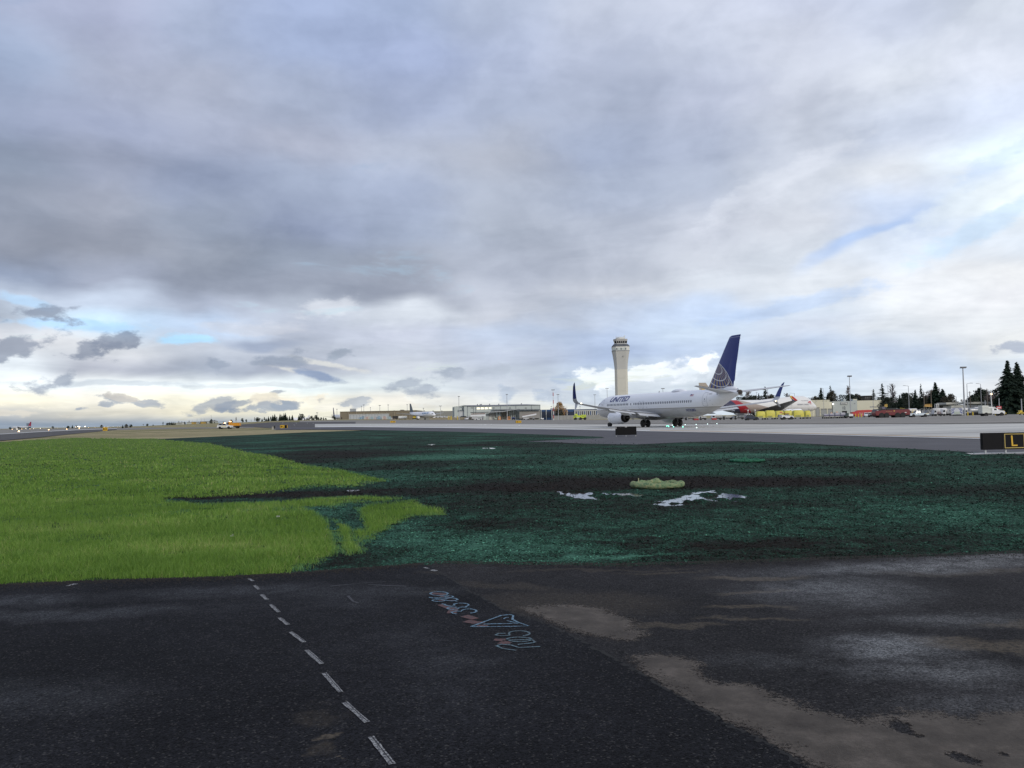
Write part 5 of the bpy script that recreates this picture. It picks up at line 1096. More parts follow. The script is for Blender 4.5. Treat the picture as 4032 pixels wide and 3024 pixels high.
# cargo building
D = 455; root, X, Zr, W_ = bld('cargo_building', 'long flat-roofed cream and sage cargo building behind the parked freighter', 3140, 3485, D)
wallbox(root, 'wall', X(3140), X(3277), -.5, Zr(3200, 1584), 0, 26, CREAM); wallbox(root, 'parapet', X(3140), X(3277), Zr(3200, 1584), Zr(3200, 1575), 3, 26, mat('cream_panel', (0.50, 0.48, 0.37), .8)); 
for px_ in (3203, 3222, 3249, 3263): wallbox(root, 'parapet_joint', X(px_), X(px_ + 1), Zr(3200, 1584) + .02, Zr(3200, 1576), 2.95, 3, mat('cream_joint', (0.26, 0.26, 0.2), .8))
wallbox(root, 'wall', X(3279), X(3375), -.5, Zr(3300, 1580), -.5, 26, SAGE); wallbox(root, 'wall', X(3375), X(3485), -.5, Zr(3400, 1577), 0, 26, CREAM)
for px_, r_, r2 in [(3322, 1573, 1580), (3359, 1572, 1580)]: wallbox(root, 'chimney', X(px_), X(px_ + (10 if px_ == 3322 else 17)), Zr(px_, r2), Zr(px_, r_), -.4, 3, SAGE)
wallbox(root, 'chimney_cap', X(3360), X(3375), Zr(3360, 1575), Zr(3360, 1572) + .1, -.45, 3.05, CREAM)
for a, b_, r_ in [(3212, 3227, 1606), (3233, 3255, 1611), (3260, 3279, 1611)]: dr = wallbox(root, 'roller_door', X(a), X(b_), 0, Zr(a, r_), -.12 if a > 3212 else -.14, .05, DOORG); wallbox(root, 'door_lintel', X(a) - .1, X(b_) + .1, Zr(a, r_), Zr(a, r_) + .22, -.3, .05, mat('dark_lintel', (0.09, 0.09, 0.085)))
for a in (3198, 3229, 3257): wallbox(root, 'pilaster', X(a), X(a) + .35, 0, Zr(a, 1609), -.25, .05, CREAM)
wallbox(root, 'doorway', X(3315), X(3334), 0, Zr(3320, 1618), -.56, -.4, BLACKV)
sb = wallbox(root, 'sign_board', X(3310), X(3336), Zr(3310, 1592), Zr(3310, 1585), -.8, -.5, PALE, .03)
for a in (0, 1): wallbox(sb, 'sign_edge', X(3310) if a == 0 else X(3335), X(3311) if a == 0 else X(3336.5), Zr(3310, 1592.3), Zr(3310, 1584.5), -.9, -.8, TRIM)
wallbox(sb, 'sign_edge', X(3310), X(3336.5), Zr(3310, 1592.8), Zr(3310, 1591.8), -.9, -.8, TRIM); wallbox(sb, 'sign_edge', X(3310), X(3336.5), Zr(3310, 1585), Zr(3310, 1584.2), -.9, -.8, TRIM)
wallbox(sb, 'sign_stripe', X(3313), X(3327), Zr(3310, 1590), Zr(3310, 1587.8), -.84, -.8, TRIM); MB().add([(X(3326), -.84, Zr(3310, 1590)), (X(3333), -.84, Zr(3310, 1585.5)), (X(3331), -.84, Zr(3310, 1589.5))], [(0, 1, 2)]).build('sign_emblem', TRIM, sb)
lettering('building_number', '12', lambda u, v: (X(3317.5) + (X(3329) - X(3317.5)) * u, -.54, Zr(3320, 1612.5) + (Zr(3320, 1600) - Zr(3320, 1612.5)) * v), mat('number_grey', (0.13, 0.14, 0.16), .7), root, bold=.05)
fl_ = MB().box(X(3279.5), -.8, Zr(3280, 1591), .5, .4, .35).build('floodlight', WLAMP, root); MB().box(X(3366), -.7, Zr(3366, 1588), .4, .3, .3).build('wall_lamp', GRY2, root)
for px_ in (3302, 3340, 3440, 3458): MB().cyl((X(px_), 1, Zr(px_, 1579)), (X(px_), 1, Zr(px_, 1576.5)), .15, n=8).build('roof_vent', GRY2, root)
# hangar
D = 700; root, X, Zr, W_ = bld('hangar', 'large pale green steel hangar with low grey gabled roof and four lit windows', 1780, 2130, D)
z1 = Zr(1900, 1598.5)
wallbox(root, 'wall', X(1780), X(1790), -1, Zr(1785, 1601), 6, 40, HANG); wallbox(root, 'wall', X(1788), X(1830), -1, Zr(1800, 1600), 3, 45, HANG)
wallbox(root, 'wall', X(1828), X(2128), -1, z1, 0, 45, HANG)
MB().add([(X(1788), 2.9, Zr(1800, 1600)), (X(1830), -.1, Zr(1830, 1599)), (X(1830), -.1, Zr(1826, 1594)), (X(1808), 1.4, Zr(1808, 1599))], [(0, 1, 2, 3)]).build('gable', HANG, root)
rfm = MB(); yb = 45; rz_ = Zr(1900, 1593)
rfm.add([(X(1829), -.4, Zr(1829, 1597.5)), (X(1874), -.4, z1 + .1), (X(2129), -.4, z1 + .1), (X(2075), 22, rz_), (X(1825), 22, rz_ + .1), (X(1800), 10, Zr(1800, 1600)), (X(2129), 45, z1), (X(1800), 45, Zr(1800, 1600))], [(0, 1, 2, 3, 4), (0, 4, 5), (3, 2, 6), (3, 6, 7, 4), (4, 7, 5)]); rfm.build('roof', ROOFG, root)
wallbox(root, 'eaves_trim', X(1840), X(2129), z1 - .25, z1 + .12, -.45, -.05, TRIM)
for px_ in (1788, 1840.5, 1864, 1873.5, 1971, 2031.5, 2093, 2127): wallbox(root, 'wall_trim', X(px_), X(px_ + 1.3), -.5, z1 - .3, -.2, -.02, TRIM)
for px_ in (1878.5, 1894, 1909.5): MB().box((X(px_) + X(px_ + 11.5)) / 2, -.1, Zr(1890, 1608), X(px_ + 11.5) - X(px_), .1, Zr(1890, 1605) - Zr(1890, 1611.5)).build('lit_window', mat('lit_glazing', (0.9, 0.82, 0.6), .4, emit=(1.0, .92, .66), estr=.95), root)
MB().box((X(1925.5) + X(1935.5)) / 2, -.1, Zr(1890, 1607.5), 2.2, .1, 1.1).build('lit_window', MATS['lit_glazing'], root)
for px_ in (1855, 1861, 1941, 1945, 2005, 2009, 2068, 2072): wallbox(root, 'window', X(px_), X(px_ + 3), Zr(px_, 1608), Zr(px_, 1605), -.12, 0, GLASSD)
wallbox(root, 'hangar_door', X(1808), X(1827), 0, Zr(1810, 1617), 2.6, 3.1, mat('door_white', (.5, .52, .52), .6)); wallbox(root, 'door_hood', X(1803), X(1829), Zr(1810, 1617.5), Zr(1810, 1615.5), 1.8, 3.1, TRIM); wallbox(root, 'window', X(1819), X(1822), Zr(1819, 1613), Zr(1819, 1608), 2.8, 3.1, GLASSD)
MB().add([(X(1937), -1, Zr(1937, 1612)), (X(2128), -1, Zr(2128, 1611)), (X(2128), -9, Zr(2128, 1612.5)), (X(1945), -9, Zr(1945, 1615)), (X(1937), -1, Zr(1937, 1612.6)), (X(2128), -1, Zr(2128, 1612)), (X(2128), -9, Zr(2128, 1613.5)), (X(1945), -9, Zr(1945, 1616))], [(0, 1, 2, 3), (4, 7, 6, 5), (3, 2, 6, 7)]).build('awning', mat('shade_grey', (.13, .13, .13), .7), root)
wallbox(root, 'lower_storey', X(2045), X(2126), 0, Zr(2060, 1619), -6, -.5, mat('tan_grey_wall', (.28, .27, .25), .8))
for px_ in (1878, 1889, 1894, 1927, 1964, 2055): MB().box(X(px_), 15, rz_ + .3, .9, .9, 1.0).build('roof_vent', GRY2, root)
# canopy
D = 670; root, X, Zr, W_ = bld('loading_canopy', 'low pale kinked canopy on dark slanting posts in front of the hangar', 1924, 2047, D, 'canopy')
cz = lambda px, row: Zr(px, row)
pts = [(1924, 1621.5), (1970, 1619.5), (1978, 1620), (2046, 1609.5)]
mb = MB(); mb.loft([[(X(a), -5, cz(a, r_)) for a, r_ in pts] + [(X(a), -5, cz(a, r_ + 2.4 - (1.6 if a > 2040 else 0))) for a, r_ in reversed(pts)], [(X(a), 9, cz(a, r_)) for a, r_ in pts] + [(X(a), 9, cz(a, r_ + 2.4 - (1.6 if a > 2040 else 0))) for a, r_ in reversed(pts)]]); mb.build('roof', mat('canopy_pale', (.42, .43, .43), .5), root)
wallbox(root, 'side_roof', X(1853), X(1940), cz(1900, 1624.5), cz(1900, 1622.5), -2, 8, mat('dark_fascia', (.03, .03, .035), .6))
for a, b_ in [(1949, 1957), (1963, 1960), (1973, 1975), (2004, 2006), (2013, 2009), (2019, 2017), (2028, 2023)]: MB().cyl((X(a), -2, cz(a, 1622 if a < 1980 else 1616)), (X(b_), -2, 0), .42, n=6).build('post', mat('dark_post', (.05, .055, .05), .6), root)
wallbox(root, 'back_wall', X(1925), X(1952), 0, cz(1930, 1626), 2, 6, mat('off_white_wall', (.46, .46, .42), .7)); wallbox(root, 'side_wall', X(1914), X(1924.5), 0, cz(1920, 1628), 1, 6, SAGE)
wallbox(root, 'back_wall', X(1972), X(2005), 0, cz(1980, 1620), 6, 8, mat('buff_panel', (.32, .29, .23), .7))
for px_ in (1976, 1983, 1990, 1997): wallbox(root, 'mullion', X(px_), X(px_) + .3, 0, cz(1980, 1621), 5.8, 6, TRIM)
wallbox(root, 'doorway', X(1927), X(1931), 0.5, cz(1927, 1640), 1.9, 2.0, WHT2)
# brown terminal block with lower white shed in front
D = 860; root, X, Zr, W_ = bld('brown_terminal', 'wide low brown block terminal building far beyond the tan grass', 1339, 1780, D)
wallbox(root, 'wall', X(1339), X(1640), -2, Zr(1400, 1621), 0, 60, BROWN); wallbox(root, 'wall', X(1640), X(1780), -2, Zr(1700, 1619), 6, 60, mat('grey_block', (.24, .24, .22), .8))
for i, px_ in enumerate(range(1372, 1640, 30)): wallbox(root, 'pilaster', X(px_), X(px_ + 3), 0, Zr(px_, 1622), -.8, 0, mat('buff_pilaster', (.27, .23, .17), .85))
wallbox(root, 'roof_edge', X(1339), X(1640), Zr(1400, 1621), Zr(1400, 1619.6), -.5, 60, mat('brown_edge', (.15, .13, .10), .8))
wallbox(root, 'plant_room', X(1372), X(1388), Zr(1380, 1620), Zr(1380, 1608.5), 8, 20, mat('plant_grey', (.36, .38, .38), .6)); wallbox(root, 'plant_room', X(1572), X(1583), Zr(1580, 1619), Zr(1580, 1613), 8, 20, mat('plant_brown', (.20, .17, .14), .6))
for px_ in (1545, 1665, 1700, 1735): wallbox(root, 'roof_vent', X(px_), X(px_ + 3), Zr(px_, 1619), Zr(px_, 1615.5), 10, 13, GRY2)
wallbox(root, 'loading_doorway', X(1373), X(1379), 0, Zr(1375, 1640), -.2, 0, BLACKV); wallbox(root, 'doorway', X(1344), X(1347), 0, Zr(1345, 1643), -.2, 0, BLACKV)
D = 820; root, X, Zr, W_ = bld('white_shed', 'long low whitish shed in front of the brown terminal building', 1375, 1525, D)
wallbox(root, 'wall', X(1375), X(1525), -2, Zr(1400, 1632), 0, 12, mat('shed_white', (.42, .44, .45), .6, var=.06)); wallbox(root, 'roof_edge', X(1374), X(1526), Zr(1400, 1632), Zr(1400, 1630.8), -.4, 12.4, PALE)
for px_ in range(1380, 1520, 12): wallbox(root, 'rib', X(px_), X(px_) + .25, 0, Zr(1400, 1632.5), -.12, 0, GRY2)
# blue building
D = 720; root, X, Zr, W_ = bld('blue_building', 'low bright blue building right of the hangar behind lamp masts', 2127, 2266, D)
wallbox(root, 'wall', X(2127), X(2266), -1, Zr(2200, 1612), 0, 20, BLUEB); wallbox(root, 'glazing', X(2130), X(2180), 2, Zr(2150, 1620), -.3, 0, mat('navy_glazing', (.02, .03, .06), .3)); wallbox(root, 'glazing', X(2195), X(2262), 3, Zr(2200, 1622), -.3, 0, MATS['navy_glazing'])
wallbox(root, 'roof_edge', X(2170), X(2232), Zr(2200, 1612), Zr(2200, 1606.5), 2, 10, mat('pale_roof', (.4, .42, .44), .6))
for px_ in (2130, 2150, 2172, 2232, 2262): wallbox(root, 'post', X(px_), X(px_) + .5, 0, Zr(px_, 1612.5), -1.3, -.8, PALE)
D = 760; root, X, Zr, W_ = bld('far_terminal', 'long pale distant terminal with blue trim seen beyond the nose of the airliner', 2266, 2470, D)
wallbox(root, 'wall', X(2266), X(2470), -1, Zr(2300, 1613), 0, 20, mat('far_pale_wall', (.42, .43, .42), .7, var=.15, vscale=.05)); wallbox(root, 'fascia', X(2266), X(2470), Zr(2300, 1613), Zr(2300, 1611), -.6, 20, BLUEB)
for i in range(12): wallbox(root, 'opening', X(2268 + i * 8), X(2271.5 + i * 8), 1.5, Zr(2300, 1619), -.2, 0, [BLACKV, BLUEB, MATS['shade_grey']][i % 3])
# concrete blast wall
D = 665; root, X, Zr, W_ = bld('blast_wall', 'streaked grey precast concrete wall behind the lime green fire truck', 2176, 2470, D, 'wall')
for i in range(21): px_ = 2176 + i * 14; MB().box((X(px_) + X(px_ + 13.8)) / 2, (i % 2) * .02, Zr(2200, 1636.5) / 2, X(px_ + 13.8) - X(px_) - .05, .5, Zr(2200, 1636.5)).build('panel', GWALL, root)
# retaining wall at the right
D = 310; root, X, Zr, W_ = bld('retaining_wall', 'two-tier grey concrete retaining wall below the dark trees at the right', 3740, 3935, D, 'wall')
mb = MB(); RWL = mat('retaining_concrete', (.48, .47, .41), .85, var=.15, vscale=.3)
wallbox(root, 'lower_tier', X(3748), X(3925), -.5, Zr(3800, 1596), 0, 6, RWL); wallbox(root, 'upper_tier', X(3755), X(3935), Zr(3800, 1591), Zr(3800, 1583), 5, 12, RWL); wallbox(root, 'ledge', X(3740), X(3930), Zr(3800, 1596), Zr(3800, 1594.5), 1, 9, mat('dark_ledge', (.10, .105, .08), .9))
D = 530; root, X, Zr, W_ = bld('dark_house', 'dark flat-roofed house standing among trees above the cargo building', 3404, 3448, D)
wallbox(root, 'wall', X(3406), X(3446), -1, Zr(3420, 1560), 0, 10, mat('dark_siding', (.045, .042, .042), .8)); wallbox(root, 'roof', X(3404), X(3448), Zr(3420, 1560), Zr(3420, 1557.5), -1, 11, mat('dark_roof', (.07, .065, .065), .8))
for i in range(5): wallbox(root, 'window', X(3409 + i * 7), X(3412.5 + i * 7), Zr(3420, 1568), Zr(3420, 1563), -.1, 0, mat('dull_pane', (.13, .13, .13), .3))
# ------------------------------------------------------------------ vehicles
def wheel(root, x, y, r, wd=.25, hubm=None):
    a = MB().rev([(-wd / 2, r * .6), (-wd / 2, r * .92), (-wd * .3, r), (wd * .3, r), (wd / 2, r * .92), (wd / 2, r * .6)], 'y', (x, y, r), 18).build('wheel', RUB, root, smooth=True, angle=35)
    MB().rev([(-wd * .42, .02), (-wd * .45, r * .62), (wd * .45, r * .62), (wd * .42, .02)], 'y', (x, y, r), 12).build('rim', hubm or HUB, a)
PAINT = {}
def paint(n, c, **k): return mat('paint_' + n, c, 0.35, var=0.05, vscale=.8, coat=0.3, dirt=k.get('dirt', .08))
HEADL = mat('headlight_glass', (.7, .7, .68), .2); TAILL = mat('tail_light_red', (.35, .02, .02), .4); UNDER = mat('underbody', (.012, .012, .012), .8)
def road_vehicle(name, label, cat, loc, rz, body, cabin, L, W, m_, axles, r=.36, group=None, glass=True, lamps=True, glassz=None, cabin_m=None):
    """body and cabin are side outlines (x, z) from the rear (-L/2) to the front (L/2)"""
    root = thing(name, label, cat, tuple(loc), rz, group)
    MB().prism(body, -W / 2, W / 2).build('body', m_, root, bevel=.05)
    if cabin:
        n = len(cabin); zb = min(p[1] for p in cabin); zt_ = max(p[1] for p in cabin); rings = []
        for s_, k in ((-1, 0), (1, 0)):
            rings.append([(x, s_ * (W / 2 - .03 - .16 * (z - zb) / (zt_ - zb)), z) for x, z in cabin])
        cb = MB().loft(rings).build('cabin', cabin_m or m_, root, bevel=.04)
        if glass:
            cx = sum(p[0] for p in cabin) / n
            sh = [(cx + (x - cx) * .88, zb + .06 + (z - zb) * .82) for x, z in cabin]
            for s_ in (-1, 1):
                w_ = MB().loft([[(x, s_ * (W / 2 - .02 - .16 * (z - zb) / (zt_ - zb)), z) for x, z in sh], [(x, s_ * (W / 2 - .055 - .16 * (z - zb) / (zt_ - zb)), z) for x, z in sh]]).build('side_window', GLASSD, root)
                MB().box(cx, s_ * (W / 2 - .07), (zb + zt_) / 2, .08, .04, (zt_ - zb) * .9).build('door_pillar', m_, w_)
            pf = sorted(cabin, key=lambda p: -p[0]); a, b_ = pf[0], max((p for p in cabin if p[1] > zt_ - .06), key=lambda p: p[0])
            pr_ = pf[-1]; c_ = min((p for p in cabin if p[1] > zt_ - .06), key=lambda p: p[0])
            for nm, p0, p1, sg_ in (('windscreen', a, b_, 1), ('rear_window', pr_, c_, -1)):
                if p1[1] - p0[1] > .2:
                    q0 = (p0[0] + (p1[0] - p0[0]) * .1 + .02 * sg_, p0[1] + (p1[1] - p0[1]) * .1); q1 = (p0[0] + (p1[0] - p0[0]) * .88 + .02 * sg_, p0[1] + (p1[1] - p0[1]) * .88)
                    MB().add([(q0[0], -W / 2 + .14, q0[1]), (q0[0], W / 2 - .14, q0[1]), (q1[0], W / 2 - .26, q1[1]), (q1[0], -W / 2 + .26, q1[1])], [(0, 1, 2, 3)]).build(nm, GLASSD, root)
    zb = min(p[1] for p in body)
    MB().box(0, 0, zb, L * .9, W * .8, .25).build('chassis', UNDER, root)
    for x in axles:
        for s_ in (-1, 1):
            MB().cyl((x, s_ * (W / 2 - .16), r), (x, s_ * (W / 2 + .006), r), r * 1.2, n=18).build('wheel_arch', UNDER, root); wheel(root, x, s_ * (W / 2 - .09), r)
    if lamps:
        for s_ in (-1, 1):
            MB().box(L / 2 - .02, s_ * (W / 2 - .22), zb + .5, .1, .3, .16).build('headlight', HEADL, root); MB().box(-L / 2 + .02, s_ * (W / 2 - .14), zb + .55, .08, .16, .3).build('tail_light', TAILL, root)
    return root
def suv(label, loc, rz, m_, L=4.6, H_=1.7, W=1.85, name='suv', cat='car', group=None):
    h = L / 2; return road_vehicle(name, label, cat, loc, rz, [(-h, .38), (h - .05, .35), (h, .75), (h - .25, .95), (h * .42, 1.08), (-h + .05, 1.1), (-h, .9)], [(-h + .08, 1.08), (h * .44, 1.06), (h * .12, H_ - .05), (-h * .3, H_), (-h + .45, H_ - .1)], L, W, m_, (-h * .6, h * .62), .36, group)
def pickup(label, loc, rz, m_, L=5.7, H_=1.85, W=1.95, bedh=1.15):
    h = L / 2; r = road_vehicle('pickup_truck', label, 'truck', loc, rz, [(-h, .55), (h - .05, .45), (h, .9), (h - .1, 1.08), (h * .42, 1.18), (-h, bedh)], [(-h * .15, 1.14), (h * .45, 1.16), (h * .22, H_ - .03), (-h * .02, H_), (-h * .12, H_ - .05)], L, W, m_, (-h * .58, h * .62), .42)
    MB().box(-h * .58, 0, bedh + .012, h * .8, W * .8, .02).build('load_bed', UNDER, r); return r
WP = paint('white', (.68, .69, .69)); OP = paint('orange', (.62, .27, .015)); LIME = paint('lime', (.50, .60, .05)); RED = paint('dark_red', (.14, .008, .010)); NV = paint('dark_blue', (.02, .03, .05)); BLKP = paint('black', (.012, .012, .013)); YP = paint('yellow', (.62, .45, .03))
def beacon(root, x, z, m_=RLAMP, r=.22): MB().rev([(0, r), (.12, r), (.22, r * .5), (.24, .01)], 'z', (x, 0, z), 10).build('beacon', m_, root, smooth=True)
# left: airfield car and sweeper truck
a = suv('white airfield car with an amber roof beacon parked beside the orange truck', at(886.5, 262), 0, WP, 4.55, 1.72); beacon(a, -.1, 1.72, RLAMP, .3)
for s_ in (-1, 1): MB().box(-.1, s_ * .93, .85, 1.6, .01, .16).build('door_stripe', YP, a)
p = at(921, 272); t_ = thing('orange_truck', 'orange works truck with lit amber beacons behind the white car', 'truck', tuple(p), math.pi)
MB().box(-.6, 0, 1.25, 2.9, 2.0, .95).build('load_body', OP, t_, bevel=.06); MB().prism([(.9, .6), (2.05, .6), (2.05, 1.3), (1.7, 2.1), (.9, 2.15)], -1, 1).build('cab', OP, t_, bevel=.06)
MB().prism([(1.35, 1.35), (2.0, 1.35), (1.72, 1.98), (1.35, 1.98)], -1.01, 1.01).build('cab_window', GLASSD, t_); MB().box(0, 0, .62, 4.0, 1.6, .25).build('chassis', UNDER, t_)
for x in (-1.2, 1.4):
    for s_ in (-1, 1): wheel(t_, x, s_ * .85, .42)
for y in (-.5, .5): MB().rev([(0, .2), (.2, .12), (.22, .01)], 'z', (1.2, y, 2.15), 10).build('beacon', RLAMP, t_)
MB().box(-.6, 0, 1.76, 2.95, 2.05, .06).build('load_rim', mat('orange_rim', (.5, .26, .03), .5), t_)
# right: big dark red crash tender
p = at(3508, 243); t_ = thing('crash_tender', 'long dark red four-axle airport crash tender with black roof turret', 'fire truck', tuple(p), math.pi)
L = 10.4; MB().prism([(-5.1, .75), (4.9, .7), (5.15, 1.5), (4.9, 2.15), (3.5, 2.2), (3.3, 2.25), (-5.0, 2.35)], -1.4, 1.4).build('body', RED, t_, bevel=.07)
MB().prism([(3.4, 1.45), (5.05, 1.45), (4.98, 2.0), (4.7, 2.55), (3.2, 2.6)], -1.35, 1.35).build('cab', BLKP, t_, bevel=.06)
for s_ in (-1, 1): MB().prism([(4.15, 1.6), (4.95, 1.6), (4.7, 2.3), (4.15, 2.3)], s_ * 1.36 - .01, s_ * 1.36 + .01).build('cab_window', mat('hazy_pane', (.28, .32, .32), .2), t_); MB().prism([(3.3, 1.6), (3.95, 1.6), (3.95, 2.3), (3.3, 2.3)], s_ * 1.36 - .01, s_ * 1.36 + .01).build('cab_window', GLASSD, t_)
MB().box(.2, 0, 2.55, 3.0, 2.1, .42).build('roof_deck', BLKP, t_, bevel=.05); MB().box(-3.0, 0, 2.45, 3.6, 2.2, .3).build('hose_bay', BLKP, t_, bevel=.05)
MB().prism([(1.7, 2.3), (3.0, 2.3), (3.0, 3.1), (1.8, 3.2)], -.9, .9).build('turret_cab', BLKP, t_, bevel=.05); MB().box(2.4, 0, 2.85, .9, 1.83, .3).build('turret_window', mat('turret_pane', (.2, .17, .25), .2), t_)
MB().cyl((2.0, -.2, 3.15), (5.9, -.2, 3.28), .10, n=8).build('boom', mat('boom_grey', (.08, .08, .09), .5), t_); MB().box(5.6, -.2, 3.25, .6, .4, .3).build('boom_nozzle', GRY2, t_)
for x, c in ((1.55, (.7, .25, 1.0)), (1.38, (1, .2, .15))): MB().rev([(0, .14), (.24, .12), (.26, .01)], 'z', (x, -.9, 2.85), 10).build('warning_light', lamp_mat('flash_%d' % (x * 100), c, 4.0), t_)
for x in (-.9, -2.2): MB().box(x, -1.41, 2.62, .9, .03, .3).build('roof_rail', GRY2, t_)
for s_ in (-1, 1): MB().rev([(0, .22), (.02, .2)], 'y', (-.4, s_ * 1.41, 1.95), 14).build('door_badge', mat('gold_badge', (.45, .26, .06), .4), t_); MB().box(-3.7, s_ * 1.41, 1.45, .5, .02, .2).build('number_plate', WHT2, t_)
lettering('fire_lettering', 'FIRE RESCUE', lambda u, v: (1.9 - 0 + (.3 - 1.9) * -u * -1 if False else .3 + 1.7 * u * 1 - .0, 1.415, 1.75 + .2 * v), mat('gold_lettering', (.4, .25, .1), .5), t_)
MB().box(0, 0, .72, 9.6, 2.0, .3).build('chassis', UNDER, t_)
for x in (3.3, 1.85, -1.35, -2.9):
    for s_ in (-1, 1): MB().cyl((x, s_ * 1.1, .68), (x, s_ * 1.42, .68), .82, n=20).build('wheel_arch', UNDER, t_); wheel(t_, x, s_ * 1.28, .64, .4, mat('red_hub', (.06, .012, .012), .5))
# white pickup behind it
a = pickup('white pickup truck facing left directly behind the dark red crash tender', at(3615, 243), math.pi, paint('pale_blue_white', (.58, .65, .70))); MB().box(.5, 0, 1.9, .5, 1.2, .12).build('roof_light_bar', WHT2, a); MB().box(-2.2, 1.0, .98, .9, .02, .35).build('tailgate_panel', mat('cream_decal', (.6, .58, .46), .6), a)
MB().add([(.15, .985, .85), (.5, .985, .85), (.3, .985, 1.12)], [(0, 1, 2)]).build('door_emblem', NV, a)
# utility truck
p = at(3905, 234); t_ = thing('utility_truck', 'white utility truck with tall service body facing right', 'truck', tuple(p), 0)
MB().prism([(-3.2, .75), (-.5, .75), (-.5, 2.3), (-3.2, 2.3)], -1.05, 1.05).build('service_body', paint('cream_white', (.60, .61, .55)), t_, bevel=.05); MB().prism([(-3.2, 2.3), (-1.3, 2.3), (-1.3, 2.95), (-3.2, 3.0)], -1.0, 1.0).build('upper_locker', MATS['paint_cream_white'], t_, bevel=.05)
MB().prism([(-.5, .6), (3.2, .55), (3.25, 1.1), (3.0, 1.4), (1.65, 1.55), (-.5, 1.55)], -1.0, 1.0).build('body', WP, t_, bevel=.06); MB().loft([[(x, s_ * (.96 - .14 * (z - 1.5)), z) for x, z in [(-.35, 1.5), (1.7, 1.5), (1.2, 2.15), (-.3, 2.2)]] for s_ in (-1, 1)]).build('cab', WP, t_, bevel=.05)
MB().prism([(.2, 1.62), (1.0, 1.62), (.85, 2.05), (.2, 2.05)], -.965, .965).build('cab_window', GLASSD, t_); MB().add([(1.67, -.8, 1.58), (1.67, .8, 1.58), (1.26, .7, 2.08), (1.26, -.7, 2.08)], [(0, 1, 2, 3)]).build('windscreen', mat('sky_pane', (.3, .33, .38), .15), t_)
MB().prism([(-1.3, 2.3), (-.9, 2.65), (.6, 2.55), (1.1, 2.3), (-.3, 2.25)], -.5, .5).build('boom_arm', WHT2, t_, bevel=.03); MB().box(-.75, -1.06, 1.5, .02, .02, 1.4).build('locker_joint', LINE, t_)
for z in (1.7, 2.25): MB().box(-1.85, -1.056, z, 2.6, .01, .03).build('locker_joint', LINE, t_)
MB().box(0, 0, .62, 5.8, 1.7, .25).build('chassis', UNDER, t_); MB().box(3.2, 0, .62, .2, 1.9, .25).build('bumper', GRY2, t_)
for s_ in (-1, 1): MB().box(3.2, s_ * .75, 1.12, .1, .35, .2).build('headlight', HEADL, t_)
for x in (-2.1, 2.25):
    for s_ in (-1, 1): MB().cyl((x, s_ * .8, .45), (x, s_ * 1.062, .45), .56, n=18).build('wheel_arch', UNDER, t_); wheel(t_, x, s_ * .95, .43, .3, mat('grey_hub', (.12, .12, .12), .5))
# dark suv with masts, white pickup by the yellow pallets
a = suv('dark blue truck with rooftop masts parked left of the yellow pallets', at(2958, 243), 0, NV, 3.9, 1.7, name='dark_truck', cat='truck')
for x in (-1.0, 1.05): MB().cyl((x, -.5, 1.5), (x, -.5, 2.9), .07, n=6).build('mast', WHT2, a); MB().box(x, -.5, 2.95, .35, .3, .3).build('mast_lamp', WHT2, a)
a = pickup('small white pickup with red roof load in front of the yellow pallets', at(3098, 240), 0, WP, 3.5, 1.6, 1.7, 1.35)
MB().box(-.3, 0, 1.75, 1.8, 1.3, .18).build('roof_load', mat('rusty_red', (.22, .05, .03), .7), a, bevel=.04); MB().box(-1.9, 0, 1.1, .9, 1.4, .8).build('rear_crate', GRY2, a)
# rear of the ambulance-like truck with chevrons
p = at(3769, 262); t_ = thing('chevron_van', 'white box van seen from behind with slanting blue chevrons on its doors', 'van', tuple(p), R(-28)); t_.scale = (.95, 1, 1)
W_ = 3.4; MB().box(0, 1.5, 1.55, W_, 3.0, 2.25).build('body', WP, t_, bevel=.06); MB().box(0, .3, .3, 2.7, 1.5, .35).build('chassis', UNDER, t_)
for s_ in (-1, 1):
    for k in range(3):
        x0, z0 = s_ * (.42 + .38 * k), 2.45; MB().add([(x0, -.03, z0), (x0 + s_ * .17, -.03, z0), (x0 + s_ * (.17 + .75), -.03, z0 - .95 - .1 * k), (x0 + s_ * .75, -.03, z0 - .95 - .1 * k)] if k < 2 else [(x0, -.03, z0 - .1), (x0 + s_ * .15, -.03, z0 - .1), (x0 + s_ * .5, -.03, z0 - .55), (x0 + s_ * .35, -.03, z0 - .55)], [(0, 1, 2, 3)]).build('chevron', mat('chevron_blue', (.13, .16, .36), .5), t_)
    MB().add([(s_ * 1.55, -.03, .65), (s_ * 1.62, -.03, 1.0), (s_ * .85, -.03, 1.55), (s_ * .8, -.03, 1.25)], [(0, 1, 2, 3)]).build('chevron', MATS['chevron_blue'], t_)
MB().box(0, -.03, 1.0, 1.7, .03, .75).build('rear_door', mat('pale_green_panel', (.55, .60, .50), .5), t_); MB().box(0, -.02, 2.6, 2.8, .03, .1).build('marker_strip', NV, t_)
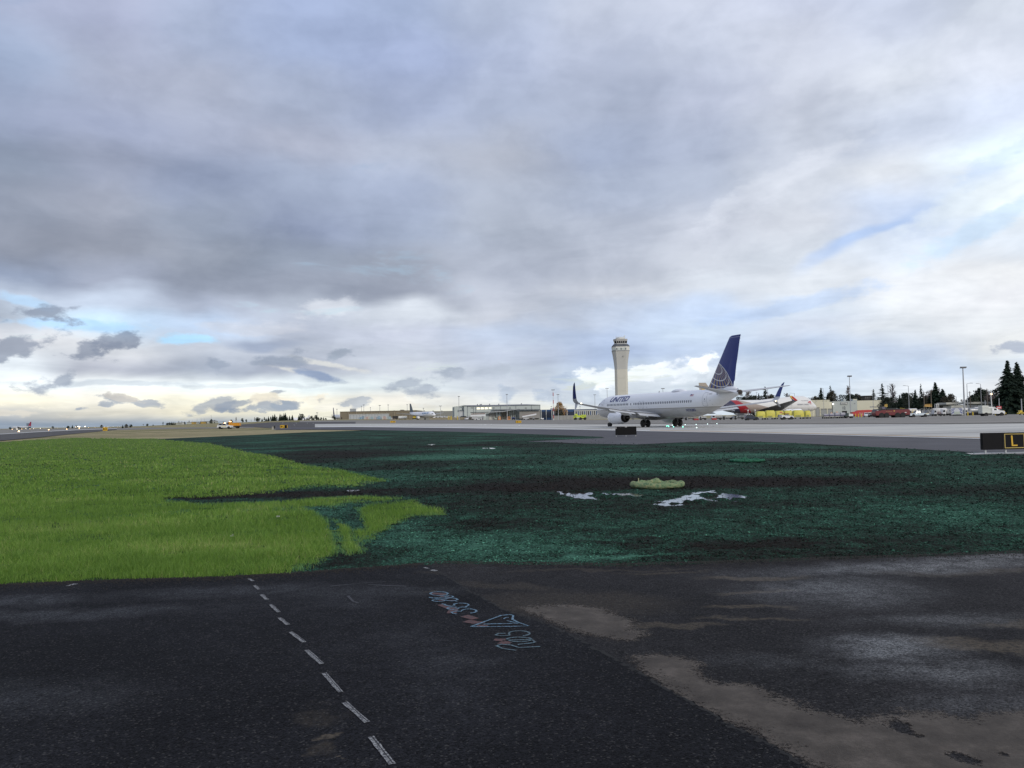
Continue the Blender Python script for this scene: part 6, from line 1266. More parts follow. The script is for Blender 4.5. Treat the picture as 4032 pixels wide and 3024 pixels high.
# lime fire truck far away
p = at(2283, 640); t_ = thing('lime_fire_truck', 'lime yellow airport fire truck standing in front of the grey concrete wall', 'fire truck', tuple(p), math.pi)
MB().prism([(-4.8, 1.2), (4.9, 1.2), (4.9, 2.6), (4.3, 3.9), (1.6, 3.9), (1.5, 3.4), (-.8, 3.4), (-.9, 3.9), (-4.8, 3.9)], -1.5, 1.5).build('body', LIME, t_, bevel=.12); MB().prism([(2.6, 2.5), (4.8, 2.5), (4.25, 3.6), (2.6, 3.6)], -1.52, 1.52).build('cab_window', mat('lime_pane', (.20, .26, .10), .3), t_); MB().prism([(1.6, 3.9), (3.8, 3.9), (3.5, 4.7), (2.0, 4.7)], -.8, .8).build('roof_turret', LIME, t_, bevel=.08)
for x in (-4.0, -2.8, -1.8): MB().box(x, 0, 2.7, .7, 3.04, 1.3).build('locker', mat('lime_dark', (.32, .40, .04), .5), t_)
MB().box(1.2, 0, 1.5, 2.8, 3.03, .9).build('side_skirt', mat('skirt_silver', (.38, .44, .36), .5), t_); MB().box(0, 0, .9, 9, 2.2, .6).build('chassis', UNDER, t_)
for x in (3.4, -.5, -4.0):
    for s_ in (-1, 1): MB().cyl((x, s_ * 1.2, .95), (x, s_ * 1.53, .95), 1.1, n=16).build('wheel_arch', UNDER, t_); wheel(t_, x, s_ * 1.38, .85, .45)
# vans and cars by the hangar
p = at(1837, 640); t_ = thing('white_van', 'small white van seen from behind on the apron before the hangar', 'van', tuple(p), 0)
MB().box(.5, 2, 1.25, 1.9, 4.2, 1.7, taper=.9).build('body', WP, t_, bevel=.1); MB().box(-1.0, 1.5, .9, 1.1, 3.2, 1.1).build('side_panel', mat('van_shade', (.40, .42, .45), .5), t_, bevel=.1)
MB().box(.5, -.09, 1.75, 1.3, .04, .5).build('rear_window', GLASSD, t_)
for x in (-.2, 1.2): wheel(t_, x, .1, .35)
suv('white car parked beside the pale passenger stairs near the hangar', at(1885, 640), math.pi, WP, 5.2, 1.9)
suv('white car half hidden by the red inflatable at the cargo building', at(3413, 290), R(250), WP, 4.4, 1.6)
suv('dark navy car parked just left of the crash tender cab', at(3431, 280), R(250), BLKP, 4.3, 1.55)
for i, (px_, D, m_, lb) in enumerate([(1797, 690, WP, 'white car in the row left of the hangar door'), (1806, 692, BLKP, 'black car nearest the hangar door in the parked row'), (1818, 690, NV, 'dark blue car in the row below the hangar door'), (1832, 688, BLKP, 'black car parked at the corner of the hangar'), (1846, 690, WP, 'white car parked between hangar corner and stairs'), (1725, 700, WP, 'first white car of the group left of the hangar'), (1742, 702, WP, 'second white car of the group left of the hangar'), (1762, 700, WP, 'white car left of the tall lamp mast by the hangar')]):
    suv(lb, at(px_, D) + Vector((0, 0, 1.6)), 0 if i % 2 else math.pi, m_, 4.4, 1.6, group='cars parked along the hangar')
# raised parking kerb that carries the row
root, X, Zr, _ = bld('parking_embankment', 'low tan retaining bank under the row of cars left of the hangar', 1700, 1860, 680, 'wall'); wallbox(root, 'bank', X(1690), X(1862), -.5, 1.6, 0, 60, mat('bank_tan', (.25, .22, .16), .85, var=.2, vscale=.3))

# ------------------------------------------------------------------ loading equipment
def dolly(root, L, W, z=.55):
    MB().box(0, 0, z, L, W, .14).build('deck', mat('dolly_deck', (.36, .36, .30), .6), root)
    for x in (-L * .35, L * .35):
        for s_ in (-1, 1): MB().cyl((x, s_ * W * .42, .24), (x, s_ * W * .48, .24), .24, n=12).build('wheel', RUB, root)
YPL = mat('yellow_cover', (.58, .52, .07), .5, var=.18, vscale=1.2, bump=.6, bscale=1.6)
def covered(px0, px1, top, label, D=262, twist=0.0, patchc=None):
    p = at((px0 + px1) / 2, D); W_ = (px1 - px0) * D / FPX; Ht = height(px0, top, D) - .0; root = thing('covered_pallet', label, 'cargo pallet', tuple(p), twist, 'yellow covered cargo pallets'); dolly(root, W_, 2.4)
    rg = []
    for z, k, r_ in [(.64, 1, .05), (1.3, 1.0, .1), (Ht - .65, .99, .2), (Ht - .25, .93, .4), (Ht - .06, .82, .5), (Ht, .6, .4)]:
        hx, hy = W_ * .47 * k, 1.15 * k; ring = []
        for cx_, cy_, a0 in ((hx, hy, 0), (-hx, hy, 90), (-hx, -hy, 180), (hx, -hy, 270)):
            for j in range(4): a = R(a0 + j * 30); ring.append((math.copysign(abs(cx_) - r_, cx_) + r_ * math.cos(a) + random.uniform(-.03, .03), math.copysign(abs(cy_) - r_, cy_) + r_ * math.sin(a), z + random.uniform(-.03, .03)))
        rg.append(ring)
    cv_ = MB().loft(rg).build('cover', YPL, root, smooth=True, angle=50)
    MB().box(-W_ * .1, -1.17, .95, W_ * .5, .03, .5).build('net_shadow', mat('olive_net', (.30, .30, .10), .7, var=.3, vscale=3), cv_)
    if patchc: MB().box(W_ * .12, -1.12, Ht - .55, .9, .04, .5).build('red_stain', mat('pink_patch', (.55, .18, .12), .6), cv_)
covered(2977, 3012, 1620, 'small yellow covered cargo pallet at the left end of the yellow row'); covered(3012.5, 3050, 1616.5, 'taller yellow covered pallet second from the left in the row')
covered(3052, 3084, 1618, 'yellow covered pallet with a pink patch behind the small white pickup', 272, 0, True); covered(3086, 3120, 1617, 'yellow covered pallet above the bonnet of the small white pickup', 272)
covered(3121, 3163, 1615.5, 'widest yellow covered cargo pallet of the row'); covered(3167, 3189, 1617, 'narrow yellow covered pallet at the right end under the freighter nose', 266)
WRAP = mat('plastic_wrap', (.36, .36, .40), .3, var=.4, vscale=1.4, bump=.8, bscale=3)
for i, (a, b_, top, lb) in enumerate([(3240, 3262, 1630, 'plastic wrapped cargo pallet at the left end of the dolly train'), (3262, 3283, 1628, 'plastic wrapped pallet with orange top second in the dolly train'), (3284, 3305, 1624.5, 'taller wrapped cargo pallet third in the dolly train'), (3305, 3327, 1624.5, 'wrapped cargo pallet next to the small tow tractor')]):
    D = 255; p = at((a + b_) / 2, D); W_ = (b_ - a) * D / FPX; Ht = height(a, top, D); root = thing('wrapped_pallet', lb, 'cargo pallet', tuple(p), 0, 'wrapped pallets on dollies'); dolly(root, W_ * .96, 1.8)
    mb = MB(); mb.box(0, 0, .62 + (Ht - .62) / 2, W_ * .92, 1.7, Ht - .62, taper=.95); mb.build('load', WRAP, root, bevel=.1)
    MB().box(0, -.87, .95, W_ * .8, .03, .3).build('label_band', mat('navy_film', (.10, .09, .16), .4, var=.4, vscale=4), root)
    if i in (1, 2): MB().box(.1, 0, Ht + .12, .7, .7, .28, taper=.6).build('top_bundle', mat('orange_bundle', (.6, .33, .16), .6), root, bevel=.06)
p = at(3341, 252); t_ = thing('tow_tractor', 'small dark and white baggage tow tractor at the head of the wrapped pallets', 'tractor', tuple(p), math.pi)
MB().box(-.55, 0, .95, 1.35, 1.3, .75).build('engine_cover', WP, t_, bevel=.05); MB().prism([(.1, .4), (1.2, .4), (1.2, .9), (.8, 1.0), (.55, 1.55), (.1, 1.6)], -.6, .6).build('cab', mat('dark_green', (.03, .05, .045), .5), t_, bevel=.04); MB().box(0, 0, .45, 2.5, 1.2, .25).build('chassis', UNDER, t_)
for x in (-.8, .8):
    for s_ in (-1, 1): wheel(t_, x, s_ * .6, .32)
# red inflatable slide / tarp
p = at(3352, 300); root = thing('red_cover', 'long bright red cover sagging over equipment beside the cargo building', 'tarpaulin', tuple(p), 0); k = 300 / FPX
prof = [(0, 20), (20, 23), (24, 27), (40, 27.5), (60, 28), (80, 27.5), (80, 20), (62, 18), (46, 4), (22, 2), (14, 4), (0, 12)]
rd = mat('red_fabric', (.45, .03, .03), .5, var=.2, vscale=.8, bump=.6, bscale=1.5); MB().prism([(x * k, (z) * k) for x, z in prof], -1, 1).build('cover', rd, root, bevel=.1)
for i in range(4): MB().box((30 + i * 8) * k, -1.05, 12 * k, .25, .08, 12 * k).build('strap', mat('pale_strap', (.5, .35, .33), .6), root)
OR_ = mat('orange_safety', (.60, .22, .05), .5, var=.1)
for i, (px_, D, lb) in enumerate([(3369, 285, 'yellow post under the red cover at its left'), (3380, 285, 'yellow post in the middle below the red cover'), (3392, 285, 'yellow post nearest the half-hidden white car'), (3811, 262, 'yellow post right of the tall lamp mast'), (3831, 262, 'yellow post near the dark tankers'), (3920, 250, 'slender yellow post behind the utility truck bonnet')]):
    b_ = thing('bollard', lb, 'bollard', tuple(at(px_, D)), 0, 'yellow steel posts'); MB().cyl((0, 0, 0), (0, 0, 1.2), .16, n=10).build('post', YP, b_); MB().cyl((0, 0, 1.2), (0, 0, 1.26), .12, n=10).build('cap', YP, b_)
for i, px_ in enumerate([1765, 1772, 1778, 1802, 1808]):
    b_ = thing('bollard', ['first', 'second', 'third', 'fourth', 'fifth'][i] + ' from the left of the five distant yellow posts left of the hangar van', 'bollard', tuple(at(px_, 660)), 0, 'distant yellow posts'); MB().cyl((0, 0, 0), (0, 0, 3.0), .28, n=8).build('post', YP, b_)
# boom lift, platform, stair towers
def lift(label, px0, px1, row0, row1, D, m_):
    p = at((px0 + px1) / 2, D); W_ = (px1 - px0) * D / FPX; z0, z1 = height(px0, row1, D) - p.z, height(px0, row0, D) - p.z; root = thing('work_platform', label, 'lift platform', tuple(p), 0)
    MB().box(0, 0, z0 + .12, W_, 1.4, .2).build('floor', m_, root)
    mb = MB()
    for i in range(7):
        x = -W_ / 2 + .03 + i * (W_ - .06) / 6; mb.cyl((x, -.68, z0), (x, -.68, z1), .045, n=5)
    for z in (z1, (z0 + z1) / 2): mb.cyl((-W_ / 2, -.68, z), (W_ / 2, -.68, z), .05, n=5)
    mb.build('railing', m_, root); MB().box(0, .3, (z0 + z1) / 2, W_ * .9, .05, (z1 - z0) * .7).build('mesh_panel', mat('orange_mesh', (.40, .24, .08), .7, var=.3, vscale=4), root)
    for s_ in (-1, 1): MB().cyl((s_ * W_ * .3, 0, z0), (-s_ * W_ * .3, 0, .5), .09, n=6).build('scissor_arm', GRY2, root)
    MB().box(0, 0, .5, W_ * .9, 1.3, .6).build('base', GRY2, root, bevel=.05)
lift('orange railed work platform raised above the cluttered equipment', 3642, 3667, 1592, 1602, 275, mat('platform_orange', (.58, .36, .10), .5)); lift('small yellow railed basket at the end wall of the cargo building', 3484, 3493, 1592, 1602, 318, mat('basket_yellow', (.6, .42, .1), .5))
def frame_tower(label, px0, px1, row, D, m_, nm='stair_tower', cat='stairs'):
    p = at((px0 + px1) / 2, D); W_ = (px1 - px0) * D / FPX; Ht = height(px0, row, D) - p.z; root = thing(nm, label, cat, tuple(p), 0); mb = MB()
    for sx_ in (-1, 1):
        for sy_ in (-1, 1): mb.cyl((sx_ * W_ / 2, sy_ * .6, 0), (sx_ * W_ * .36, sy_ * .5, Ht), .08, n=6)
    mb.build('frame', m_, root); n = max(3, int(Ht / .5)); 
    for i in range(1, n + 1): MB().box(0, 0, Ht * i / n * .98, W_ * (1 - .25 * i / n), 1.0, .07).build('step', m_, root)
    MB().box(0, 0, Ht + .1, W_ * .8, 1.2, .12).build('landing', m_, root)
frame_tower('white ladder tower standing in front of the big dark conifer', 3684, 3696, 1592, 278, WHT2)
def stairs(label, px0, px1, row, D, rise, m_):
    p = at(px0, D); W_ = (px1 - px0) * D / FPX; z1 = height(px0, row, D) - p.z; root = thing('passenger_stairs', label, 'boarding stairs', tuple(p), 0)
    MB().prism([(0, z1 * .50), (W_, z1 * .50 + rise), (W_, z1 * .78 + rise), (0, z1 * .74)], -1.6, 1.6).build('walkway_side', m_, root, bevel=.08); MB().prism([(.5, z1 * .78), (W_ * .97, z1 * .80 + rise), (W_ * .97, z1 + rise * .8), (.5, z1 * .95)], -1.4, 1.4).build('rail_panel', mat('stair_rail_brown', (.25, .20, .18), .6, var=.3, vscale=.6), root)
    MB().box(W_ * .28, 0, z1 * .28, W_ * .4, 2.4, z1 * .36).build('truck_body', mat('stair_base_grey', (.42, .42, .42), .6, var=.2, vscale=.5), root, bevel=.1); MB().box(W_ * .8, 0, z1 * .3, W_ * .12, 2.2, z1 * .4).build('support_leg', GRY2, root)
    for x in (.15, .42, .8): wheel(root, W_ * x, -1.2, .5)
stairs('level white covered boarding stairs parked left of the canopy', 1853, 1912, 1627, 655, 0, WP); stairs('slanting white boarding stairs parked right of the canopy', 2056, 2112, 1633, 655, 1.7, WP)
for (px_, w_, m_, lb) in [(1967, 11, OR_, 'orange steel loader under the left of the canopy'), (2004, 10, OR_, 'orange steel loader under the right of the canopy')]:
    p = at(px_, 650); root = thing('orange_loader', lb, 'loader', tuple(p), 0); mb = MB(); W_ = w_ * 650 / FPX
    for s_ in (-1, 1): mb.box(s_ * W_ * .4, 0, 1.3, .4, .8, 2.6)
    mb.build('uprights', m_, root); MB().box(0, 0, 2.4, W_, 1, .5).build('crossbeam', m_, root); MB().box(0, 0, .6, W_ * 1.1, 1.2, .7).build('base', OR_, root)
p = at(2021, 648); root = thing('blue_tank', 'small dark blue tank trailer by the canopy posts', 'trailer', tuple(p), 0); MB().cyl((-1.3, 0, 1.5), (1.5, 0, 1.5), .8, n=14).build('tank', paint('mid_navy', (.02, .03, .09)), root, smooth=True); MB().box(0, 0, .6, 2.6, 1, .3).build('frame', UNDER, root); [MB().cyl((x, -.5, .35), (x, -.3, .35), .35, n=10).build('wheel', RUB, root) for x in (-.9, 1)]
p = at(1953, 648); root = thing('airport_tug', 'small pale green tug under the left edge of the canopy', 'tractor', tuple(p), 0); MB().prism([(-1, .4), (1, .4), (1, 1.2), (.2, 1.3), (.1, 2.2), (-.9, 2.2), (-1, 1.2)], -.7, .7).build('body', mat('pale_green_paint', (.40, .46, .38), .5), root, bevel=.06); MB().box(-.4, -.71, 1.75, .7, .04, .6).build('window', GLASSD, root); [MB().cyl((x, -.8, .35), (x, -.6, .35), .35, n=10).build('wheel', RUB, root) for x in (-.7, .7)]
p = at(2093 + 42, 660); root = thing('white_cart', 'small white cart near the grey concrete wall', 'cart', tuple(p), 0); MB().box(.2, 0, 1.1, 2.2, 1.2, 1.0).build('body', WP, root, bevel=.05); MB().box(-.9, 0, 1.3, .5, 1.0, 1.8).build('cab', PALE, root); [MB().cyl((x, -.7, .35), (x, -.5, .35), .35, n=10).build('wheel', RUB, root) for x in (-.7, .9)]
# row of tankers and service trucks at the far right
def tanker(label, px0, px1, top, D, mt_, cab=None, dark=False):
    p = at((px0 + px1) / 2, D); W_ = (px1 - px0) * D / FPX; zt_ = height(px0, top, D) - p.z; r_ = .9; root = thing('tanker_truck', label, 'truck', tuple(p), 0, 'parked tanker trucks')
    MB().rev([(-W_ * .42, .1), (-W_ * .42, r_ * .9), (-W_ * .40, r_), (W_ * .28, r_), (W_ * .30, r_ * .9), (W_ * .30, .1)], 'x', (0, 0, zt_ - r_), 18).build('tank', mt_, root, smooth=True, angle=40)
    MB().prism([(W_ * .32, .6), (W_ * .48, .6), (W_ * .48, 1.3), (W_ * .45, 2.1), (W_ * .32, 2.15)], -1.1, 1.1).build('cab', cab or WP, root, bevel=.06); MB().prism([(W_ * .36, 1.35), (W_ * .47, 1.35), (W_ * .445, 1.95), (W_ * .36, 1.95)], -1.11, 1.11).build('cab_window', GLASSD, root)
    MB().box(0, 0, .75, W_ * .95, 1.6, .35).build('chassis', UNDER, root)
    for x in (-.32, -.2, .4): wheel(root, W_ * x, -.9, .5); wheel(root, W_ * x, .9, .5)
TNK = paint('tank_white', (.62, .60, .57)); TGR = mat('tank_steel', (.30, .31, .32), .35, metal=.3, var=.1)
tanker('grey steel tanker truck left of the white tanker behind the utility truck', 3812, 3862, 1606, 285, TGR); tanker('large off-white tanker truck partly behind the white utility truck', 3832, 3900, 1602.5, 292, TNK); tanker('long white tanker left of the tall lamp mast', 3742, 3830, 1607, 298, TNK); tanker('white tanker truck under the big conifers', 3945, 3995, 1603, 300, TNK); tanker('white tanker truck cut off by the right edge of the photo', 3998, 4070, 1604, 305, TNK)
tanker('white tanker truck behind the orange work platform', 3668, 3742, 1607.5, 300, TNK); tanker('pale service tanker above the crash tender rear', 3560, 3622, 1609, 300, TNK)
p = at(3935, 285); root = thing('red_notice', 'small red rectangular notice on a post beside the white tankers', 'sign', tuple(p), 0); MB().box(0, 0, 2.5, 1.7, .06, .9).build('board', mat('notice_red', (.5, .03, .04), .5), root); [MB().cyl((x, 0, 0), (x, 0, 2.9), .05, n=6).build('post', GALV, root) for x in (-.6, .6)]; MB().box(0, -.04, 2.5, 1.2, .02, .25).build('notice_text', PALE, root)
def service_gear(label, px0, px1, top, D, cs, seed):
    """service vehicle: cab, racks and boxes of one parked machine"""
    rr = random.Random(seed); p = at((px0 + px1) / 2, D); W_ = (px1 - px0) * D / FPX; zt_ = height(px0, top, D) - p.z; root = thing('service_vehicle', label, 'service truck', tuple(p), 0, 'parked ground service vehicles')
    MB().box(0, 0, .7, W_ * .95, 1.8, .3).build('chassis', UNDER, root); MB().prism([(-W_ * .48, .6), (-W_ * .15, .6), (-W_ * .15, zt_ * .86), (-W_ * .40, zt_ * .86), (-W_ * .48, zt_ * .5)], -1, 1).build('cab', cs[0], root, bevel=.06)
    MB().prism([(-W_ * .45, zt_ * .5), (-W_ * .22, zt_ * .5), (-W_ * .22, zt_ * .78), (-W_ * .39, zt_ * .78)], -1.02, 1.02).build('cab_window', GLASSD, root)
    mb = MB()
    for i in range(6):
        x = -W_ * .1 + i * W_ * .11; mb.cyl((x, -.9, .8), (x + rr.uniform(-.4, .4), -.9, zt_ * rr.uniform(.7, 1)), .05, n=5)
    for z in (.55, .8, .97): mb.cyl((-W_ * .12, -.9, zt_ * z), (W_ * .48, -.9, zt_ * z * rr.uniform(.85, 1)), .05, n=5)
    mb.build('rack_frame', cs[1], root); MB().box(W_ * .2, .1, zt_ * .42, W_ * .5, 1.4, zt_ * .4).build('load_box', cs[2], root, bevel=.05)
    for x in (-.32, .3): wheel(root, W_ * x, -.9, .42)
G1 = mat('gear_pale', (.58, .58, .58), .6, var=.3, vscale=1); G2 = mat('gear_grey', (.32, .33, .34), .6, var=.3, vscale=1); G3 = mat('gear_tan', (.38, .33, .24), .6, var=.3, vscale=1)
for i, (a, b_, tp_, D, cs, lb) in enumerate([(3575, 3605, 1612, 276, (G3, YP, G3), 'tan service truck behind the bonnet of the pickup'), (3608, 3642, 1609, 280, (G1, G1, G2), 'pale service truck with racks below left of the orange platform'), (3644, 3672, 1611, 276, (G2, G1, G1), 'grey service truck directly under the orange platform'), (3672, 3705, 1610, 272, (G1, G1, RED), 'pale loader with a small red box right of the orange platform'), (3705, 3745, 1608, 274, (WP, G1, G2), 'white service truck just left of the chevron van'), (3793, 3822, 1610, 280, (G2, G2, G1), 'grey service truck at the foot of the tall lamp mast'), (3528, 3560, 1606, 285, (G1, YP, G1), 'pale green service machine seen above the crash tender')]):
    service_gear(lb, a, b_, tp_, D, cs, i)
for (a, b_, tp_, D, cs, lb) in [(2690, 2740, 1640, 300, (G2, G2, G1), 'low grey machine seen under the rear belly of the airliner'), (2752, 2780, 1636, 300, (WP, G1, G1), 'cream cargo loader under the airliner tail'), (2800, 2842, 1632, 285, (G1, G1, G2), 'white and grey loader below the freighter tail'), (2840, 2885, 1636, 290, (G2, G1, G1), 'dark loader with white boxes below the freighter belly'), (2885, 2930, 1634, 288, (G2, G2, WP), 'dark service truck beside the dark blue truck')]:
    service_gear(lb, a, b_, tp_, D, cs, a)
for px_, lb, z in [(2741, 'left red ground box under the airliner tail', 0), (2812, 'right red ground box under the airliner tail', 0)]:
    p = at(px_, 282); root = thing('red_box', lb, 'equipment box', tuple(p), 0); MB().box(0, 0, .4, 1.6, .9, .6).build('body', mat('box_red', (.35, .03, .03), .6), root, bevel=.05); MB().box(0, 0, .74, 1.65, .95, .06).build('lid', G2, root)
for (px0, px1, lb) in [(3944, 3960, 'yellow wheeled bowser behind the nose of the utility truck'), (4008, 4032, 'yellow ground power unit at the right edge under the conifers')]:
    D = 250; p = at((px0 + px1) / 2, D); root = thing('yellow_unit', lb, 'ground equipment', tuple(p), 0); W_ = (px1 - px0) * D / FPX
    MB().prism([(-W_ / 2, .25), (W_ / 2, .25), (W_ * .4, .8), (W_ * .15, .85), (W_ * .1, 1.4), (-W_ * .25, 1.45), (-W_ * .3, .85), (-W_ / 2, .7)], -.5, .5).build('body', YP, root, bevel=.05); MB().box(0, -.51, .6, W_ * .5, .03, .2).build('grille', UNDER, root); [MB().cyl((x, -.55, .25), (x, -.4, .25), .25, n=10).build('wheel', RUB, root) for x in (-W_ * .3, W_ * .3)]
# coloured containers by the white shed
cols = [(.10, .22, .34), (.20, .36, .42), (.45, .20, .16), (.12, .30, .44), (.40, .42, .44), (.50, .42, .34), (.08, .18, .30), (.45, .30, .28), (.30, .38, .40), (.55, .52, .45)]
nmz = ['navy', 'teal', 'brick red', 'blue', 'light grey', 'tan', 'deep blue', 'dusty rose', 'grey green', 'cream']
for i in range(20):
    px_ = 1416 + i * 7.0; j = (i * 3) % 10; p = at(px_, 790); root = thing('cargo_container', '%s container, number %s from the left in the row before the white shed' % (nmz[j], ['one','two','three','four','five','six','seven','eight','nine','ten','eleven','twelve','thirteen','fourteen','fifteen','sixteen','seventeen','eighteen','nineteen','twenty'][i]), 'container', tuple(p), 0, 'small containers before the white shed')
    hz_ = 1.6 + 1.2 * ((i * 7) % 3) / 2; MB().box(0, 0, hz_ / 2 + .3, 1.6, 1.5, hz_).build('body', mat('container_%d' % j, cols[j], .6), root, bevel=.04); MB().box(0, -.77, hz_ / 2 + .3, .7, .03, hz_ * .7).build('door', mat('container_door', (.45, .46, .46), .6), root); MB().box(0, 0, .15, 1.5, 1.4, .3).build('base', UNDER, root)
for (a, b_, tp_, m_, lb) in [(1546, 1567, 1637, BLKP, 'dark low trailer between the containers and the white trailer'), (1570, 1602, 1637, WP, 'long white trailer beside the wing of the distant freighter')]:
    p = at((a + b_) / 2, 770); W_ = (b_ - a) * 770 / FPX; root = thing('trailer', lb, 'trailer', tuple(p), 0); Ht = height(a, tp_, 770) - p.z; MB().box(0, 0, Ht * .62, W_, 2.4, Ht * .6).build('body', m_, root, bevel=.1); MB().box(0, 0, .9, W_ * .95, 2, .3).build('chassis', UNDER, root); [MB().cyl((x, -1.2, .5), (x, -.9, .5), .5, n=10).build('wheel', RUB, root) for x in (-W_ * .35, W_ * .3)]
p = at(1640, 740); root = thing('yellow_tractor', 'yellow tow tractor near the nose of the distant freighter', 'tractor', tuple(p), 0); MB().box(0, 0, 2.2, 6, 3, 3).build('body', YP, root, bevel=.2); MB().box(-1.5, 0, 3.9, 2, 2.4, .8).build('cab', UNDER, root); [MB().cyl((x, -1.6, .8), (x, -1.3, .8), .8, n=10).build('wheel', RUB, root) for x in (-2, 2)]
p = at(1650, 735); root = thing('mesh_fence', 'tall dark mesh fence in front of the distant freighter nose', 'fence', tuple(p), 0)
for i in range(10): MB().cyl((i * 1.25, 0, 0), (i * 1.25, 0, 6.2), .07, n=5).build('post', GRY2, root)
for z in (.4, 3, 6): MB().box(5.6, 0, z, 11.3, .07, .09).build('rail', GRY2, root)
p = at(1632, 560); root = thing('dark_cabinet', 'low black equipment cabinet on the grass below the distant freighter', 'cabinet', tuple(p), 0); MB().box(0, 0, .7, 2.8, 1, .9).build('body', BLKP, root, bevel=.05); MB().box(0, 0, .2, 2.6, .9, .2).build('plinth', PALE, root)
p = at(1078, 220); root = thing('electrical_cabinet', 'small dark and pale electrical cabinet left of the yellow sign', 'cabinet', tuple(p), 0); MB().box(.25, 0, .5, .35, .5, .85).build('body', BLKP, root, bevel=.03); MB().box(-.2, 0, .4, .5, .5, .6).build('side_box', mat('cabinet_buff', (.35, .33, .28), .6), root, bevel=.03); MB().box(0, 0, .05, 1.0, .6, .1).build('plinth', PALE, root)
# ------------------------------------------------------------------ trees
def f_needle(t, b, o):
    n = t.noise(o, 1.2, 4, 0.7, dim='3D'); c = t.ramp(n, [(0.3, (0.010, 0.017, 0.012, 1)), (0.55, (0.018, 0.032, 0.020, 1)), (0.75, (0.035, 0.055, 0.032, 1))]); t.link(c, b.inputs['Base Color']); b.inputs['Roughness'].default_value = 0.8; b.inputs['Specular IOR Level'].default_value = 0.15
M_needle = ground_mat('conifer_needles', f_needle); M_needle2 = mat('pale_needles', (0.075, 0.09, 0.075), .8, var=.3, vscale=1); M_bark = mat('bark', (0.055, 0.045, 0.038), .9, var=.3, vscale=2); M_twig = mat('bare_twigs', (0.16, 0.13, 0.125), .9, var=.25, vscale=.6); M_ever = mat('evergreen_leaf', (0.022, 0.034, 0.020), .8, var=.5, vscale=.9); M_olive = mat('brownish_leaf', (0.055, 0.050, 0.032), .8, var=.4, vscale=.9); M_autumn = mat('autumn_leaf', (0.34, 0.20, 0.07), .7, var=.35, vscale=.6)
def conifer_mesh(seed, width=.24, gaps=.0, droop=.25, dens=1.0, base=.06):
    """unit-height conifer: foliage triangles"""
    r_ = np.random.default_rng(seed); V = []
    n = int(40 * dens)
    for i in range(n):
        t_ = i / (n - 1); z = base + (1 - base) * (t_ ** .92); rad = width * (1 - t_) ** .85 * (0.72 + .45 * r_.random()) + .006
        nb = max(5, int((6 + 11 * (1 - t_)) * dens)); z0_ = z
        for j in range(nb):
            z = z0_ + r_.uniform(-.030, .018)
            if r_.random() < gaps: continue
            a = r_.uniform(0, 2 * np.pi); L = rad * r_.uniform(.45, 1.2); m = max(3, int(4 + L * 55))
            for k in range(m):
                s = (k + .5) / m; px_, py_ = math.cos(a) * L * s, math.sin(a) * L * s; pz = z - droop * L * s * s * 1.2 + .05 * L
                w_ = .042 * (1 - .5 * s) * (.6 + .8 * (1 - t_)); 
                for q_ in (-1, 1):
                    e = r_.uniform(.6, 1.3) * w_; qa = a + q_ * r_.uniform(.5, 1.3)
                    V.append([(px_ * .93, py_ * .93, pz + .004), (px_ + math.cos(qa) * e, py_ + math.sin(qa) * e, pz - r_.uniform(0, .6) * e), (px_ * 1.04, py_ * 1.04, pz - r_.uniform(.2, .9) * e)])
    V = np.array(V).reshape(-1, 3); me = bpy.data.meshes.new('crown'); F = np.arange(len(V)).reshape(-1, 3)
    me.from_pydata([], [], []); me.vertices.add(len(V)); me.vertices.foreach_set('co', V.astype(np.float32).ravel()); me.loops.add(len(V)); me.loops.foreach_set('vertex_index', F.astype(np.int32).ravel()); me.polygons.add(len(F)); me.polygons.foreach_set('loop_start', np.arange(0, len(V), 3, dtype=np.int32)); me.update(calc_edges=True); return me
def leaf_mesh(seed, prof, n=2600, size=.035):
    """crown of leaf clumps; prof = list of (z, radius)"""
    r_ = np.random.default_rng(seed); cl = []
    for i in range(26):
        z = r_.uniform(prof[0][0], prof[-1][0]); rr = np.interp(z, [p[0] for p in prof], [p[1] for p in prof]); a = r_.uniform(0, 6.28); d = rr * r_.uniform(.2, .8); cl.append((math.cos(a) * d, math.sin(a) * d, z, rr * r_.uniform(.3, .55) + .02))
    ci = r_.integers(0, len(cl), n); cl = np.array(cl)[ci]; dr = r_.normal(size=(n, 3)); dr /= np.linalg.norm(dr, axis=1)[:, None]; c = cl[:, :3] + dr * cl[:, 3:4] * r_.uniform(.5, 1.1, (n, 1)); c[:, 2] = np.maximum(c[:, 2], .02)
    V = c[:, None, :] + r_.normal(size=(n, 3, 3)) * size * .6; return tri_mesh('crown', V)
def tri_mesh(name, V):
    V = np.asarray(V, np.float32).reshape(-1, 3); F = np.arange(len(V), dtype=np.int32); me = bpy.data.meshes.new(name); me.vertices.add(len(V)); me.vertices.foreach_set('co', V.ravel()); me.loops.add(len(V)); me.loops.foreach_set('vertex_index', F); me.polygons.add(len(V) // 3); me.polygons.foreach_set('loop_start', np.arange(0, len(V), 3, dtype=np.int32)); me.update(calc_edges=True); return me
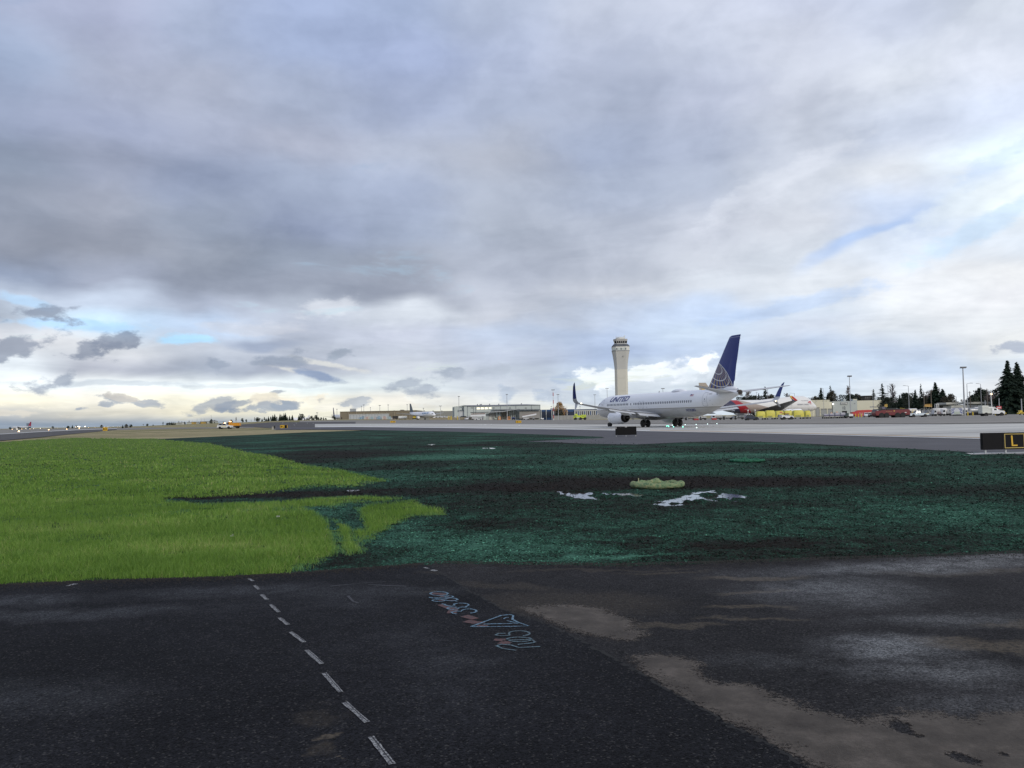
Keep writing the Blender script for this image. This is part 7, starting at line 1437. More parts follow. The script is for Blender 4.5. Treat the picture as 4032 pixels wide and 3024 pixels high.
def bare_mesh(seed, spread=.5, up=.5, depth=6, n0=3, th=.012, col_=False):
    r_ = random.Random(seed); T = []
    def seg(p, q_, r0, r1):
        d = (q_ - p); a = d.orthogonal().normalized() * r0; b_ = d.cross(a).normalized() * r0; a1, b1 = a * (r1 / r0), b_ * (r1 / r0)
        P3 = [p + a, p - a * .5 + b_ * .87, p - a * .5 - b_ * .87]; Q3 = [q_ + a1, q_ - a1 * .5 + b1 * .87, q_ - a1 * .5 - b1 * .87]
        for i in range(3): j = (i + 1) % 3; T.append([P3[i], P3[j], Q3[j]]); T.append([P3[i], Q3[j], Q3[i]])
    def grow(p, d, L, r0, k):
        q_ = p + d * L; seg(p, q_, r0, r0 * .7)
        if k == 0 or len(T) > 9000: return
        for i in range(n0 if k > 1 else 2):
            nd = (d + Vector((r_.uniform(-1, 1), r_.uniform(-1, 1), r_.uniform(-.5, 1) * up + up * .4)) * spread).normalized(); grow(p + d * L * r_.uniform(.55, 1), nd, L * r_.uniform(.62, .86), max(r0 * .62, .0034), k - 1)
    if col_:
        for i in range(46):
            z = .08 + .75 * i / 46; a = r_.uniform(0, 6.28); d = Vector((math.cos(a) * .22, math.sin(a) * .22, 1)).normalized(); grow(Vector((0, 0, z)), d, .10 * (1.25 - abs(z - .35)), .004, 2)
        seg(Vector((0, 0, 0)), Vector((0, 0, .95)), .012, .002)
    else: grow(Vector((0, 0, 0)), Vector((0, 0, 1)), .26, th, depth)
    return tri_mesh('crown', [[tuple(v) for v in tr] for tr in T])
trk = MB(); trk.cyl((0, 0, -.03), (0, 0, .95), .016, .002, 8); trunk0 = trk.build('trunk', M_bark); TR = trunk0.data; bpy.data.objects.remove(trunk0)
trk = MB(); trk.cyl((0, 0, -.03), (0, 0, .45), .022, .012, 8); trk.cyl((0, 0, .25), (.12, .05, .55), .012, .005, 6); trk.cyl((0, 0, .3), (-.12, -.04, .6), .012, .005, 6); trunk0 = trk.build('trunk', M_bark); TRB = trunk0.data; bpy.data.objects.remove(trunk0)
CR = {}
GR = 'trees along the far right boundary'
def reg(k, me, m_): me.materials.append(m_); CR[k] = me
reg('fir', conifer_mesh(1, .20), M_needle); reg('fir2', conifer_mesh(2, .24, .08), M_needle); reg('spruce', conifer_mesh(3, .30, .30, .05, .75, .10), M_needle); reg('pale', conifer_mesh(4, .22, .35, .1, .7, .1), M_needle2); reg('big', conifer_mesh(5, .26, .04, .30, 1.35, .05), M_needle); reg('big2', conifer_mesh(8, .25, .06, .30, 1.3, .05), M_needle)
reg('mound', leaf_mesh(1, [(.05, .62), (.3, .60), (.6, .42), (.85, .22), (1.0, .06)], 3000, .05), M_ever); reg('round', leaf_mesh(2, [(.12, .2), (.35, .38), (.65, .36), (.92, .18)], 2400, .04), M_ever); reg('olive', leaf_mesh(3, [(.1, .3), (.4, .42), (.7, .36), (.95, .15)], 2400, .04), M_olive); reg('autumn', leaf_mesh(4, [(.15, .3), (.4, .52), (.7, .45), (.95, .2)], 2200, .04), M_autumn); reg('cyp', leaf_mesh(5, [(.03, .12), (.3, .17), (.7, .12), (1, .03)], 1800, .03), M_ever)
reg('bare', bare_mesh(1, .62, .5, 6), M_twig); reg('bare2', bare_mesh(2, .72, .35, 6), M_twig); reg('poplar', bare_mesh(3, col_=True), M_twig)
def tree(kind, px, top, D, label, wk=1.0, name=None, group=None, zoff=0):
    if 3165 < px < 3485 and D < 500: D = 500 + (D % 37)
    if group == GR: wk *= {'fir': 1.35, 'fir2': 1.35, 'spruce': 1.3, 'poplar': 1.5, 'pale': 1.4, 'round': 1.3, 'bare': 1.3, 'bare2': 1.3}.get(kind, 1)
    p = at(px, D); p.z += zoff; Ht = height(px, top, D) - p.z
    nm = name or {'fir': 'conifer', 'fir2': 'conifer', 'spruce': 'conifer', 'pale': 'conifer', 'big': 'conifer', 'big2': 'conifer', 'mound': 'evergreen_tree', 'round': 'evergreen_tree', 'olive': 'leafy_tree', 'autumn': 'autumn_tree', 'cyp': 'cypress', 'bare': 'bare_tree', 'bare2': 'bare_tree', 'poplar': 'bare_poplar'}[kind]
    r = thing(nm, label, 'tree', tuple(p), random.uniform(0, 6.28), group); r.scale = (Ht * wk, Ht * wk, Ht)
    o = bpy.data.objects.new('crown' if kind not in ('bare', 'bare2', 'poplar') else 'branches', CR[kind]); put(o, r)
    if kind not in ('bare', 'bare2', 'poplar'): put(bpy.data.objects.new('trunk', TR if kind in ('fir', 'fir2', 'spruce', 'pale', 'big', 'big2', 'cyp') else TRB), r)
    return r
for a in [
    ('big', 3975, 1423, 300, 'tallest dark conifer at the right edge of the photo', 1.35), ('big2', 4012, 1428, 306, 'second tall dark conifer touching the right edge of the photo', 1.4), ('big', 4075, 1470, 310, 'dark conifer just outside the right edge', 1.2), ('big2', 3945, 1535, 312, 'shorter dark conifer tucked left of the tallest one', 1.1), ('round', 3992, 1540, 302, 'dark dense tree filling the foot of the two tallest conifers', 1.1),
    ('mound', 3866, 1531, 395, 'dark mounded evergreen with a pointed top above the retaining wall', 1.0), ('mound', 3893, 1556, 392, 'low dark evergreen right of the pointed mound above the wall', .9), ('mound', 3838, 1560, 392, 'low dark evergreen left of the pointed mound above the wall', .8),
    ('bare2', 3830, 1528, 420, 'pale bare tree behind the mound above the retaining wall', .9), ('bare', 3918, 1502, 350, 'purple grey bare tree left of the tallest conifers', .9), ('bare2', 3938, 1512, 355, 'second bare tree touching the tallest conifers', .8), ('bare', 3900, 1530, 360, 'low bare tree beside the wooden pole', .9),
    ('big', 3687, 1507, 345, 'big dark conifer with a sharp top behind the ladder tower', 1.5), ('big2', 3715, 1532, 348, 'broad dark conifer on the right slope of the big group', 1.8), ('big', 3670, 1545, 346, 'dark conifer on the left slope of the big group', 1.5), ('olive', 3743, 1552, 350, 'brownish half-bare tree at the right end of the big group', 1.0), ('olive', 3725, 1562, 340, 'brownish low tree under the big group', 1.0),
    ('bare', 3668, 1503, 370, 'tall bare tree with twiggy top left of the big conifer', .7), ('bare2', 3650, 1520, 372, 'bare tree beside the snag conifer', .7), ('spruce', 3630, 1513, 360, 'thin snag-like conifer with open branches', .55),
    ('fir2', 3607, 1536, 335, 'dark conifer with a bristly crown above the pickup cab', .95), ('olive', 3640, 1560, 365, 'brown leafless thicket between two conifers', .9), ('round', 3580, 1545, 355, 'dark rounded conifer under the single-arm street light', .8), ('round', 3565, 1546, 350, 'dark rounded conifer left of the street light', .7), ('fir', 3545, 1556, 340, 'small dark conifer above the rear of the crash tender', 1.0),
    ('poplar', 3518, 1505, 380, 'tall pale bare poplar right of the open-branched spruce', 1.05), ('spruce', 3477, 1512, 375, 'open-branched spruce above the right end of the cargo building', 1.0), ('spruce', 3443, 1534, 372, 'small palm-like conifer with upturned limbs beside the dark house', .9), ('round', 3505, 1562, 352, 'dark bush right of the cargo building end wall', 1.1), ('olive', 3490, 1570, 356, 'brownish bush behind the yellow basket', 1.1), ('mound', 3528, 1585, 345, 'low dark shrubs under the bare poplar', 1.1), ('mound', 3575, 1590, 342, 'low dark shrubs above the service vehicles', 1.2), ('mound', 3640, 1592, 345, 'low dark shrubs behind the orange platform', 1.2), ('mound', 3460, 1572, 372, 'dark hedge along the roof of the cargo building', 1.3),
    ('poplar', 3343, 1513, 400, 'bare poplar with the lamp mast in front of it', .8), ('round', 3333, 1552, 380, 'dark bush left of the lamp mast over the cargo building', 1.1), ('round', 3353, 1552, 382, 'dark bush right of the lamp mast over the cargo building', 1.1), ('olive', 3377, 1553, 384, 'brown green tree further right over the cargo building roof', 1.0), ('bare2', 3385, 1545, 410, 'thin bare tree behind the brown green tree', .9), ('bare', 3310, 1560, 415, 'low bare tree left of the two dark bushes', 1.0), ('bare2', 3402, 1560, 410, 'low bare tree by the dark house', 1.0),
    ('fir2', 3236, 1529, 380, 'dark conifer rising behind the nose of the freighter building', .95), ('pale', 3273, 1519, 395, 'pale thin-topped conifer between two darker trees', .8), ('olive', 3280, 1540, 380, 'dark brownish tree in front of the pale conifer', .85), ('fir', 3262, 1548, 382, 'small dark conifer at the left foot of the pale conifer', .9), ('bare', 3180, 1543, 400, 'pinkish bare tree above the freighter cockpit', .9), ('bare2', 3200, 1552, 402, 'spreading bare tree right of the freighter cockpit', 1.0), ('bare', 3160, 1556, 410, 'low bare tree behind the freighter crown', 1.0), ('olive', 3215, 1562, 396, 'low brown thicket left of the dark conifer', 1.0),
    ('poplar', 3103, 1543, 420, 'rounded bare tree standing above the freighter fuselage', 1.5), ('spruce', 3016, 1524, 450, 'open-branched spruce between airliner tailplane and winglet', 1.05), ('poplar', 2948, 1531, 450, 'pair-topped bare poplar right of the airliner tail', 1.3), ('round', 2967, 1556, 448, 'dark round tree at the right foot of the bare poplar', .8), ('round', 2985, 1556, 452, 'small dark tree with a thin top behind the tailplane', .8), ('fir2', 2990, 1550, 455, 'small pointed conifer left of the open-branched spruce', .7), ('round', 2923, 1560, 452, 'low dark tree just right of the airliner tail cone', .9), ('olive', 3036, 1556, 450, 'greenish thicket beside the winglet', 1.2), ('bare', 2905, 1562, 455, 'low bare thicket behind the airliner tail cone', 1.2), ('bare2', 3068, 1560, 440, 'faint bare thicket left of the rounded bare tree', 1.2)]:
    tree(a[0], a[1], a[2], a[3], a[4], a[5], group=GR)
bgs = [(3500, 1566, 'olive'), (3535, 1560, 'bare'), (3552, 1566, 'round'), (3572, 1558, 'bare2'), (3592, 1562, 'olive'), (3612, 1568, 'round'), (3622, 1548, 'bare'), (3638, 1566, 'olive'), (3655, 1560, 'round'), (3672, 1570, 'mound'), (3695, 1552, 'round'), (3712, 1560, 'mound'), (3735, 1568, 'olive'), (3752, 1572, 'bare'), (3812, 1562, 'bare2'), (3848, 1552, 'mound'), (3880, 1562, 'mound'), (3905, 1556, 'olive'), (3925, 1550, 'bare2'), (3940, 1560, 'mound')]
for i, (px_, tp_, k_) in enumerate(bgs): tree(k_, px_, tp_, 425 - (i % 4) * 9, ['first', 'second', 'third', 'fourth', 'fifth', 'sixth', 'seventh', 'eighth', 'ninth', 'tenth', 'eleventh', 'twelfth', 'thirteenth', 'fourteenth', 'fifteenth', 'sixteenth', 'seventeenth', 'eighteenth', 'nineteenth', 'twentieth'][i] + ' low background tree from the left in the hazy rear row', 1.25, group=GR)
# far left tree line
rt = random.Random(11); GL = 'trees on the far left skyline'
LT = [('round', 911, 1652, 640, 'dark round tree standing alone above the orange truck', 1.6), ('poplar', 929.5, 1641, 650, 'bare poplar right of the round tree above the orange truck', 1.6), ('round', 955, 1646, 650, 'left of two small rounded dark trees left of the conifer line', 1.0), ('round', 969.5, 1650.5, 650, 'right of two small rounded dark trees left of the conifer line', 1.0), ('poplar', 989, 1651, 660, 'small bare tree before the dense line begins', 1.3), ('poplar', 1002, 1641, 700, 'tall bare tree at the left end of the dense line', 1.2), ('round', 1014, 1643, 690, 'dark wide tree at the left end of the dense line', 1.7), ('bare', 1024, 1642, 700, 'bare crown peeping over the wide dark tree', .9)]
for i, px_ in enumerate([1032, 1041, 1048, 1057, 1066, 1074, 1082, 1090]): LT.append((['fir', 'cyp', 'fir2'][i % 3], px_, [1646, 1643, 1645, 1639, 1641, 1634, 1630, 1641][i], 720 + i * 3, ['first', 'second', 'third', 'fourth', 'fifth', 'sixth', 'seventh', 'eighth'][i] + ' dark conifer from the left in the dense line', 1.5))
for i, px_ in enumerate([1103, 1110, 1118, 1124, 1131, 1140, 1151]): LT.append((['fir2', 'fir', 'fir'][i % 3], px_, [1629, 1632, 1627, 1626, 1638, 1636, 1633][i], 740 + i * 3, ['first', 'second', 'third', 'fourth', 'fifth', 'sixth', 'seventh'][i] + ' dark conifer right of the mast in the dense line', 1.35))
for i, px_ in enumerate([1176, 1187, 1200, 1209, 1217, 1228, 1236, 1246, 1255, 1264, 1274, 1283]): LT.append((['fir', 'round', 'fir2', 'round'][i % 4], px_, [1635, 1629, 1643, 1645, 1640, 1637, 1643, 1634, 1640, 1643, 1641, 1645][i], 760, ['first', 'second', 'third', 'fourth', 'fifth', 'sixth', 'seventh', 'eighth', 'ninth', 'tenth', 'eleventh', 'twelfth'][i] + ' dark tree right of the white jet on the skyline', 1.3))
LT += [('poplar', 1308, 1630, 800, 'slim bare poplar just left of the brown terminal', 1.2), ('round', 1316, 1634, 790, 'dark tree touching the tail beside the brown terminal', .9), ('fir', 1321, 1640, 792, 'small conifer beside the brown terminal corner', 1.2),
    ('mound', 832, 1651, 700, 'dark round bush below the nose light of the approaching jet', .9), ('bare2', 847, 1645, 760, 'brown bare tree right of the approaching jet', .9), ('round', 812, 1660, 690, 'small dark bush left of the approaching jet', 1.3), ('round', 845, 1661, 690, 'small dark bush right of the approaching jet', 1.3), ('fir', 744.5, 1655, 720, 'small pointed tree left of the row of taxiing jets', 1.5), ('mound', 727, 1661, 720, 'low rounded bush near the small yellow hut', .9), ('fir', 716, 1658, 720, 'tiny pointed tree at the left of the bushes', 1.4), ('fir', 704, 1657, 722, 'second tiny pointed tree at the left of the bushes', 1.4), ('round', 880, 1660, 680, 'reddish bush left of the orange truck beacons', 1.2), ('mound', 791, 1659, 700, 'dark bush under the middle taxiing jets', 1.0)]
for px_, tp_, k_, lb in [(642, 1661, 'cyp', 'dark slim cypress alone on the tan hill'), (660, 1665, 'mound', 'dark bush at the pale building on the tan hill'), (668, 1663, 'round', 'dark round tree at the pale building on the tan hill'), (676, 1660, 'fir', 'left of three dark trees by the pale hill building'), (682, 1660.5, 'fir', 'middle of three dark trees by the pale hill building'), (689, 1661, 'fir', 'right of three dark trees by the pale hill building'), (580, 1668, 'round', 'small dark tree on the crest left of the cypress'), (565, 1668, 'bare', 'tiny umbrella-shaped bare tree on the crest'), (515, 1671, 'round', 'small dark tree above the black box on the crest'), (497, 1670, 'olive', 'low brown tree beside the runway end lights'), (483, 1672, 'fir', 'tiny conifer beside the runway end lights'), (603, 1672, 'mound', 'low dark hedge on the tan crest'), (208, 1678, 'round', 'tiny dark tree far down the runway'), (285, 1673, 'fir', 'tiny conifer left of the runway end lights far away'), (268, 1677, 'mound', 'tiny dark grove left of the runway end lights far away'), (40, 1681, 'round', 'tiny dark tree at the left of the distant red-tailed jet'), (400, 1673, 'olive', 'tiny reddish tree right of the runway end lights far away'), (300, 1676, 'olive', 'tiny brown tree near the runway end lights far away')]:
    LT.append((k_, px_, tp_, 600 if px_ > 470 else 1500, lb, 1.5 if k_ != 'cyp' else 1.2))
for a in LT: tree(a[0], a[1], a[2], a[3], a[4], a[5], group=GL)
tree('autumn', 2208, 1584, 700, 'golden autumn tree behind the blue building between lamp masts', .85)
tree('round', 2204, 1611, 690, 'dark bush below the golden autumn tree', 1.2, zoff=-1)

# ------------------------------------------------------------------ masts, lamp posts
MST = mat('mast_grey', (.36, .37, .38), .5, var=.05); POLEW = mat('wooden_pole', (.13, .11, .09), .9, var=.2)
def mast(px, top, D, label, head=7.0, r=.22, m_=MST, base_row=None, stripes=False, kind='mast'):
    p = at(px, D); Ht = height(px, top, D) - p.z; k = D / FPX; root = thing('lamp_mast', label, 'lamp mast', tuple(p), 0); hw = head * k / 2
    MB().cyl((0, 0, 0), (0, 0, Ht), r, r * .55, 10).build('pole', m_, root, smooth=True)
    if stripes:
        for i in range(4): MB().cyl((0, 0, Ht * (.05 + .25 * i)), (0, 0, Ht * (.05 + .25 * i) + Ht * .12), r * 1.05, r * 1.0, 10).build('red_band', mat('mast_red', (.42, .05, .05), .5), root)
    MB().box(0, 0, Ht, hw * 2, .25, .18).build('crossarm', GRY2, root)
    for i in range(6): MB().box(-hw + hw * 2 * (i + .5) / 6, -.3, Ht + .22, hw * 2 / 8, .5, .42).build('floodlight', mat('lamp_housing', (.16, .16, .17), .5), root)
    return root
def street(px, top, D, label, arm=-14, m_=MST):
    p = at(px, D); Ht = height(px, top, D) - p.z; k = D / FPX; root = thing('street_light', label, 'street light', tuple(p), 0)
    MB().cyl((0, 0, 0), (0, 0, Ht), .14, .09, 8).build('pole', m_, root, smooth=True); MB().cyl((0, 0, Ht), (arm * k, 0, Ht + .25), .07, .05, 6).build('arm', m_, root); MB().box(arm * k, 0, Ht + .22, .9, .3, .16).build('lamp_head', GRY2, root)
def pole(px, top, D, label, m_=POLEW, cross=True, name='utility_pole'):
    p = at(px, D); Ht = height(px, top, D) - p.z; root = thing(name, label, 'pole', tuple(p), 0); MB().cyl((0, 0, 0), (0, 0, Ht), .19, .13, 8).build('post', m_, root, smooth=True)
    MB().box(0, 0, Ht - .5, 1.3, .12, .12).build('crossarm', m_, root) if cross else MB().cyl((0, 0, Ht), (0, 0, Ht + .15), .1, n=8).build('cap', m_, root)
for a in [(3799, 1449, 266, 'tallest lamp mast at the right in front of the trees', 24, .28), (3350, 1483, 318, 'lamp mast rising in front of the cargo building', 17, .2), (2393, 1530, 900, 'lamp mast left of the control tower foot', 14, .35), (2344, 1555, 900, 'lower lamp mast above the nose of the airliner', 11, .35), (2613, 1531, 600, 'lamp mast seen over the crown of the airliner', 14, .25), (2492, 1555, 900, 'lamp head barely showing above the airliner crown beside the tower', 8, .2), (1997.5, 1554, 640, 'lamp mast in front of the hangar canopy', 9, .28), (1808, 1562, 640, 'lamp mast at the left part of the hangar', 8, .28), (2199, 1554, 650, 'grey lamp mast in front of the golden tree', 11, .28), (1327, 1612, 900, 'small mast just left of the brown terminal', 5, .3), (1424, 1600, 900, 'first small mast above the white shed', 5, .3), (1433, 1595, 905, 'second small mast above the white shed', 7, .3), (1459, 1606, 900, 'third small mast above the brown terminal', 4, .3), (1496, 1597, 900, 'mast with a wide bowl head above the brown terminal', 9, .35), (1529, 1595, 900, 'mast above the right end of the white shed', 6, .3), (1604, 1594, 900, 'mast left of the distant freighter tail', 5, .3), (1668, 1608, 900, 'small mast right of the distant freighter tail', 6, .3), (1735, 1599, 850, 'mast left of the hangar', 12, .3), (1180, 1630, 900, 'thin dark mast above the white jet', 3, .5), (1249, 1626, 880, 'pale mast in the dark tree line', 8, .3), (1113, 1640, 800, 'pale mast between dark conifers', 4, .5), (3112 - 940, 1601, 800, 'thin mast beside the red and white mast', 5, .2), (2942 - 20, 1557, 500, 'small lamp mast right of the airliner tail cone', 12, .15), (2235 + 50, 1600, 900, 'small double lamp left of the winglet', 5, .2)]:
    mast(a[0], a[1], a[2], a[3], a[4], a[5])
mast(2180, 1536, 655, 'red and white banded lamp mast right of the hangar', 14, .3, WHT2, stripes=True)
for a in [(3812, 1511, 300, 'single-arm street light just right of the tallest mast', 18), (3866, 1512, 330, 'street light with its arm to the left above the retaining wall', -13), (3581, 1520, 330, 'street light with left arm above the dark rounded conifers', -16), (3131, 1549, 430, 'street light with left arm above the freighter', -16), (3500, 1521, 380, 'plain pole with short arm left of the bare poplar', 0), (3245, 1529, 450, 'faint street light behind the dark conifer', -10), (2982, 1546, 440, 'pole behind the airliner tailplane', 0), (3025, 1536, 430, 'pole right of the open-branched spruce', 0), (3768, 1562, 330, 'low street light left of the tallest mast', -14), (3440, 1540, 380, 'pale pole in front of the dark house', 0)]:
    street(*a)
for a in [(3822, 1541, 305, 'dark wooden pole right of the single-arm street light'), (3890, 1530, 300, 'tall wooden pole in front of the retaining wall'), (3641, 1541, 300, 'grey wooden pole above the orange platform'), (3669, 1536, 298, 'tall pole between orange platform and ladder tower')]: pole(*a)
for a in [(3936, 1569, 290, 'short grey pole under the tallest conifer'), (3881, 1577, 300, 'short pale post on the retaining wall'), (4024, 1572, 262, 'grey pole at the right edge of the photo')]: pole(*a, m_=MST, cross=False, name='steel_pole')
p = at(3908, 280); root = thing('lit_lamp_post', 'white lamp post with a lit warm globe above the utility truck', 'lamp post', tuple(p), 0); Ht = height(3906, 1553, 280); MB().cyl((0, 0, 0), (-.3, 0, Ht), .16, .13, 8).build('pole', WHT2, root); MB().rev([(-.3, .05), (-.2, .28), (0, .34), (.2, .28), (.3, .05)], 'z', (-.1, 0, Ht + .1), 12).build('globe', lamp_mat('warm_globe', (1.0, .75, .45), 1.6), root, smooth=True); MB().box(-.65, 0, Ht + .1, .5, .3, .3).build('spare_lamp', WHT2, root)
# radar / grey block in the far left distance
root, X, Zr, _ = bld('distant_block', 'small grey block building beside the distant red aircraft tail', 104, 112, 1500); wallbox(root, 'wall', 0, X(112), -1, Zr(108, 1667), 0, 8, mat('far_block', (.14, .19, .24), .7)); wallbox(root, 'roof', -.2, X(112) + .2, Zr(108, 1667), Zr(108, 1666.4), 0, 8, GRY2)
root, X, Zr, _ = bld('hill_building', 'small pale building among dark trees on the tan hill', 675, 700, 610); wallbox(root, 'wall', 0, X(700), -.5, Zr(690, 1666), 0, 8, mat('hill_pale', (.38, .40, .36), .7)); wallbox(root, 'roof', -.3, X(700) + .3, Zr(690, 1666), Zr(690, 1665), -.3, 8, PALE)
for (a, b_, t_, lb, m_) in [(754, 763, 1664, 'left small orange hut below the taxiing jets', mat('hut_orange', (.40, .26, .06), .6)), (790, 802, 1662, 'right small orange hut below the taxiing jets', None), (698, 716, 1666, 'tiny white shed at the left of the bushes', PALE), (735, 775, 1665, 'low pale building behind the left orange hut', None), (805, 850, 1660, 'low pale building behind the round dark bush', None)]:
    ih = 'small orange hut' in lb; D = 640 if ih else 700; m_ = m_ or (MATS['hut_orange'] if ih else MATS['hill_pale']); root, X, Zr, _ = bld('hut' if ih else 'low_building', lb, a, b_, D); wallbox(root, 'wall', 0, X(b_), -1, max(Zr(a, t_), 1.5), 0, 5, m_); wallbox(root, 'roof', -.2, X(b_) + .2, max(Zr(a, t_), 1.5), max(Zr(a, t_), 1.5) + .3, -.2, 5.2, GRY2)

# ------------------------------------------------------------------ airfield lights
LH = mat('light_fixture', (.10, .11, .12), .5)
ORD = ['first','second','third','fourth','fifth','sixth','seventh','eighth','ninth','tenth','eleventh','twelfth','thirteenth','fourteenth','fifteenth','sixteenth','seventeenth','eighteenth','nineteenth','twentieth','twenty-first','twenty-second','twenty-third','twenty-fourth','twenty-fifth','twenty-sixth','twenty-seventh']
def airlight(px, py, m_, r, label, group):
    x, y, z = (float(v) for v in G(px, py)); o = thing('airfield_light', label, 'airfield light', (x, y, z + .05), 0, group)
    MB().cyl((0, 0, 0), (0, 0, r * .6), r * .9, r * .7, 8).build('base', LH, o); MB().rev([(0, r * .9), (r * .5, r), (r * 1.2, r * .6), (r * 1.5, .01)], 'z', (0, 0, r * .6), 8).build('lens', m_, o); return o
RW = lamp_mat('runway_lamp', (1.0, .62, .30), 4.0); WL = lamp_mat('runway_white_lamp', (1.0, .88, .65), 4.0)
for i, (a, b_, r_) in enumerate([(74, 1702, .34), (192, 1694.5, .34), (263, 1692, .34), (312, 1689, .34), (348, 1684.5, .36), (374, 1683, .36), (395, 1682, .34)]): airlight(a, b_, RW, r_, ORD[i] + ' amber edge light from the left in the near row along the runway', 'near row of runway edge lights')
for i, (a, b_) in enumerate([(48, 1690), (67, 1689.5), (86, 1689), (102, 1688), (118, 1688), (133, 1687), (141, 1685), (159, 1686.8), (172, 1684.5), (203, 1684), (227, 1683), (249, 1682.5), (411, 1681), (425, 1680.5), (433, 1680), (446, 1679.5), (462, 1679), (470, 1678.5)]): airlight(a, b_ + 1.5, WL if i % 2 else RW, .42, ORD[i] + ' tiny light from the left in the far row across the runway', 'far row of runway lights')
for i, (a, b_) in enumerate([(307, 1680), (313, 1680.5), (299, 1681), (335, 1679.5)]):
    p = at(a, 1600, None); o = thing('approach_light', ['brightest of the clustered runway end lights', 'second of the clustered runway end lights', 'leftmost of the clustered runway end lights', 'rightmost of the clustered runway end lights'][i], 'airfield light', tuple(p)); zz3 = height(a, b_, 1600) - p.z; MB().cyl((0, 0, 0), (0, 0, zz3), .15, n=6).build('stand', LH, o); MB().rev([(-.6, .05), (-.4, .9), (.4, .9), (.6, .05)], 'z', (0, 0, zz3), 8).build('lens', WLAMP, o)
for i, (a, b_) in enumerate([(2625, 1680), (2630, 1678.5), (2633, 1682), (2652, 1683), (2689, 1683.5)]): airlight(a, b_, GLAMP, .075, ORD[i] + ' green taxiway light from the left near the airliner wheels', 'green taxiway lights')
for i, (a, b_) in enumerate([(2647, 1676), (2698, 1674), (2741, 1673), (2743, 1686), (2786, 1671), (2823, 1670)]): airlight(a, b_, CLAMP, .065, ORD[i] + ' pale glowing taxiway light from the left below the airliner tail', 'pale taxiway lights')
WM = mat('white_marker', (.75, .77, .78), .4)
for i, (a, b_) in enumerate(sorted([(1315, 1670), (1346, 1671), (1380, 1671.5), (1418, 1672), (1458, 1673), (1486, 1675), (1511, 1675), (1534, 1675.5), (1551, 1675.5), (1561, 1676), (1580, 1674.5), (1604, 1675), (1627, 1674.5), (1651, 1674.5), (1887, 1676), (1895, 1675.5), (1908, 1675.5), (1912, 1674), (1935, 1673), (2044, 1678), (1158, 1674), (1113, 1665), (1168, 1666), (1210, 1666.5), (1233, 1667), (1757, 1677)])):
    o = airlight(a, b_, WM, .10, ORD[i] + ' small white lamp fixture from the left standing on the pale taxiway', 'white fixtures on the taxiway')

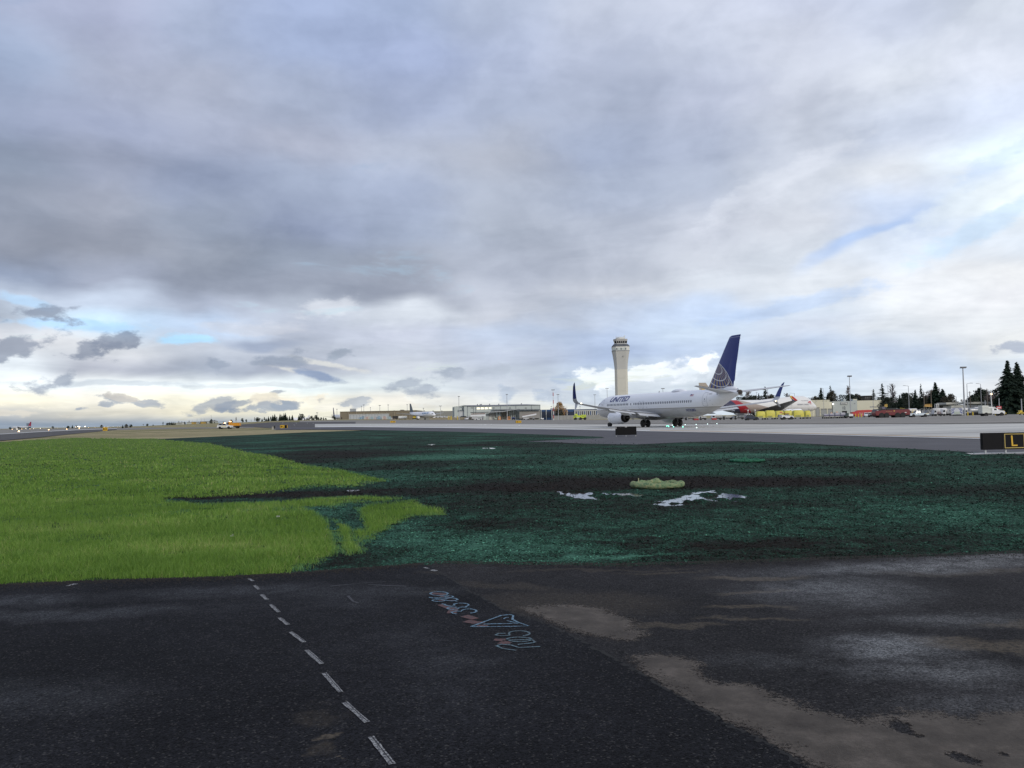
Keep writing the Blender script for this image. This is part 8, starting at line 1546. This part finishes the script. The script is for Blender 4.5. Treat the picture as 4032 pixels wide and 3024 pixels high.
# ------------------------------------------------------------------ other aircraft
def simple_airliner(name, label, loc, rz, L, dia, m_body, m_fin, m_wing=None, fin_h=8, group=None, zc=None, span=None, n_eng=2, fins=True, sweep=.5, winglet=None, hump=0, scale=1.0, detail=True):
    """local +x is the nose; returns the root"""
    m_wing = m_wing or GRYP; root = thing(name, label, 'airplane', tuple(loc), rz, group); root.scale = (scale,) * 3; zc = zc or dia * .85; r_ = dia / 2; span = span or L * .95; rg = []
    for s in [0, .01, .025, .05, .08, .12, .2, .35, .5, .62, .72, .8, .88, .94, .985, 1.0]:
        k = min(1, (s / .11) ** .55) if s < .11 else (1 if s < .66 else max(.06, 1 - ((s - .66) / .34) ** 1.7 * .93)); up = 0 if s < .66 else ((s - .66) / .34) ** 1.4 * r_ * .85; k = max(k, .02)
        dn = -r_ * .25 * (1 - min(1, s / .12)); hm = hump * (0 if s > .40 else min(1, max(0, (s - .012) / .07)) * (1 - max(0, (s - .30) / .10)))
        rg.append([(L * (.5 - s), r_ * k * math.cos(a), zc + dn + up + r_ * k * math.sin(a) + hm * max(0, math.sin(a)) ** 1.5) for a in np.linspace(0, 2 * math.pi, 33)[:-1]])
    MB().loft(rg).build('fuselage', m_body, root, smooth=True, angle=60)
    def wg(sle, c0, c1, y0, y1, z0, z1, swp, nm, mm, par=root, tk=1):
        for s_ in (-1, 1):
            r0 = [(L / 2 - sle - a * c0, s_ * y0, z0 + b_ * c0 * tk) for a, b_ in AF]; r1 = [(L / 2 - sle - swp - a * c1, s_ * y1, z1 + b_ * c1 * tk) for a, b_ in AF]; yield MB().loft([r0, r1]).build(nm, mm, par, smooth=True, angle=40), s_
    ws = list(wg(L * .33, L * .21, L * .045, r_ * .5, span / 2, zc - r_ * .55, zc + span * .035, span / 2 * sweep, 'wing', m_wing))
    if winglet:
        for w_, s_ in ws: x0 = L / 2 - L * .33 - span / 2 * sweep; y = s_ * span / 2; z = zc + span * .035; MB().prism([(x0, z), (x0 - L * .045, z), (x0 - L * .05 - 1.2, z + winglet[0]), (x0 - L * .03 - .6, z + winglet[0])], y - .1, y + .1).build('winglet', winglet[1], w_)
    list(wg(L * .87, L * .085, L * .03, r_ * .3, L * .15, zc + r_ * .35, zc + r_ * .35 + L * .012, L * .07, 'tailplane', m_wing))
    x0 = -L / 2 + L * .17; MB().loft([[(x0 - a * L * .16, b_ * L * .12 * .8, zc + r_ * .6) for a, b_ in AF], [(x0 - L * .115 - a * L * .058, b_ * L * .05, zc + r_ * .6 + fin_h) for a, b_ in AF]]).build('fin', m_fin, root, smooth=True, angle=40)
    for i in range(n_eng // 2):
        for s_ in (-1, 1):
            y = s_ * span * (.16 + .16 * i); x = L / 2 - L * .33 - abs(y) * sweep * .9 + L * .03; er = dia * .22; ez = zc - r_ * .62 - er * .6
            MB().rev([(-L * .05, er * .6), (-L * .03, er * .95), (L * .02, er * 1.05), (L * .035, er * .95), (L * .03, er * .7)], 'x', (x, y, ez), 18).build('engine', WHT, root, smooth=True, angle=50)
    if detail:
        for x, y in ((L * .36, 0), (-L * .03, L * .07), (-L * .03, -L * .07)):
            g = MB().cyl((x, y, dia * .12), (x, y, zc - r_ * .6), dia * .03, n=6).build('landing_gear', STEEL, root); MB().cyl((x, y - dia * .12, dia * .12), (x, y + dia * .12, dia * .12), dia * .12, n=14).build('wheels', RUB, g)
    return root
# big freighter with red, navy and taupe tail
XN, DN, XT, DT = 150.5, 410, 87.0, 385; hd = math.atan2(DN - DT, XN - XT); L7 = 68.2
def f_as(t, b, o):
    x, y, z = t.sep(o); s = t.m('SUBTRACT', L7 / 2, x)
    wl_ = t.m('GREATER_THAN', z, t.m('MULTIPLY_ADD', t.m('SUBTRACT', s, 23.6), .2336, 3.1)); rdm = t.m('LESS_THAN', z, t.m('MULTIPLY_ADD', t.m('SUBTRACT', s, 40.0), .815, 2.0)); nvm = t.m('LESS_THAN', z, t.m('MULTIPLY_ADD', t.m('SUBTRACT', s, 46.5), 1.13, 2.5))
    c = t.mix(wl_, (0.34, 0.28, 0.24, 1), (0.70, 0.69, 0.66, 1)); c = t.mix(rdm, c, (0.30, 0.012, 0.02, 1)); c = t.mix(nvm, c, (0.02, 0.02, 0.06, 1))
    d = t.m('MULTIPLY', t.smooth(z, 5.5, 2.5), t.smooth(t.noise(o, .5, 4, .6, dim='3D'), .4, .65, 0, .5)); c = t.mix(d, c, (.12, .11, .09, 1)); t.link(c, b.inputs['Base Color']); b.inputs['Roughness'].default_value = .35
M_as = ground_mat('freighter_livery', f_as); TAU = mat('taupe_paint', (.36, .31, .25), .4, var=.04)
fr = simple_airliner('cargo_airliner', 'big white cargo airliner with red and taupe rear parked behind the yellow pallets', ((XN + XT) / 2, (DN + DT) / 2, 0), hd, L7, 6.5, M_as, TAU, mat('freighter_wing', (.20, .20, .20), .5, var=.2, dirt=.3, vscale=.3), 9.6, zc=5.35, span=62, n_eng=4, hump=1.7)
def fsk(s, z): # starboard skin of the freighter
    zc_, r_ = 5.35, 3.25; zt_ = 1.7 if 2 < s < 20 else 0; v = (z - zc_) / (r_ + (zt_ * .75 if z > zc_ else 0)); return (L7 / 2 - s, -(r_ * math.sqrt(max(.02, 1 - v * v)) + .09), z)
lettering('airline_name', 'ASIANA CARGO', lambda u, v: fsk(14.6 - 7.2 * u, 5.75 + .75 * v), mat('freighter_grey_text', (.33, .33, .35), .5), fr, cuts=2, bold=.02)
lettering('alliance_name', 'A STAR ALLIANCE MEMBER', lambda u, v: fsk(11.6 - 4.4 * u, 7.75 + .38 * v), MATS['freighter_grey_text'], fr, cuts=1, bold=.01)
mb = MB(); sw = [(7.9, 7.0), (7.3, 7.45), (6.6, 7.75), (6.15, 7.8), (6.05, 7.2), (6.0, 6.1), (6.35, 6.2), (6.45, 7.0), (6.9, 7.05), (7.5, 6.85)]
mb.add([fsk(a, b_) for a, b_ in sw], [tuple(range(len(sw)))]); mb.build('red_emblem', mat('emblem_red', (.50, .04, .05), .5), fr)
lettering('registration', 'HL7620', lambda u, v: fsk(45.2 - 3.4 * u, 3.9 + .6 * v), mat('pale_pink_text', (.5, .3, .32), .5), fr, cuts=1, bold=.02)
mb = MB(); mb.add([fsk(s, z) for s, z in [(2.0, 7.8), (2.9, 8.15), (3.0, 7.75), (2.2, 7.4)]], [(0, 1, 2, 3)]); mb.build('cockpit_window', GLASSD, fr)
mb = MB(); mb.add([fsk(s, z) for s, z in [(17.5, 6.2), (20.0, 6.2), (20.0, 4.4), (17.5, 4.4)]], [(0, 1, 2, 3)]); mb.build('side_cargo_door', mat('door_white2', (.60, .59, .57), .4), fr)
# its near winglet in three colours, at the freighter's own wing tip
wx0 = Vector((L7 / 2 - L7 * .33 - 15.5 - 1.5, -31.0, 5.35 + 62 * .035))
wgl = MB().prism([(wx0.x + 1.6, wx0.z), (wx0.x - 1.4, wx0.z), (wx0.x - 2.9, wx0.z + 2.1), (wx0.x - 1.5, wx0.z + 2.1)], wx0.y - .12, wx0.y + .12).build('winglet', mat('winglet_yellow', (.60, .38, .06), .4), fr)
MB().prism([(wx0.x + 1.6, wx0.z), (wx0.x - .2, wx0.z), (wx0.x - 1.9, wx0.z + 1.6), (wx0.x - 1.2, wx0.z + 1.9)], wx0.y - .16, wx0.y - .12).build('red_band', mat('winglet_red', (.45, .03, .03), .4), wgl)
MB().prism([(wx0.x - .2, wx0.z), (wx0.x - 1.4, wx0.z), (wx0.x - 2.1, wx0.z + 1.0)], wx0.y - .16, wx0.y - .12).build('navy_band', NAVY, wgl)
xt_ = -L7 / 2 + L7 * .17 - L7 * .115
MB().prism([(xt_ - L7 * .045, 5.35 + 2 + 5.9), (xt_ - L7 * .030, 5.35 + 2 + 7.2), (xt_ + 1.8, 5.35 + 2 + 4.6), (xt_ + 0.5, 5.35 + 2 + 4.0)], -.62, -.50).build('tail_yellow_band', mat('tail_yellow', (.65, .40, .04), .4), fr)
# distant aircraft
DN2 = mat('dark_slate_tail', (.09, .12, .15), .4)
p = at(1662, 745); pa = simple_airliner('distant_freighter', 'distant white freighter with dark edge-on tail and blue lettering before the brown terminal', p, R(-58), 52, 5.2, WHT, DN2, GRYP, 9.0, span=47)
lettering('airline_name', 'prime air', lambda u, v: (26 - 20 + 13 * u, -2.72, 4.9 + 1.7 * v), mat('bright_blue_text', (.03, .24, .50), .5), pa, bold=.03); MB().box(23.5, 0, 5.2, .8, 3.6, .5).build('cockpit_window', GLASSD, pa)
p = at(1183, 815); simple_airliner('white_jet', 'white jet fuselage showing over the crest before the dark trees', p + Vector((0, 0, -2.6)), R(175), 19, 4.0, WHT, WHT, GRYP, 3.4, span=30, detail=False)
p = at(1331, 905); simple_airliner('purple_tailed_jet', 'distant jet with a purple tail left of the brown terminal', p + Vector((0, 0, -1)), R(-60), 34, 5.2, WHT, mat('purple_tail', (.05, .03, .14), .4), GRYP, 9, span=30)
p = at(84, 1500); simple_airliner('red_tailed_jet', 'distant white jet with a dark red tail on the runway at the far left', p, R(180), 36, 4.0, mat('far_jet_white', (.5, .52, .54), .5), mat('red_tail', (.26, .02, .05), .4), GRYP, 8.5, span=34)
for i, (px_, D, sc, lb, ft) in enumerate([(833, 1150, 1.0, 'nearest approaching jet seen head-on with its nose light lit', 1626), (806, 1300, .75, 'second jet from the right in the taxiing queue', 1642), (793, 1350, .8, 'middle jet in the taxiing queue seen head-on', 1638), (777, 1380, .8, 'fourth jet from the right in the taxiing queue', 1640), (759.5, 1400, .6, 'last small jet at the left end of the taxiing queue', 1647)]):
    p = at(px_, D); D *= .82; p = at(px_, D); p.z = height(px_, 1667, D) - 2.0; fh = height(px_, ft, D) - p.z - 4.4 * sc - 2; jt = simple_airliner('taxiing_jet', lb, p, math.atan2(-p.y, -p.x) + R(1.5), 38 * sc, 3.9 * sc, WHT, mat('edge_tail_grey', (.12, .13, .13), .5), mat('far_wing', (.16, .18, .2), .5), fh, group='queue of jets taxiing head-on in the distance', span=32 * sc, detail=False)
    if i == 0: MB().rev([(-.8, .1), (-.5, 1.1), (.5, 1.1), (.8, .1)], 'z', (12, -4, 3.2), 8).build('landing_light', lamp_mat('landing_lamp', (.9, .95, 1.0), 4.0), jt)
